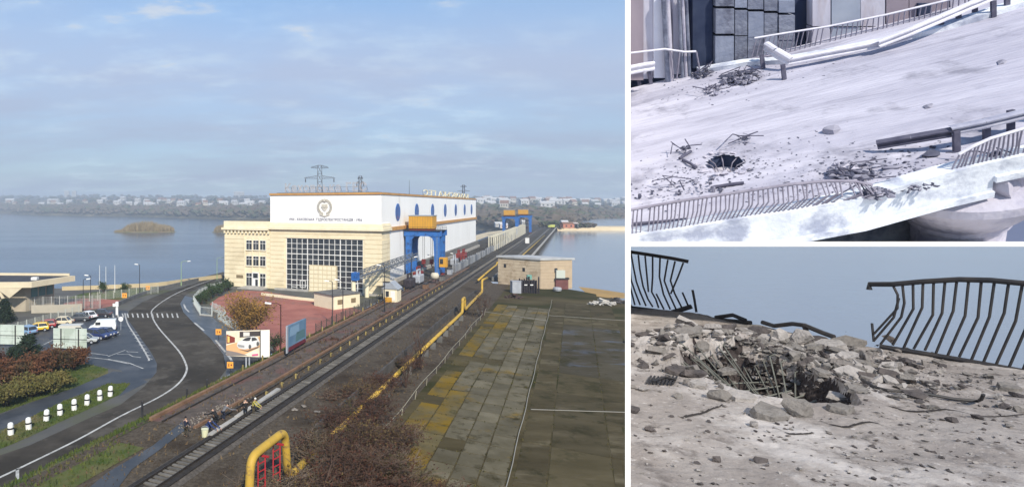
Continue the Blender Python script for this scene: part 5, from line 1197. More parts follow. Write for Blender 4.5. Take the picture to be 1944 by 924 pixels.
redleaf = mat('russet_leaf', A(.085, .032, .016), A(.14, .06, .025), .9, .6, 4, c3=A(.055, .042, .018), s3=.25)
oliveleaf = mat('olive_leaf', A(.085, .085, .022), A(.14, .115, .035), .9, .6, 4)
pineleaf = mat('pine_needles', A(.010, .022, .012), A(.022, .040, .020), .9, .7, 4)
goldleaf = mat('gold_leaf', A(.24, .125, .025), A(.32, .19, .045), .9, .6, 4, c3=A(.16, .10, .03), s3=.4)
greenleaf = mat('shrub_green', A(.022, .045, .020), A(.05, .08, .03), .9, .7, 4)
random.seed(5)
# bare brown thicket in the foreground between railway and apron
fore = [(560, 985, 3.6, 2.6, 4.0), (620, 960, 3.2, 2.6, 4.2), (690, 950, 3.4, 2.6, 4.6), (740, 930, 2.8, 2.2, 3.8), (655, 880, 3.2, 2.4, 3.6), (720, 868, 3.2, 2.4, 3.8), (600, 885, 2.6, 2.2, 3.4), (650, 820, 2.8, 2.4, 3.0), (710, 800, 3.0, 2.4, 3.2), (750, 850, 2.0, 1.8, 2.8), (690, 760, 2.6, 2.2, 2.6), (735, 745, 2.4, 2.2, 2.6), (500, 965, 2.2, 1.8, 2.2), (455, 975, 2.4, 1.8, 1.8), (830, 962, 2.4, 1.6, 2.0), (905, 965, 2.0, 1.4, 1.6), (780, 960, 2.4, 1.8, 2.6), (775, 700, 1.8, 1.6, 2.0), (640, 760, 1.8, 1.5, 1.4)]
places = ['at the bottom edge below the yellow loop', 'right of the yellow loop at the bottom edge', 'in the middle of the bottom edge', 'against the mossy slabs at the bottom edge', 'over the buried stretch of yellow pipe', 'beside the lowest mossy slabs', 'close behind the yellow loop', 'on the ballast shoulder above the yellow loop', 'hiding the pipe just above the thicket', 'at the right fringe of the thicket', 'where the yellow pipe comes out of the thicket', 'under the pale pipe rail', 'left of the red trestles', 'low on the ballast left of the yellow loop', 'small, on the slabs at the bottom edge', 'smallest, at the foot of the white cable', 'at the right end of the thicket by the slabs', 'lone, beside the yellow pipe halfway up', 'low, on the ballast below the dark slab wall']
for i, (x, y, rx, ry, hh) in enumerate(fore):
    bush(x, y, -.3, rx * 1.15, ry * 1.1, hh * .74, 1500 if hh > 2.5 else 800, brownleaf if i % 5 else mat('dry_leaf', A(.07, .045, .02), A(.12, .085, .035), .9, .8, 4), 'bare brown bush ' + places[i], grey_twig if i % 3 == 0 else bark, (.04, .11), 19, 'brown bushes of the foreground thicket', upright=.6, nbr=8, twig_r=.05)
# bare young trees by the dark wall
for i, (x, y, hh) in enumerate(((800, 700, 4.6), (770, 735, 4.0), (915, 602, 4.5))):
    bush(x, y, -.5, 1.5, 1.5, hh, 250, brownleaf, ('thin bare sapling right of the yellow pipe', 'thin bare sapling under the pale pipe rail', 'thin bare sapling at the top corner of the slab apron')[i], bark, (.04, .09), 7, None, 'tree', 'sapling', .8, 6, twig_r=.05)
# hedge and shrubs on the left lawn
lefts = [(15, 735, 3.6, 2.6, 3.6, redleaf, 'russet bush at the left edge above the white bollards'), (60, 722, 3.4, 2.4, 3.6, redleaf, 'russet bush left of the middle of the hedge'), (105, 706, 3.2, 2.4, 3.8, redleaf, 'russet bush in the middle of the hedge'), (138, 700, 2.4, 2.0, 3.0, redleaf, 'russet bush at the right end of the hedge'), (15, 770, 3.0, 2.2, 2.6, oliveleaf, 'olive bush at the left edge by the side road'), (60, 752, 3.0, 2.2, 2.4, oliveleaf, 'olive bush in front of the russet hedge'), (100, 738, 2.6, 2.0, 2.2, oliveleaf, 'olive bush at the front right of the hedge'), (-15, 715, 3.4, 2.4, 4.0, brownleaf, 'dark brown bush cut by the left edge')]
for x, y, rx, ry, hh, m_, lb in lefts: bush(x, y, YARD, rx * .95, ry, hh * .85, 3600, m_, lb, bark, (.09, .2), 13, 'bushes of the hedge on the left lawn', upright=.6)
def conifer(px, py, z, r, hh, label, n=5200):
    o = G(px, py, z); t = thing('pine_tree', label, 'tree', o); MB().tube([o, o + Z3 * hh * .9], [.22, .05], 7).build('trunk', bark, t); lf = MB(); ps = []; br = MB()
    lv = 9
    for l in range(lv):
        zz = hh * (.12 + .86 * l / lv); rr = r * (1 - .82 * (l / lv) ** 1.2) * random.uniform(.85, 1.1)
        for q in range(9):
            a = random.uniform(0, 6.28); e = o + Vector((math.cos(a) * rr, math.sin(a) * rr, zz - rr * .12)); s0 = o + Z3 * zz; br.tube([s0, e], [.05, .02], 3, False)
            for _ in range(n // (lv * 9)):
                f_ = random.random() ** .6; ps.append(s0.lerp(e, f_) + Vector((random.gauss(0, .16), random.gauss(0, .16), random.gauss(0, .15))) * (.6 + r * .25))
    leaf_quads(lf, ps, .08, .2); br.build('branches', bark, t); lf.build('crown', pineleaf, t)
conifer(52, 700, YARD, 3.0, 5.6, 'dark pine standing between the two pale boards'); conifer(8, 612, YARD, 2.4, 5.6, 'dark pine at the left edge below the pavilion'); conifer(30, 712, YARD, 2.6, 4.6, 'dark pine left of the russet hedge top'); 
bush(476, 650, YARD, 4.2, 3.2, 7.4, 5200, goldleaf, 'round golden brown tree behind the car billboard', bark, (.09, .2), 26, None, 'tree', 'golden_tree', .8, 7)
for i, (x, y) in enumerate(((383, 577), (392, 572), (401, 567), (410, 562), (419, 557), (428, 553), (435, 550))):
    bush(x, y, YARD, 1.4, 1.2, 2.4 + .3 * (i % 3), 1100, greenleaf, f'{ORD[i]} dark green shrub in the row inside the picket fence, from the left', bark, (.10, .22), 9, 'green shrubs inside the picket fence')
for i, (x, y, m_, r_) in enumerate(((520, 668, greenleaf, 2.0), (600, 690, oliveleaf, 1.4), (640, 668, brownleaf, 1.6), (566, 705, brownleaf, 1.4), (612, 672, brownleaf, 1.6), (670, 650, brownleaf, 1.4), (700, 632, brownleaf, 1.3))):
    bush(x, y, -2, r_, r_ * .8, r_ * 1.2, 1000, m_, ('dark green bush right of the car billboard', 'olive bush under the blue billboard', 'brown bush on the slope below the terrace block', 'brown bush on the slope below the blue billboard', 'brown bush at the mesh fence right of the blue billboard', 'brown bush at the mesh fence left of the hut', 'small brown bush at the mesh fence nearest the hut')[i], bark, (.07, .16), 9, None)
for i, (x, y) in enumerate(((197, 549), (238, 550))): bush(x, y + 8, YARD, 1.5, 1.2, 2.8, 900, greenleaf, ('left round dark shrub on the river lawn', 'right round dark shrub on the river lawn')[i], bark, (.1, .2), 8)
# tufts along the verges so the grass edge is not a ruled line
tf = MB()
def tufts(poly_pix, z, n, hmin, hmax):
    pts = [G(x, y, z) for x, y in poly_pix]; xs = [p.x for p in pts]; ys = [p.y for p in pts]
    def inside(x, y):
        c = False
        for i in range(len(pts)):
            a, b = pts[i], pts[i - 1]
            if (a.y > y) != (b.y > y) and x < (b.x - a.x) * (y - a.y) / (b.y - a.y) + a.x: c = not c
        return c
    while n:
        x, y = random.uniform(min(xs), max(xs)), random.uniform(min(ys), max(ys))
        if not inside(x, y): n -= 0; 
        else:
            h_ = random.uniform(hmin, hmax); w_ = random.uniform(.05, .14); a = random.uniform(0, 3.14); d = Vector((math.cos(a), math.sin(a), 0)) * w_
            p = Vector((x, y, z)); tf.add([p - d, p + d, p + Vector((random.uniform(-.1, .1), random.uniform(-.1, .1), h_))], [(0, 1, 2)]); n -= 1
tufts([(-40, 842), (0, 822), (60, 790), (120, 762), (205, 728), (248, 727), (228, 748), (170, 775), (110, 802), (57, 828), (-40, 868)], YARD, 2500, .1, .3)
tufts([(-60, 760), (-60, 690), (60, 676), (150, 686), (205, 700), (205, 708), (140, 736), (60, 762), (0, 784), (-60, 808)], YARD, 2500, .1, .35)
for _ in range(5200):
    u = random.uniform(-150, -42); v = random.uniform(2.6, 9.2 if u > -118 else 13.5); z = (YARD - .3 + (v - 2) * 3.15 / 6.6) if v < 8.6 else (-.1 if v < 10 else 0.02)
    p = P(u, v, z); h_ = random.uniform(.15, .5); a = random.uniform(0, 3.14); d = Vector((math.cos(a), math.sin(a), 0)) * random.uniform(.06, .16); tf.add([p - d, p + d, p + Vector((random.uniform(-.15, .15), random.uniform(-.15, .15), h_))], [(0, 1, 2)])
tag(tf.build('grass_tufts', grass), 'rough grass tufts on the verges and the slope', 'grass', kind='stuff')
dg = MB()
for _ in range(3600):
    u = random.uniform(-150, -20); v = random.choice((random.uniform(9.2, 18), random.uniform(21.4, 33)))
    if v > 21 and random.random() < .3: continue
    p = P(u, v, 0 if v < 27.8 else -.52); h_ = random.uniform(.12, .42); a = random.uniform(0, 3.14); d = Vector((math.cos(a), math.sin(a), 0)) * random.uniform(.05, .14); dg.add([p - d, p + d, p + Vector((random.uniform(-.2, .2), random.uniform(-.2, .2), h_))], [(0, 1, 2)])
tag(dg.build('dry_grass', mat('dry_grass', A(.14, .10, .05), A(.09, .06, .035), .95, .4, 4)), 'dry brown grass along the railway', 'grass', kind='stuff')

# ------------------------------------------------------------------ people working beside the track
def skin_mesh(name, pts, edges, m, parent, root=0):
    me = bpy.data.meshes.new(name); bm = bmesh.new(); lay_ = bm.verts.layers.skin.verify(); vs_ = []
    for i, (p, r_) in enumerate(pts):
        v = bm.verts.new(p); v[lay_].radius = (r_, r_) if not isinstance(r_, tuple) else r_; v[lay_].use_root = (i == root); vs_.append(v)
    for a, b in edges: bm.edges.new((vs_[a], vs_[b]))
    bm.to_mesh(me); bm.free(); me.materials.append(m); o = bpy.data.objects.new(name, me); C.objects.link(o); o.parent = parent
    s = o.modifiers.new('skin', 'SKIN'); s.use_smooth_shade = True; u = o.modifiers.new('sub', 'SUBSURF'); u.levels = 1; u.render_levels = 1
    return o
skin_m = mat('skin', A(.48, .30, .22), rough=.6)
def person(base, rz, label, coat, legs, bend=0.0, hair=A(.03, .025, .02), arms=(.25, .25), crouch=0.0, cap=None):
    t = thing('person', label, 'person', base, rz, local=True)
    hip = Vector((0, .05 - .12 * crouch, .93 - .42 * crouch)); ca, sa = math.cos(bend), math.sin(bend)
    up = lambda d, x=0.0, f_=0.0: hip + Vector((x, -sa * d - ca * f_, ca * d - sa * f_))
    sh, neck, head = up(.50), up(.58), up(.74)
    pts = [(hip, (.15, .12)), (up(.22), (.15, .11)), (sh, (.17, .11)), (neck, .06), (up(.66), (.085, .095)), (head, (.09, .105)), (up(.82), .06)]
    ed = [(0, 1), (1, 2), (2, 3), (3, 4), (4, 5), (5, 6)]
    lp = []; lex = []
    for s in (-1, 1):
        h0 = hip + Vector((s * .10, 0, -.06)); kn = Vector((s * .12, -.06 - .38 * crouch, .49 - .02 * crouch)); an = Vector((s * .13, .06, .09)); toe = Vector((s * .14, -.13, .04))
        i = len(pts); pts += [(h0, .095), (kn, .066), (an, .05), (toe, .045)]; ed += [(0, i), (i, i + 1), (i + 1, i + 2), (i + 2, i + 3)]; lp.append((h0, kn, an))
        s0 = up(.48, s * .19); f_ = arms[0 if s < 0 else 1]; el = s0 + Vector((s * .06, -f_ * .55, -.28)); wr = el + Vector((-s * .03, -f_ * .7 - .02, -.25 + f_ * .15)); hd = wr + Vector((0, -.05 * f_ - .01, -.09))
        i = len(pts); pts += [(s0, .062), (el, .046), (wr, .034), (hd, .036)]; ed += [(2, i), (i, i + 1), (i + 1, i + 2), (i + 2, i + 3)]; lex.append((s0, el, wr))
        hp = hd; # fingers as short separate chains rooted in the palm
        for q in range(5):
            i2 = len(pts); sp = (q - 2) * .014
            pts += [(hp + Vector((sp if q else s * -.03, -.01, -.05 if q else -.02)), .009), (hp + Vector((sp * 1.1 if q else s * -.045, -.02, -(.085 + .01 * (q % 3)) if q else -.05)), .008)]; ed += [(i + 3, i2), (i2, i2 + 1)]
    skin_mesh('body', pts, ed, skin_m, t)
    cp = [(hip + Vector((0, 0, -.06)), (.175, .14)), (hip, (.18, .14)), (up(.22), (.18, .14)), (sh, (.19, .135)), (up(.55), (.09, .09))]; ce = [(0, 1), (1, 2), (2, 3), (3, 4)]
    for s0, el, wr in lex: i = len(cp); cp += [(s0, .082), (el, .066), (wr, .052)]; ce += [(3, i), (i, i + 1), (i + 1, i + 2)]
    skin_mesh('jacket', cp, ce, coat, t)
    tp = [(hip + Vector((0, 0, -.02)), (.165, .13))]; te = []
    for h0, kn, an in lp: i = len(tp); tp += [(h0, .115), (kn, .085), (an, .07)]; te += [(0, i), (i, i + 1), (i + 1, i + 2)]
    skin_mesh('trousers', tp, te, legs, t)
    hm_ = cap or mat('hair_dark', hair, rough=.7); r3 = Vector((0, -sa, ca))
    mb = MB(); mb.lathe((0, 0, 0), [(.112, 0), (.118, .04), (.10, .10), (.05, .135)], 12); mb.xf(lambda p: up(.755) + Vector((p.x, p.y * ca - p.z * sa + .012, p.y * sa + p.z * ca))); mb.build('hair' if not cap else 'cap', hm_, t, smooth=True)
    mb = MB(); hf = up(.73, 0, .095); mb.box(hf, (.03, .04, .05)); mb.build('nose', skin_m, t)
    for s in (-1, 1): MB().box(up(.76, s * .035, .092), (.022, .014, .014)).build('eye', black, t); MB().box(up(.735, s * .098, -.005), (.02, .045, .06)).build('ear', skin_m, t); MB().box((s * .14, -.06, .05), (.10, .28, .10)).build('boot', black, t, bevel=.03)
    MB().box(up(.675, 0, .088), (.05, .012, .012)).build('mouth', mat('lips', A(.35, .15, .13), rough=.6), t)
    t.scale = (1.12,) * 3
    return t
navyc = mat('work_navy', A(.012, .016, .032), A(.02, .026, .05), .9, 6, 3); darkc = mat('work_black', A(.010, .010, .012), A(.02, .02, .022), .9, 6, 3); vest = mat('work_vest', A(.30, .27, .06), A(.38, .33, .08), .9, 6, 3); bluec = mat('work_blue', A(.02, .035, .11), A(.03, .05, .15), .9, 6, 3); khaki = mat('work_khaki', A(.045, .038, .025), A(.07, .058, .04), .9, 6, 3); greyc = mat('work_grey', A(.12, .12, .13), A(.16, .16, .17), .9, 6, 3)
person(G(353, 828, 0), 2.6, 'person in a dark blue jacket standing at the end of the path', navyc, khaki, .03, cap=darkc)
person(G(394, 818, 0), .9, 'person in blue overalls crouching over the rubble beside the kerb', bluec, bluec, .75, arms=(.9, .9), crouch=.7, cap=mat('cap_grey', A(.18, .18, .18), rough=.9))
person(G(411, 806, 0), -2.2, 'person in black bending down behind the crouching worker', darkc, darkc, .9, arms=(.7, .9), crouch=.2)
person(G(424, 797, 0), 2.2, 'person in grey top stooping in the middle of the work gang', greyc, navyc, .8, arms=(.8, .6), crouch=.15, cap=darkc)
person(G(466, 791, 0), -2.7, 'person in black standing with back turned beside the rails', darkc, darkc, .12, arms=(.4, .3))
person(G(481, 788, 0), 1.2, 'person in a yellow vest leaning forward near the rails', vest, khaki, .35, arms=(.6, .5), cap=mat('helmet', A(.72, .70, .62), rough=.4))
rub = mat('rubble_pale', A(.15, .13, .11), A(.24, .215, .19), .9, 1.5, 5)
def rock(mb, c, s, fl_=.6, n=11):
    bm = bmesh.new()
    for _ in range(n):
        v = Vector((random.gauss(0, 1), random.gauss(0, 1), random.gauss(0, 1))).normalized(); bm.verts.new(Vector((v.x * s.x, v.y * s.y, v.z * s.z * fl_)) if isinstance(s, Vector) else v * s * random.uniform(.7, 1.0))
    r_ = bmesh.ops.convex_hull(bm, input=bm.verts); bmesh.ops.delete(bm, geom=[g for g in r_['geom_interior'] if isinstance(g, bmesh.types.BMVert)], context='VERTS')
    bm.verts.index_update(); a = random.uniform(0, 6.28); ca, sa = math.cos(a), math.sin(a)
    vs_ = [Vector(c) + Vector((v.co.x * ca - v.co.y * sa, v.co.x * sa + v.co.y * ca, v.co.z)) for v in bm.verts]; mb.add(vs_, [tuple(x.index for x in f.verts) for f in bm.faces]); bm.free()
mb = MB()
for _ in range(230):
    p = G(335, 822, 0).lerp(G(470, 748, 0), random.random()) + Vector((random.gauss(0, .6), random.gauss(0, .6), 0)); rock(mb, p + Z3 * random.uniform(0, .12), random.uniform(.05, .16))
tag(mb.build('rubble', rub), 'strip of pale rubble where the gang is digging', 'rubble', kind='stuff')
t = thing('trench_kerb', 'pale concrete kerb along the trench beside the rails', 'kerb', G(430, 790, 0)); ka, kb = G(398, 832, 0), G(530, 742, 0)
for i in range(6): a_, b_ = ka.lerp(kb, i / 6), ka.lerp(kb, (i + .93) / 6); MB().beam(a_ + Z3 * .22, b_ + Z3 * (.22 + random.uniform(-.06, .06)), .55, .4).build('kerb_stone', conc, t)
o = G(389, 828, 0); t = thing('bucket', 'small cream bucket on the grass beside the crouching worker', 'bucket', o); MB().lathe(o, [(.3, 0), (.36, .75), (.38, .78)], 14).build('shell', mat('cream_plastic', A(.62, .62, .42), rough=.5), t); MB().tube([o + Vector((.37 * math.cos(a * .35), 0, .76 + .3 * math.sin(a * .35))) for a in range(10)], .02, 5).build('handle', gray_metal, t)
for i, (x, y) in enumerate(((575, 772), (602, 782), (560, 778))):
    mb = MB(); o = G(x, y, .05); rock(mb, o + Z3 * .1, Vector((.5, .35, .25))); tag(mb.build('pale_stone', rub, origin=o), ('left pale stone lying on the ballast shoulder', 'right pale stone lying on the ballast shoulder', 'lowest pale stone on the ballast shoulder')[i], 'stone')

sb = MB()
for _ in range(5200):
    u = random.uniform(-78, 16); v = random.choice((random.gauss(9.0, .35), random.gauss(7.2, .5), random.gauss(14.6, .25))); z = -.1 if v > 8.6 else -1.0 + (v - 6.8) * .47
    if noise.noise(Vector((u * .25, v * .6, 0))) < -.05: continue
    p = P(u, v, z + random.uniform(0, .5)); s_ = random.uniform(.06, .16); a_ = Vector((random.gauss(0, 1), random.gauss(0, 1), random.gauss(0, 1))).normalized() * s_; b_ = Vector((random.gauss(0, 1), random.gauss(0, 1), random.gauss(0, 1))).normalized() * s_
    sb.add([p - a_, p + b_, p + a_, p - b_], [(0, 1, 2, 3)])
tag(sb.build('kerb_scrub', brownleaf), 'dead brown scrub along the mesh fence and the crane rails', 'scrub', kind='stuff')
# ------------------------------------------------------------------ the viewer's terrace on the right: broken concrete, crater and bent railings above the reservoir
TZ = EYE - 1.40
def T(px, py, dz=0.0): return G(px, py, TZ + dz)
KL = (1192 - CX) / FPX
left_plane = (Vector((0, 0, EYE)), Vector((-1, KL, 0)))
EDGE = [(1150, 580), (1197, 584), (1310, 594), (1360, 604), (1440, 616), (1560, 640), (1640, 655), (1660, 660), (1800, 681), (1944, 704), (2120, 735)]
crc = T(1440, 716); RUBC = T(1500, 690)
def th(x, y):
    v = Vector((x, y, 0)); h_ = .028 * noise.noise(v * .9) + .016 * noise.noise(v * 2.7) + .009 * noise.noise(v * 7) + .004 * noise.noise(v * 19)
    d = math.hypot((x - crc.x) / 1.05, (y - crc.y) * .62); d = max(0.0, d + .05 * noise.noise(v * 3.1))
    back = max(0.0, min(1.0, (y - crc.y + .1) / .5))
    h_ += .17 * back * math.exp(-(((x - crc.x - .12) / .75) ** 2 + ((y - crc.y - .85) / .42) ** 2)) * (1 + .5 * noise.noise(v * 5.1))      # earth thrown up behind
    if d < .62: h_ += .025 * math.exp(-((d - .50) / .09) ** 2)
    if d < .45: h_ -= .50 * (1 - (d / .45) ** 3)
    e = math.hypot((x - RUBC.x) / 1.15, (y - RUBC.y) / .9)
    if e < 1.3:
        k = (1 - e / 1.3); c = round(3 * noise.noise(v * 9)) / 3
        h_ += k * (.05 + .05 * c + .07 * noise.noise(v * 6.3))
    return h_
mb = MB(); NX, NY = 400, 230
for i in range(NX + 1):
    px = 1170 + (2120 - 1170) * i / NX; ye = interp(EDGE, px) + 1.6 * noise.noise(Vector((px * .05, 0, 0)))
    for j in range(NY + 1):
        f_ = j / NY; py = ye + (985 - ye) * f_ ** 1.15; p = T(px, py); p.z += th(p.x, p.y); mb.v.append(p)
mb.f = [(i * (NY + 1) + j, i * (NY + 1) + j + 1, (i + 1) * (NY + 1) + j + 1, (i + 1) * (NY + 1) + j) for i in range(NX) for j in range(NY)]
def ground_mat():
    m = bpy.data.materials.new('blasted_concrete'); m.use_nodes = True; t = m.node_tree; ns = t.nodes; lk = t.links.new; b = ns['Principled BSDF']; b.inputs['Roughness'].default_value = .95; b.inputs['Specular IOR Level'].default_value = .15
    g = ns.new('ShaderNodeNewGeometry')
    def nz(s, d=6, r=.65): n = ns.new('ShaderNodeTexNoise'); n.inputs['Scale'].default_value = s; n.inputs['Detail'].default_value = d; n.inputs['Roughness'].default_value = r; lk(g.outputs['Position'], n.inputs['Vector']); return n.outputs['Fac']
    def rg(x, a, c): n = ns.new('ShaderNodeMapRange'); n.inputs['From Min'].default_value = a; n.inputs['From Max'].default_value = c; lk(x, n.inputs['Value']); return n.outputs[0]
    def mx(f_, a, c):
        n = ns.new('ShaderNodeMix'); n.data_type = 'RGBA'; lk(f_, n.inputs['Factor'])
        for k, x in ((6, a), (7, c)):
            if isinstance(x, tuple): n.inputs[k].default_value = x
            else: lk(x, n.inputs[k])
        return n.outputs[2]
    c = mx(rg(nz(1.3), .38, .62), A(.225, .202, .193), A(.305, .28, .27)); c = mx(rg(nz(1.15, 7), .50, .62), c, A(.44, .415, .41)); c = mx(rg(nz(5.5, 7), .56, .68), c, A(.13, .115, .11)); c = mx(rg(nz(26, 4), .60, .70), c, A(.42, .40, .395)); c = mx(rg(nz(14, 5), .62, .72), c, A(.085, .072, .07))
    lk(c, b.inputs['Base Color']); bp_ = ns.new('ShaderNodeBump'); bp_.inputs['Strength'].default_value = .9; bp_.inputs['Distance'].default_value = .02; lk(nz(18, 8, .7), bp_.inputs['Height']); lk(bp_.outputs[0], b.inputs['Normal']); return m
gm = ground_mat()
pit = MB(); pit.v = list(mb.v)
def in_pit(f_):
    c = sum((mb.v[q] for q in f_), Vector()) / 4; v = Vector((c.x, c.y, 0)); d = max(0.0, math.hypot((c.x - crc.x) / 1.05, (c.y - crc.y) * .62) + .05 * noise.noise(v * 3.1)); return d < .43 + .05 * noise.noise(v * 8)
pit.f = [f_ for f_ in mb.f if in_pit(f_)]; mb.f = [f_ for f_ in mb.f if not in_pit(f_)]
tr_ = struct(mb.build('terrace', gm, smooth=False, clip=[left_plane]))
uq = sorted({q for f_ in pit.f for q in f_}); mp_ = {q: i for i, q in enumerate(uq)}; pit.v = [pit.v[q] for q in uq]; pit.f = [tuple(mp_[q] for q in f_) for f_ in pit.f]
pit.build('crater_wall', mat('crater_shade', A(.030, .025, .026), A(.065, .055, .055), .95, 9, 7, 1.0, 22, c3=A(.12, .11, .11), s3=6, pos3=(.58, .68), spec=.1), tr_)  # shade inside the pit, put into a dark colour on its faces
# body of the terrace under it, and the place where the viewer stands
epts = [T(x, y) for x, y in EDGE]; near = [Vector((12, 2.45, TZ)), Vector((12, -7, TZ)), Vector((-9, -7, TZ)), Vector((-9, 2.45, TZ)), Vector((KL * 2.45, 2.45, TZ))]
hull = [Vector((KL * 7.8, 7.8, TZ))] + epts[1:] + near
mb = MB(); mb.prism([p + Z3 * -.62 for p in hull][::-1], Z3 * -22.5); struct(mb.build('terrace_base', conc, clip=None))
mb = MB(); mb.prism([Vector((x, y, TZ - .6)) for x, y in ((-9, -7), (12, -7), (12, 2.5), (-9, 2.5))], Z3 * .58); struct(mb.build('viewing_platform', conc))
# railing geometry lies in the vertical plane through the terrace edge
def on_edge(px, py, off=0.0):
    r_ = Vector(((px - CX) / FPX, 1, (CY - py) / FPX)); best = None
    for a, b in zip(epts[:-1], epts[1:]):
        d = Vector((b.x - a.x, b.y - a.y, 0)); n_ = Vector((d.y, -d.x, 0)).normalized(); den = r_.dot(n_)
        if abs(den) < 1e-6: continue
        t_ = (Vector((a.x, a.y, 0)) - Vector((0, 0, 0))).dot(n_) / den; p = r_ * t_; s_ = (Vector((p.x, p.y, 0)) - Vector((a.x, a.y, 0))).dot(d) / d.length_squared
        if -.02 <= s_ <= 1.02: best = Vector((p.x, p.y, p.z + EYE)); break
    if best is None: best = r_ * 8 + Vector((0, 0, EYE))
    return best
iron = mat('railing_iron', A(.018, .020, .026), A(.040, .036, .036), .6, 6, 4)
rlclip = [left_plane]
lr = thing('bent_railing', 'torn dark railing with bent bars at the left of the crater edge', 'railing', T(1205, 585))
q7 = lambda pts: [on_edge(1197 + x / 5.435, 470 + y / 5.435) for x, y in pts]
MB().tube([on_edge(x, y) for x, y in ((1180, 476), (1197, 478), (1240, 484.5), (1280, 491), (1307, 496.5))], .023, 8).build('top_rail', iron, lr, clip=rlclip)
MB().tube([on_edge(x, y) for x, y in ((1180, 581), (1205, 584), (1260, 591), (1300, 596))], .022, 8).build('bottom_rail', iron, lr, clip=rlclip)
MB().tube(q7([(430, 665), (520, 640), (630, 605)]), .03, 8).build('torn_rail', iron, lr)
for pl in ([(5, 60), (30, 200), (60, 350), (100, 460), (160, 600)], [(80, 75), (95, 220), (130, 400), (180, 530), (230, 610)], [(150, 85), (165, 250), (185, 455)], [(228, 90), (228, 300), (218, 455), (260, 530), (290, 620)], [(305, 100), (298, 300), (340, 480), (410, 635)], [(385, 125), (348, 340), (400, 480), (470, 635)], [(460, 140), (412, 340), (455, 470), (530, 620)], [(545, 155), (490, 300), (415, 475)], [(265, 475), (345, 635)], [(535, 460), (600, 610)], [(-60, 60), (-30, 300), (45, 590)], [(-20, 60), (5, 330), (45, 450), (100, 590)]):
    MB().tube(q7(pl), .0105, 6).build('bar', iron, lr, clip=rlclip)
o = MB().tube(q7([(640, 435), (660, 540), (680, 665)]), .014, 6).build('lone_bar', iron); tag(o, 'lone upright bar left standing right of the torn railing', 'bar')
rr = thing('bent_railing', 'dark railing with bowed bars at the right of the crater edge', 'railing', T(1700, 664))
q8 = lambda pts: [on_edge(1560 + x / 1.992, 460 + y / 1.992) for x, y in pts]
MB().tube(q8([(180, 178), (181, 158), (270, 158), (380, 148), (520, 140), (640, 143), (765, 155), (1000, 180)]), .024, 8).build('top_rail', iron, rr)
MB().tube(q8([(220, 393), (350, 414), (480, 436), (620, 461), (765, 488), (1000, 535)]), .024, 8).build('bottom_rail', iron, rr)
for pl in ([(305, 158), (312, 235), (300, 285), (222, 385)], [(345, 155), (347, 250), (268, 388)], [(383, 150), (382, 250), (310, 398)], [(423, 150), (418, 270), (348, 402)], [(466, 150), (458, 270), (390, 408)], [(510, 150), (500, 260), (432, 418)], [(555, 150), (545, 270), (476, 428)], [(603, 152), (590, 280), (520, 432)], [(652, 155), (635, 280), (567, 442)], [(706, 158), (690, 270), (612, 452)], [(758, 162), (735, 290), (660, 460)], [(810, 165), (780, 300), (710, 468)], [(862, 170), (832, 310), (762, 480)], [(916, 174), (886, 320), (816, 492)], [(268, 160), (290, 195), (284, 255), (198, 345)], [(292, 210), (275, 280), (198, 370)], [(190, 305), (197, 375)]):
    MB().tube(q8([(x + random.uniform(-3, 3) * (0 < i_ < len(pl) - 1), y + random.uniform(-7, 7) * (0 < i_ < len(pl) - 1)) for i_, (x, y) in enumerate(pl)]), .0105, 6).build('bar', iron, rr)
tw = thing('twisted_rail', 'twisted rail lying along the broken edge behind the crater', 'rail', T(1480, 625))
for pl in ([(1440, 612), (1462, 619), (1496, 615), (1519, 618), (1553, 632), (1575, 640)], [(1517, 615), (1523, 630), (1530, 646)], [(1353, 603), (1385, 598.5), (1410, 609)], [(1322, 600), (1345, 606), (1420, 613)]): MB().tube([on_edge(*p) + Vector((-.02, -.08, .02)) for p in pl], .024, 7).build('length', iron, tw)
# concrete fragments, each on its own
frag = [mat('frag_pale', A(.235, .22, .215), A(.325, .306, .30), .95, 9, 6, .6, 30), mat('frag_grey', A(.13, .121, .116), A(.19, .178, .171), .95, 9, 6, .6, 30, c3=A(.17, .155, .15), s3=5), mat('frag_dark', A(.05, .045, .048), A(.095, .083, .082), .95, 9, 6, .6, 30)]
def slabfrag(mb, c, w_, d_, t_, tx, ty):
    n = random.randint(5, 7); a0 = random.uniform(0, 6); pts = []
    for k in range(n):
        a_ = a0 + 2 * math.pi * (k + random.uniform(-.25, .25)) / n; pts.append(Vector((math.cos(a_) * w_ / 2 * random.uniform(.75, 1.1), math.sin(a_) * d_ / 2 * random.uniform(.75, 1.1), 0)))
    rot_ = Matrix.Rotation(tx, 3, 'X') @ Matrix.Rotation(ty, 3, 'Y')
    top_ = [Vector((p.x * random.uniform(.8, 1.0), p.y * random.uniform(.8, 1.0), t_ * random.uniform(.8, 1.2))) for p in pts]
    o_ = len(mb.v); mb.add([Vector(c) + rot_ @ p for p in pts] + [Vector(c) + rot_ @ p for p in top_], [tuple(range(n - 1, -1, -1)), tuple(range(n, 2 * n))] + [(i, (i + 1) % n, n + (i + 1) % n, n + i) for i in range(n)])
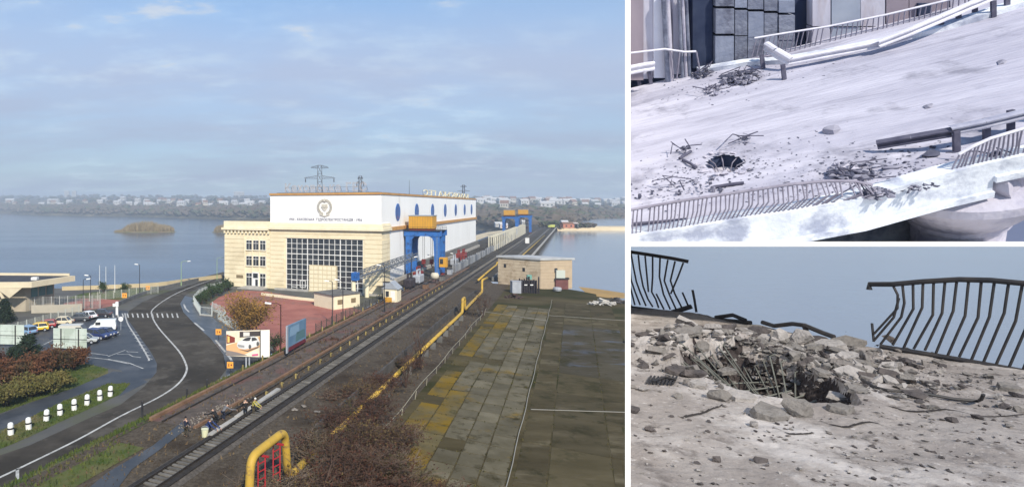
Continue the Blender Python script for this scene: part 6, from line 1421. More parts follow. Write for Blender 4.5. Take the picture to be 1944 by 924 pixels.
chunks = [(1315, 622, 70, 13, 2, 'long dark log-like fragment lying behind the left railing'), (1226, 657, 38, 11, 2, 'flat dark slab by the left railing, nearest the partition'), (1262, 670, 30, 14, 2, 'dark lump right of the flat dark slab'), (1308, 666, 60, 14, 1, 'long grey slab left of the crater'), (1420, 625, 70, 16, 1, 'grey slab resting on the broken edge behind the crater'), (1470, 640, 60, 18, 1, 'grey block behind the crater under the twisted rail'), (1545, 645, 50, 16, 2, 'dark block under the right end of the twisted rail'), (1612, 650, 60, 20, 1, 'large tilted grey slab beside the right railing end'), (1575, 665, 60, 26, 0, 'big pale slab right behind the crater'), (1520, 665, 46, 26, 0, 'pale jagged block at the back rim of the crater'), (1480, 668, 30, 30, 0, 'upright pale fragment at the back rim of the crater'), (1440, 655, 60, 22, 2, 'dark broken block at the back left rim of the crater'), (1610, 690, 44, 22, 0, 'pale block right of the crater'), (1640, 702, 40, 12, 2, 'thin dark slab right of the pale block'), (1318, 712, 44, 14, 2, 'dark flat piece at the left rim of the crater'), (1325, 730, 42, 16, 0, 'pale flat piece at the left rim of the crater'), (1365, 752, 40, 22, 1, 'grey wedge at the front left rim of the crater'), (1405, 752, 64, 16, 0, 'long pale slab at the front rim of the crater'), (1462, 752, 44, 8, 2, 'thin dark slab at the front rim of the crater'), (1455, 780, 70, 30, 1, 'big grey block in front of the crater'), (1510, 775, 50, 34, 1, 'big rounded grey block right of the other front block'), (1432, 803, 22, 12, 0, 'small white cube in front of the crater'), (1595, 780, 50, 22, 1, 'grey slab lying right in front of the crater'), (1650, 720, 40, 20, 1, 'grey fragment at the near end of the fallen cable'), (1685, 643, 20, 12, 2, 'dark stone at the foot of the right railing'), (1722, 695, 28, 12, 2, 'dark stone in front of the right railing'), (1915, 732, 40, 16, 1, 'grey stone near the right edge below the railing'), (1935, 748, 30, 10, 2, 'dark stone at the right edge'), (1808, 795, 26, 10, 2, 'row of dark stones at the lower right, longest one'), (1235, 810, 20, 8, 2, 'small dark stone at the lower left'), (1360, 870, 20, 12, 2, 'small dark stone low in the foreground'), (1445, 875, 26, 12, 2, 'dark stone at the bottom in the middle'), (1205, 775, 30, 12, 2, 'dark stone at the left partition'), (1560, 715, 40, 18, 1, 'grey fragment inside the rubble right of the crater'), (1585, 735, 36, 16, 0, 'pale fragment low in the rubble right of the crater'), (1540, 700, 34, 16, 0, 'pale fragment close to the right rim of the crater'), (1625, 745, 40, 14, 1, 'grey fragment at the far right of the rubble'), (1380, 690, 36, 18, 1, 'grey fragment at the left back rim of the crater')]
random.seed(11)
for x, y, w_, h_, mi, lb in chunks:
    p = T(x, y + h_ * .35); kk = p.y / FPX; p.z = TZ + max(th(p.x, p.y), -.06) + h_ * kk * .30
    mb = MB()
    if w_ > 1.9 * h_ and mi < 2: slabfrag(mb, p - Z3 * h_ * kk * .2, w_ * kk * 1.05, w_ * kk * .8, max(.03, h_ * kk * .45), random.uniform(.1, .45), random.uniform(-.25, .25))
    else: rock(mb, p, Vector((w_ * kk * .55, w_ * kk * .38, h_ * kk * .75)), 1.0, 14)
    tag(mb.build('concrete_fragment', frag[mi], origin=p), lb, 'rubble', 'concrete fragments round the crater')
mb = [MB(), MB(), MB()]
for _ in range(1500):
    a = random.uniform(0, 6.28); q = abs(random.gauss(0, .62)); x, y = RUBC.x - .1 + math.cos(a) * q * 1.15, RUBC.y + math.sin(a) * q * .85
    dd = math.hypot((x - crc.x) / 1.05, (y - crc.y) * .62)
    if dd < .3 and random.random() < .75: continue
    if y > 9.5 or x < KL * y: continue
    s = random.uniform(.010, .05) * (1.6 if random.random() < .12 else 1); rock(mb[random.choice((0, 1, 1, 1, 1, 2, 2))], Vector((x, y, TZ + th(x, y) + s * .35)), Vector((s, s * random.uniform(.5, 1), s * random.uniform(.3, .8))), 1.0, 8)
for _ in range(160):       # dark bits added inside the crater to deepen its painted shade
    a = random.uniform(0, 6.28); q = math.sqrt(random.random()) * .44; x, y = crc.x + math.cos(a) * q * 1.05, crc.y + math.sin(a) * q / .62; s = random.uniform(.02, .06)
    rock(mb[2], Vector((x, y, TZ + th(x, y) + s * .2)), Vector((s, s * random.uniform(.5, 1), s * random.uniform(.4, .8))), 1.0, 8)
for _ in range(95):
    a = random.uniform(-.5, 3.7); q = random.uniform(.5, 1.0); x, y = crc.x + math.cos(a) * q * .85 + .25, crc.y + math.sin(a) * q * .95 + .1
    if x > KL * y + .1: slabfrag(mb[random.choice((0, 0, 1, 1, 2))], (x, y, TZ + th(x, y) + .01), random.uniform(.08, .24), random.uniform(.06, .2), random.uniform(.02, .05), random.uniform(-.5, .7), random.uniform(-.5, .5))
for _ in range(2600):
    a = random.uniform(0, 6.28); q = abs(random.gauss(0, .8)); x, y = RUBC.x - .1 + math.cos(a) * q * 1.1, RUBC.y - .1 + math.sin(a) * q * .9
    if y > 7.6 or x < KL * y + .03: continue
    s = random.uniform(.004, .013); rock(mb[random.choice((0, 1, 1, 2))], Vector((x, y, TZ + th(x, y) + s * .2)), Vector((s, s * .8, s * .6)), 1.0, 6)
for _ in range(520):
    px = random.uniform(1200, 1944); p = T(px, random.uniform(interp(EDGE, px) + 8, 923)); s = random.uniform(.006, .022); rock(mb[random.choice((0, 1, 2, 2))], Vector((p.x, p.y, TZ + th(p.x, p.y) + s * .3)), Vector((s, s * .8, s * .5)), 1.0, 7)
for i in range(3): tag(mb[i].build('rubble', frag[i]), ('small pale rubble strewn round the crater', 'small grey rubble strewn round the crater', 'small dark rubble strewn round the crater')[i], 'rubble', kind='stuff')
# reinforcing bars torn open in the crater
rb = thing('rebar_cage', 'torn reinforcing bars fanning out of the crater', 'rebar', crc); rbm = mat('rebar', A(.085, .088, .08), A(.14, .145, .132), .7, 10, 4)
for k_ in range(19):
    a = math.pi * (.06 + .88 * k_ / 18) + random.uniform(-.06, .06); r1 = random.uniform(.34, .46); f0 = crc + Vector((random.uniform(-.04, .10), -.25, -.34)); e = crc + Vector((math.cos(a) * r1, math.sin(a) * r1 * 1.5, random.uniform(-.04, .14)))
    MB().tube([f0, f0.lerp(e, .5) + Vector((0, 0, -.05)), e, e + Vector((math.cos(a) * .05, 0, .02))], .0055, 5).build('rebar', rbm, rb)
for k_ in range(5):
    yy = -.2 + k_ * .12; MB().tube([crc + Vector((-.3 + .04 * k_, yy, -.12 - .02 * k_)), crc + Vector((0, yy + .02, -.26 + .03 * k_)), crc + Vector((.3, yy, -.12))], .007, 5).build('rebar', rbm, rb)
def on_ground(pl, dz=.02): return [Vector((p.x, p.y, TZ + th(p.x, p.y) + dz)) for p in (T(*q) for q in pl)]
tag(MB().tube(on_ground([(1635, 734), (1660, 742), (1685, 749), (1720, 752), (1760, 756), (1810, 761), (1856, 765)]) + [T(1863, 757, .06), T(1867, 748, .10)], .011, 6).build('fallen_cable', iron), 'fallen dark cable lying right of the crater with a hooked end', 'cable')
tag(MB().tube(on_ground([(1240, 731), (1262, 722), (1284, 726)], .03), .01, 5).build('bent_wire', iron), 'short bent wire on the ground left of the crater', 'wire')
ck = mat('crack_dark', A(.03, .026, .026), rough=1.0)
for i_, pl in enumerate(([(1560, 800), (1600, 812), (1655, 806), (1700, 818)], [(1690, 775), (1760, 782), (1800, 776), (1870, 790), (1944, 786)], [(1300, 790), (1340, 782), (1372, 770)], [(1470, 812), (1500, 826), (1545, 822)])):
    pts_ = on_ground(smooth_pix(pl, 4), .004); mbq = MB()
    for k_ in range(len(pts_) - 1):
        a_, b_ = pts_[k_], pts_[k_ + 1]; w0_ = .012 * (1 - k_ / len(pts_)) + .004; o0_ = Vector((random.uniform(-.01, .01), random.uniform(.006, .02), 0)); mbq.poly([a_ - Vector((0, w0_, 0)), b_ - Vector((0, w0_ * .9, 0)), b_ + Vector((0, w0_, 0)) + o0_ * .3, a_ + Vector((0, w0_, 0))])
    mbq.build('crack', ck, tr_)
gr_ = thing('metal_grate', 'small dark grating half buried left of the crater', 'grate', T(1255, 724))
for k_ in range(8): MB().tube(on_ground([(1228 + k_ * 7, 732), (1236 + k_ * 7, 716)], .015), .008, 4).build('grate_bar', iron, gr_)

# ------------------------------------------------------------------ added white strips standing for the borders between the three views
wm_ = mat('border_white', A(.86, .86, .86), A(.83, .83, .83), .6, 3, 3)
pd = Vector((KL, 1, 0)).normalized(); pn = Vector((pd.y, -pd.x, 0)); y0, y1 = 2.84, 11.0
thk = 10.5 / FPX * y0 * pd.y
a = Vector((KL * y0, y0, 0)); b = Vector((KL * y1, y1, 0))
mb = MB(); mb.prism([a - pn * thk / 2 + Z3 * (TZ - .05), a + pn * thk / 2 + Z3 * (TZ - .05), b + pn * thk / 2 + Z3 * (TZ - .05), b - pn * thk / 2 + Z3 * (TZ - .05)], Z3 * 1.0)
for i_, yy_ in ((4, y0), (5, y0), (6, y1), (7, y1)): mb.v[i_].z = EYE + .358 * yy_ + .05
tag(mb.build('border', wm_, origin=a + Z3 * TZ), 'thin white upright border added between the terrace and the wide view', 'border')
SL_T, SL_B = (458.5 - CY) / FPX, (467.8 - CY) / FPX
KR = (1992 - CX) / FPX
fr = [(KL, 6.9), (KR, 5.0)]; bkp = [(KR, 10.0), (KL, 11.0)]
top = [Vector((kx * y, y, EYE - SL_T * y)) for kx, y in fr] + [Vector((kx * y, y, EYE - SL_T * y)) for kx, y in bkp]
thick = [(SL_B - SL_T) * y for _, y in fr] + [(SL_B - SL_T) * fr[1][1]] * 2
bot = [p - Z3 * t_ for p, t_ in zip(top, thick)]
mb = MB(); mb.add(top + bot, [(0, 1, 2, 3), (7, 6, 5, 4), (0, 4, 5, 1), (1, 5, 6, 2), (2, 6, 7, 3), (3, 7, 4, 0)])
tag(mb.build('border_strip', wm_), 'white sloping border strip added under the damaged road bridge', 'border_strip')
d2 = Vector((KR, 1, 0)).normalized(); n2 = Vector((d2.y, -d2.x, 0)); a = d2 * (5.0 / d2.y); b = d2 * (10.4 / d2.y)
mb = MB(); mb.prism([a + n2 * .01 + Z3 * (TZ - .6), a + n2 * .09 + Z3 * (TZ - .6), b + n2 * .09 + Z3 * (TZ - .6), b + n2 * .01 + Z3 * (TZ - .6)], Z3 * 1.45)
tag(mb.build('border', wm_, origin=a + Z3 * TZ), 'white upright border added beyond the right edge, out of view', 'border')  # added end support, unseen from the camera
# ------------------------------------------------------------------ the shelled road bridge, a tilted half size model on the border strip
Q1, Q2, Q3 = R(-13.13), R(28.36), R(-13.9)
Q = (Matrix.Rotation(Q1, 3, 'Z') @ Matrix.Rotation(Q2, 3, 'X') @ Matrix.Rotation(Q3, 3, 'Y'))
BD = 7.2; BS = .47 * BD / 9; BA = Vector(((1570 - CX) / FPX * BD, BD, (CY - 280) / FPX * BD + EYE))
BM = Matrix.Translation(BA) @ Q.to_4x4() @ Matrix.Scale(BS, 4)
BMi = BM.inverted(); cam_l = BMi @ Vector((0, 0, EYE))
def bray(px, py): return (BMi.to_3x3() @ Vector(((px - CX) / FPX, 1, (CY - py) / FPX)))
def D(px, py, z=0.0):
    r_ = bray(px, py); t_ = (z - cam_l.z) / r_.z; return cam_l + r_ * t_
def Wy(px, py, y):
    r_ = bray(px, py); t_ = (y - cam_l.y) / r_.y; return cam_l + r_ * t_
def lplane(co, no): return (BMi @ co, (Q.transposed() @ no))
bclip = [lplane(*left_plane), lplane(Vector((0, 0, EYE)), Vector((0, -SL_T, -1))), lplane(Vector((0, 0, EYE)), Vector((1, -(1985 - CX) / FPX, 0)))]
def bthing(name, label, cat, base=Vector((0, 0, 0)), group=None):
    t = thing(name, label, cat, (0, 0, 0), 0, group, local=True); t.matrix_world = BM @ Matrix.Translation(base); t['_o'] = list(base); return t
def btop(o): o.matrix_world = BM @ o.matrix_world; return o
def bbuild(mb, name, m, parent=None, **k):
    o = mb.build(name, m, parent, clip=bclip, **k)
    if parent is None: o.matrix_world = BM
    return o
def om(name, c1, c2, scale, **k):
    k.setdefault('spec', .1)
    return mat(name, c1, c2, k.pop('rough', .9), scale, 6, coord='object', **k)
dust = om('dust_road', A(.32, .32, .405), A(.46, .46, .555), .7, stretch=(.16, 1.0, 1.0), c3=A(.24, .24, .31), s3=.9, pos3=(.52, .72), bump=.5, bscale=6, c4=A(.13, .13, .175), s4=.42, pos4=(.53, .74))
pale_c = om('pale_concrete', A(.52, .56, .64), A(.66, .70, .78), .8, c3=A(.30, .33, .43), s3=.7, pos3=(.50, .64), bump=.3, bscale=5)
lav_c = om('lavender_concrete', A(.38, .37, .45), A(.46, .45, .53), .5, c3=A(.30, .30, .39), s3=.8, bump=.3, bscale=5)
slate = om('slate_wall', A(.16, .18, .25), A(.23, .25, .32), .8, bump=.5, bscale=4, c3=A(.11, .12, .17), s3=.9, rnd=.15)
navyw = om('navy_recess', A(.030, .042, .085), A(.055, .07, .12), .8)
wallp = om('wall_pale', A(.42, .42, .52), A(.55, .55, .64), .6, c3=A(.38, .34, .38), s3=.5, stretch=(1, 1, .3), bump=.2, bscale=4)
wallb = om('wall_brown', A(.24, .21, .26), A(.32, .28, .33), .6, stretch=(1, 1, .3))
snowrail = om('dusty_steel', A(.52, .52, .60), A(.64, .64, .72), 2.5, rough=.6)
darkrail = om('dark_steel', A(.07, .07, .11), A(.12, .12, .17), 3.0, rough=.6)
lilac = om('lilac_bars', A(.20, .19, .25), A(.28, .27, .34), 3.0, rough=.7)
WY = D(1560, 76).y; NEAR = [(1150, 459), (1215, 449), (1300, 437), (1400, 420), (1500, 406), (1640, 378), (1790, 335), (1887, 311), (1944, 299), (2100, 262)]
near_l = [D(x, y) for x, y in NEAR]
hole = D(1375, 311); hr_x, hr_y = 0.60, 0.74
def dz(x, y):
    v = Vector((x, y, 0)); h_ = .03 * noise.noise(v * Vector((.25, 1.1, 0)).length * .4) + .02 * noise.noise(Vector((x * .4, y * 2.2, 2))) + .012 * noise.noise(v * 2.5)
    dmg = math.exp(-(((x - hole.x) / 2.6) ** 2 + ((y - hole.y) / 1.6) ** 2)) + math.exp(-(((x - D(1600, 330).x) / 2.2) ** 2 + ((y - D(1600, 330).y) / 1.2) ** 2))
    return h_ + dmg * (.10 * noise.noise(v * 1.9) + .05 * noise.noise(v * 4.5))
mb = MB(); x0, x1 = -16.0, 20.0; nx, ny = 330, 120; idx = {}
def near_y(x):
    for a, b in zip(near_l[:-1], near_l[1:]):
        if a.x <= x <= b.x: return a.y + (b.y - a.y) * (x - a.x) / (b.x - a.x)
    return near_l[0].y if x < near_l[0].x else near_l[-1].y
for i in range(nx + 1):
    x = x0 + (x1 - x0) * i / nx; yn = near_y(x)
    for j in range(ny + 1):
        y = yn + (WY - yn) * j / ny; mb.v.append(Vector((x, y, dz(x, y) if j else 0)))
def inhole(p): return ((p.x - hole.x) / hr_x) ** 2 + ((p.y - hole.y) / hr_y) ** 2 < 1 + .35 * noise.noise(p * 2.3)
for i in range(nx):
    for j in range(ny):
        f_ = (i * (ny + 1) + j, (i + 1) * (ny + 1) + j, (i + 1) * (ny + 1) + j + 1, i * (ny + 1) + j + 1)
        if all(inhole(mb.v[q]) for q in f_): continue
        mb.f.append(f_)
br = bbuild(mb, 'bridge_deck', dust, smooth=True); struct(br)
def bpart(mb, name, m, **k): o = mb.build(name, m, br, clip=bclip, **k); return o
# fascia beam with kerb along the near edge, thinner past the pier
for i, (a, b) in enumerate(zip(near_l[:-1], near_l[1:])):
    hgt = .95 if NEAR[i + 1][0] <= 1890 else .50
    mb = MB(); q = Vector((0, .5, 0)); mb.prism([a + Vector((0, -.06, .10)), b + Vector((0, -.06, .10)), b + Vector((0, -.06, -hgt)), a + Vector((0, -.06, -hgt))], q); bpart(mb, 'fascia_beam', pale_c)
    mb = MB(); mb.prism([a + Vector((0, -.16, -hgt + .16)), b + Vector((0, -.16, -hgt + .16)), b + Vector((0, -.16, -hgt - .02)), a + Vector((0, -.16, -hgt - .02))], Vector((0, .5, 0))); bpart(mb, 'fascia_lip', pale_c)
mb = MB(); 
for a, b in zip(near_l[:-1], near_l[1:]): mb.poly([a + Vector((0, .4, -.45)), b + Vector((0, .4, -.45)), b + Vector((0, 6, -.45)), a + Vector((0, 6, -.45))])
bpart(mb, 'deck_soffit', lav_c)
# pier with flaring capital, web wall and the water under the bridge
pc = D(1866, 400, -1.9); pc = Vector((pc.x, near_y(pc.x) + 1.45, 0))
pr = bthing('bridge_pier', 'pale round bridge pier with a flaring capital under the deck', 'pier', Vector((pc.x, pc.y, -7)))
bbuild(MB().lathe((pc.x, pc.y, 0), [(1.02, -8), (1.02, -2.75), (1.12, -2.7), (1.12, -2.55), (1.35, -2.3), (1.75, -1.75), (1.95, -1.5), (1.95, -1.25), (1.6, -1.1), (1.3, -.98)], 40), 'shaft', lav_c, pr, smooth=False)
a = D(1640, 430, -1.6); wx0 = D(1640, 420, -1).x; wy = near_y(pc.x) + 2.4
t = bthing('pier_wall', 'blue grey web wall behind the round bridge pier', 'wall', Vector((wx0, wy, -7)))
bbuild(MB().box(((wx0 + pc.x) / 2 + .3, wy + .3, -5), (pc.x - wx0 + 1.2, .6, 8.6)), 'wall', pale_c, t)
bbuild(MB().box((wx0 - .35, wy + .6, -5), (1.3, .6, 8.6)), 'side_wall', slate, t)
mb = MB(); mb.poly([(-30, -6, -6.5), (40, -6, -6.5), (40, 9.4, -6.5), (-30, 9.4, -6.5)]); o = bbuild(mb, 'channel_water', mat('channel_water', A(.12, .145, .235), A(.15, .175, .26), .35, .2, 3, coord='object', spec=.4)); struct(o)
rc = bthing('broken_concrete', 'rough broken concrete lump on top of the pier at the right edge', 'rubble', D(1915, 375, -.8)); 
for px, py, s in ((1905, 362, .55), (1925, 372, .6), (1940, 356, .55), (1912, 388, .45), (1935, 392, .5), (1950, 378, .6)):
    p = D(px, py, -1.0); p = Vector((p.x, near_y(p.x) + .35, -1.0 + (380 - py) * .012)); mb = MB(); rock(mb, p, Vector((s, s * .6, s)), 1.0, 14); bbuild(mb, 'lump', lav_c, rc)
# back wall: slabs, columns, recesses, pipes; each panel its own piece
wt = bthing('gallery_wall', 'tall grey panelled wall behind the damaged road', 'wall', Vector((0, WY, 0)))
mb = MB(); a_ = [Wy(x_, 170, WY + .6) for x_ in (1150, 2060)]; c_ = [Wy(x_, -14, WY + .6) for x_ in (2060, 1150)]
for p_ in a_: p_.z = -.3
mb.prism(a_ + c_, Vector((0, .4, 0))); bbuild(mb, 'wall_core', navyw, wt)
def wpan(x0_, x1_, y0_, y1_, m, off=0.0, nm='wall_panel', dep=.5):
    a, b = Wy(x0_, y0_, WY), Wy(x1_, y0_, WY); c, d_ = Wy(x1_, y1_, WY), Wy(x0_, y1_, WY); a.z = max(a.z, -.2)
    mb = MB(); mb.prism([p + Vector((0, -off, 0)) for p in (a, b, c, d_)], Vector((0, dep, 0))); bbuild(mb, nm, m, wt)
for x0_, x1_, yb, yt, m, off in ((1150, 1196.5, 160, -14, wallb, .0), (1197, 1221, 152, -14, wallb, .05), (1221.5, 1239.5, 150, -14, wallp, .0), (1240, 1262, 147, -14, om('wall_white', A(.60, .62, .74), A(.68, .70, .80), .8), .12), (1277, 1292, 140, -14, wallp, .10), (1318, 1356, 132, -14, navyw, -.2)):
    wpan(x0_, x1_, yb, yt, m, off)
rows_ = [(140, 66), (64, 14), (12, -14)]
for ci, (xa, xb) in enumerate(((1358, 1393), (1395, 1418), (1420, 1449), (1451, 1476), (1478, 1508))):
    for ri, (ya, yb) in enumerate(rows_):
        sk = ci * 3.0 if ri else 0; wpan(xa, xb, ya + (sk if ri else 0), yb + sk + 3, slate if (ci + ri) % 3 else om('slate_light', A(.20, .23, .32), A(.26, .29, .38), .8, bump=.3, bscale=4), random.uniform(.0, .06), 'wall_slab')
for x0_, x1_, m in ((1542, 1576, wallp), (1578, 1632, om('wall_bluegrey', A(.27, .31, .40), A(.34, .38, .47), .7)), (1634, 1680, wallp), (1682, 1724, wallb), (1726, 1800, wallb), (1802, 1900, wallp), (1902, 2060, wallp)):
    for ya, yb in ((110, 52), (50, -14)): wpan(x0_, x1_, ya, yb, m, random.uniform(0, .05), 'wall_slab')
wpan(1740, 1765, 38, 6, navyw, .12, 'dark_opening', .4)
for x in (1268.5, 1273, 1296, 1303, 1310):
    a, b = Wy(x, 150, WY - .35), Wy(x - 8, -14, WY - .35); a.z = 0; bbuild(MB().tube([a, b], .07 if x > 1290 else .13, 8), 'pipe', lav_c if x in (1303, 1273) else slate, wt)
# railings
def rail_run(tops, bots, y, nb, label, m, mt, base, wig=0.0, lean=None):
    t = bthing('bridge_railing', label, 'railing', base)
    P_ = lambda pl: [Wy(px, py, y(px) if callable(y) else y) for px, py in pl]
    tp = P_(tops); bt = P_(bots)
    bbuild(MB().tube(tp, .045, 6), 'top_rail', mt, t); bbuild(MB().tube(bt, .035, 6), 'bottom_rail', m, t)
    def along(pl, f_):
        L_ = [0]
        for a, b in zip(pl[:-1], pl[1:]): L_.append(L_[-1] + (b - a).length)
        s = f_ * L_[-1]
        for k in range(len(pl) - 1):
            if s <= L_[k + 1] + 1e-9: return pl[k].lerp(pl[k + 1], (s - L_[k]) / max(1e-9, L_[k + 1] - L_[k]))
        return pl[-1]
    for k in range(nb):
        f_ = (k + .5) / nb; a, b = along(tp, f_), along(bt, f_ if lean is None else max(0, min(1, f_ + lean(f_)))); w_ = wig * (f_ ** 2)
        jx = random.uniform(-.02, .02) * (1 + 3 * f_ * f_)
        if random.random() < .04: continue
        mid = a.lerp(b, random.uniform(.42, .58)) + Vector((w_ * 1.0 + jx, -w_ * .8, 0)); bbuild(MB().tube([a, mid, b], .022, 5), 'bar', m, t)
    return t
yn_ = lambda px: near_y(D(px, interp(NEAR, px)).x) + .08
rail_run([(1160, 405), (1197, 398), (1300, 380), (1400, 365), (1500, 350), (1570, 343.5), (1620, 344), (1655, 351)], [(1160, 457), (1205, 449.5), (1300, 435), (1400, 418), (1500, 404), (1600, 386), (1632, 380)], yn_, 58, 'long bowed railing along the near left edge of the bridge', lilac, lilac, D(1300, 437), .28)
rail_run([(1820, 293), (1845, 279), (1880, 263), (1944, 244), (2060, 212)], [(1800, 331), (1860, 318), (1944, 297), (2060, 270)], yn_, 30, 'bent railing along the near right edge of the bridge', lilac, snowrail, D(1880, 312), .05)
FY = D(1560, 84).y
rail_run([(1432, 73), (1480, 65), (1570, 51), (1680, 29), (1790, 3), (1880, -20)], [(1422, 112), (1480, 103), (1570, 86), (1700, 62), (1800, 38), (1880, 18)], FY, 46, 'pale topped railing along the far side of the bridge', lilac, snowrail, D(1560, 84))
lt = bthing('bridge_railing', 'torn stretch of far railing at the left, bar sagging', 'railing', D(1250, 150)); FYl = WY - .55
bbuild(MB().tube([Wy(x, y, FYl) for x, y in ((1150, 108), (1197, 101), (1262, 93.5), (1300, 99), (1321, 98))], .05, 6), 'top_rail', snowrail, lt)
for x, y0_, y1_ in ((1272, 95, 148), (1322, 99, 132), (1285, 150, 96)): bbuild(MB().tube([Wy(x, y0_, FYl), Wy(x + 6, y1_, FYl)], .035, 5), 'bar', lilac, lt)
# guard rails: corrugated beams on posts
def guard(pix, zt, label, posts, m=snowrail, hgt=.32, m2=darkrail, ypl=None):
    pts = [D(x, y, z) for (x, y), z in zip(pix, zt)] if ypl is None else [Wy(x, y, ypl) for x, y in pix]; t = bthing('guard_rail', label, 'guard rail', Vector((pts[0].x, pts[0].y, 0)))
    mb = MB(); prof = [(-.02, .5), (.05, .38), (.05, .22), (-.02, .1), (-.02, -.1), (.05, -.22), (.05, -.38), (-.02, -.5)]; n = len(prof)
    for p, q in zip(pts[:-1], pts[1:]):
        d = (q - p).normalized(); s = d.cross(Vector((0, 0, 1))).normalized(); u_ = s.cross(d).normalized()
        for (s0, h0), (s1, h1) in zip(prof[:-1], prof[1:]): mb.poly([p + s * s0 + u_ * h0 * hgt, q + s * s0 + u_ * h0 * hgt, q + s * s1 + u_ * h1 * hgt, p + s * s1 + u_ * h1 * hgt])
        mb.poly([p + s * -.02 + u_ * .5 * hgt, q + s * -.02 + u_ * .5 * hgt, q + s * -.14 + u_ * .48 * hgt, p + s * -.14 + u_ * .48 * hgt])
    bbuild(mb, 'beam', m, t)
    for px, py in posts: b_ = D(px, py); bbuild(MB().beam(b_, b_ + Vector((0, .1, .62)), .10, .14), 'post', m2, t)
    return t
guard([(1497, 118), (1560, 106), (1620, 95), (1680, 83), (1730, 68)], [.35, .35, .3, .3, .35], 'fallen dusty guard rail lying along the far kerb', [])
guard([(1452, 89), (1470, 101), (1499, 118)], [.75, .65, .35], 'bent guard rail end kinked upwards at the far kerb', [(1489, 151), (1449, 131)], snowrail, .42)
guard([(1668, 85), (1728, 62), (1787, 37), (1840, 14), (1900, -10)], [.4, .55, .65, .7, .7], 'upright far guard rail rising to the top right', [(1787, 57), (1820, 45), (1851, 33), (1886, 33), (1912, 20)])
guard([(1150, 146), (1197, 134), (1222, 129), (1243, 126)], [.6, .6, .6, .6], 'dusty guard rail stub at the left edge by the wall', [(1236, 160), (1214, 162)], snowrail, .42, ypl=WY - 1.0)
guard([(1665, 277), (1730, 266), (1812, 252)], [.25, .4, .55], 'dark fallen end of the near guard rail', [(1816, 288)], darkrail, .27)
guard([(1805, 250), (1870, 237), (1944, 219), (2060, 190)], [.6, .62, .62, .62], 'near guard rail standing on posts at the right', [(1873, 264), (1919, 249), (1975, 230)], om('rail_blue', A(.24, .25, .34), A(.34, .35, .44), 3, rough=.5), .27)
# raised far kerb
mb = MB()
kp = [D(x, y) for x, y in ((1330, 141), (1420, 126), (1495, 122), (1600, 104), (1700, 84), (1800, 58), (1880, 34), (1960, 8))]
for a, b in zip(kp[:-1], kp[1:]): mb.prism([a, b, b + Vector((0, 0, .20)), a + Vector((0, 0, .20))], Vector((0, .5, 0)))
bpart(mb, 'far_kerb', pale_c)
# the shell hole with its dark shaft and exposed bars
ht = bthing('shell_hole', 'dark shell hole punched through the road near the left railing', 'hole', Vector((hole.x, hole.y, 0))); mb = MB(); n = 36; rings = []
for f_, z in ((1.22, .035), (1.02, -.02), (.90, -.25), (.82, -.9), (.80, -1.8)):
    rings.append([Vector((hole.x + hr_x * f_ * math.cos(2 * math.pi * k / n) * (1 + .12 * noise.noise(Vector((k * .7, f_, 0)))), hole.y + hr_y * f_ * math.sin(2 * math.pi * k / n) * (1 + .12 * noise.noise(Vector((k * .7, f_, 4)))), z)) for k in range(n)])
vs_ = [p for r_ in rings for p in r_]; fs = [(i * n + k, i * n + (k + 1) % n, (i + 1) * n + (k + 1) % n, (i + 1) * n + k) for i in range(1, 4) for k in range(n)] + [tuple(4 * n + k for k in range(n))]
bbuild(MB().add(vs_, fs), 'shaft', navyw, ht)
for k in range(10):
    a = -math.pi + k * 2 * math.pi / 10 + random.uniform(-.2, .2); p = Vector((hole.x + hr_x * math.cos(a), hole.y + hr_y * math.sin(a), -.05)); bbuild(MB().tube([p, p * .6 + Vector((hole.x, hole.y, -.3)) * .4, Vector((hole.x, hole.y, -.7)) * .6 + p * .4], .02, 4), 'rebar', lilac, ht)
mb = MB()
for k in range(22):
    a = random.uniform(0, 6.28); rr_ = random.uniform(1.0, 1.25); s = random.uniform(.06, .16); rock(mb, (hole.x + hr_x * rr_ * math.cos(a), hole.y + hr_y * rr_ * math.sin(a), .04), Vector((s, s, s * .5)), 1.0, 9)
bbuild(mb, 'rim_rubble', lav_c, ht, kind='stuff')
# heaps of torn steel and rubble on the deck
def bheap(cx_, cy_, wpx, hpx, n, label, ms, rmin, rmax, sticks=0):
    c = D(cx_, cy_); e = D(cx_ + wpx / 2, cy_); rx = abs(e.x - c.x); f_ = D(cx_, cy_ - hpx / 2); ry = abs(f_.y - c.y); t = bthing('debris_heap', label, 'debris', c); g = [MB() for _ in ms]
    for _ in range(n):
        a = random.uniform(0, 6.28); q = math.sqrt(random.random()); s = random.uniform(rmin, rmax); rock(random.choice(g), c + Vector((math.cos(a) * q * rx, math.sin(a) * q * ry, s * .4 + .15 * (1 - q))), Vector((s, s * random.uniform(.4, .9), s * random.uniform(.3, .8))), 1.0, 9)
    for i, m in enumerate(ms): bbuild(g[i], 'rubble', m, t, kind='stuff')
    for _ in range(sticks):
        a = random.uniform(0, 6.28); q = random.random() * .8; p = c + Vector((math.cos(a) * q * rx, math.sin(a) * q * ry, .1)); bbuild(MB().tube([p, p + Vector((random.uniform(-.5, .5), random.uniform(-.4, .4), random.uniform(.05, .4))), p + Vector((random.uniform(-.9, .9), random.uniform(-.5, .5), random.uniform(0, .3)))], .02, 4), 'bent_bar', darkrail, t)
dk = om('debris_dark', A(.055, .06, .095), A(.10, .105, .15), 3); mdg = om('debris_mid', A(.20, .20, .26), A(.28, .28, .35), 3)
random.seed(3)
bheap(1405, 151, 100, 26, 190, 'dark heap of torn steel and rubble by the far kerb', (dk, dk, mdg, mdg), .05, .2, 7)
bheap(1335, 143, 50, 14, 34, 'smaller dark debris heap at the foot of the left wall', (dk, mdg), .06, .18, 4)
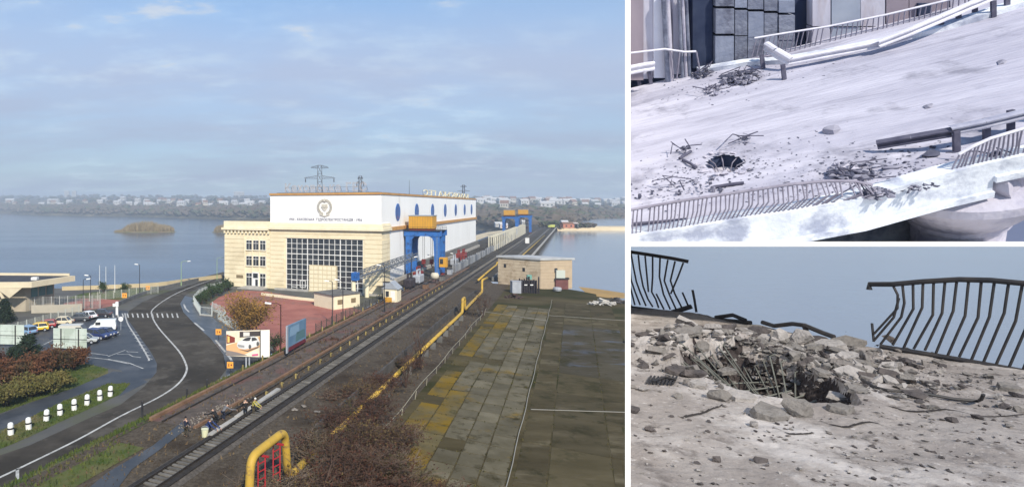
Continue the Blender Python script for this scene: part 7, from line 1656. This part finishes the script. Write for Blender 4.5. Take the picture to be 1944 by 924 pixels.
bheap(1352, 174, 44, 20, 30, 'small grey rubble heap in front of the far debris', (mdg, lav_c), .06, .18, 5)
bheap(1618, 330, 90, 34, 260, 'large heap of rubble and torn steel at the break in the near railing', (dk, mdg, mdg, lav_c), .05, .2, 7)
bheap(1660, 372, 80, 18, 150, 'rubble spilled along the broken near edge', (mdg, lav_c, dk), .05, .15, 3)
bheap(1745, 360, 90, 10, 40, 'thin line of rubble on the near edge right of the break', (mdg, dk), .03, .09, 0)
bheap(1300, 290, 40, 20, 16, 'thin scatter of torn bars left of the shell hole', (dk,), .03, .09, 4)
bheap(1415, 268, 30, 14, 12, 'torn bars and dust right above the shell hole', (mdg,), .04, .12, 3)
bheap(1890, 300, 50, 8, 30, 'dark rubble behind the near right railing', (dk,), .04, .12, 2)
bheap(1310, 360, 200, 40, 40, 'scattered dark fragments behind the near left railing', (dk, mdg), .03, .10, 3)
for i, (px, py, w_, h_, m, lb) in enumerate(((1765, 292, 26, 12, dk, 'dark round lump lying before the near guard rail'), (1770, 279, 10, 5, dk, 'small dark stone above the round lump'), (1750, 326, 24, 9, mdg, 'grey crescent shaped fragment on the near verge'), (1718, 308, 7, 6, dk, 'small dark stone left of the crescent fragment'), (1427, 322, 7, 4, dk, 'small dark stone right of the shell hole'), (1762, 201, 22, 5, mdg, 'thin grey fragment in the middle of the carriageway'), (1900, 118, 26, 6, mdg, 'thin grey fragment on the bright far lane'), (1578, 246, 30, 20, om('dust_grey', A(.24, .24, .31), A(.30, .30, .37), 2), 'grey dust mound in the middle of the road'), (1692, 318, 34, 8, mdg, 'long grey fragment left of the crescent'), (1372, 352, 46, 4, dk, 'thin dark plank between shell hole and near railing'), (1215, 372, 8, 16, dk, 'dark stump at the near left edge'), (1290, 365, 8, 16, dk, 'dark stump behind the near left railing'), (1355, 358, 8, 22, mdg, 'grey post stump below the shell hole'))):
    p = D(px, py + h_ * .3); sc__ = 1 / 56.0; mb = MB(); rock(mb, p + Vector((0, 0, h_ * sc__ * .25)), Vector((w_ * sc__ * .5, w_ * sc__ * .4 if w_ < 3 * h_ else .12, h_ * sc__ * .5)), 1.0, 14); o = mb.build('bridge_fragment', m, None, origin=p, clip=bclip); o.matrix_world = BM @ Matrix.Translation(p); tag(o, lb, 'debris', 'fragments lying on the bridge road')
for pl, lb in (([(1200, 425), (1250, 421), (1306, 416)], 'fallen pole lying along the near left railing'), ([(1350, 356), (1385, 350), (1412, 347)], 'dark bent pole lying just behind the near railing'), ([(1290, 301), (1300, 294), (1312, 287)], 'bent bar sticking up left of the shell hole'), ([(1296, 303), (1310, 310), (1322, 318)], 'bent bar lying left of the shell hole')):
    pts = [D(x, y, .08) for x, y in pl]; o = bbuild(MB().tube(pts, .05, 6), 'fallen_bar', darkrail); tag(o, lb, 'bar')

# fine dark grit and dust strewn over the deck near the strikes
gt = [MB(), MB()]
random.seed(9)
for _ in range(1500):
    c = random.choice((D(1375, 311), D(1618, 332), D(1618, 332), D(1400, 152), D(1700, 330), D(1300, 345))); x, y = c.x + random.gauss(0, 1.5), c.y + random.gauss(0, .8)
    if y < near_y(x) + .15 or y > WY - .6: continue
    if ((x - hole.x) / hr_x) ** 2 + ((y - hole.y) / hr_y) ** 2 < 1.3: continue
    s = random.uniform(.012, .05); rock(random.choice(gt), Vector((x, y, dz(x, y) + s * .2)), Vector((s * random.uniform(.8, 1.8), s, s * .5)), 1.0, 7)
for i, m in enumerate((dk, mdg)): tag(bbuild(gt[i], 'deck_grit', m), ('dark grit strewn over the road near the strikes', 'grey grit strewn over the road near the strikes')[i], 'rubble', kind='stuff')
for o in bpy.data.objects:
    if '_o' in o: del o['_o']
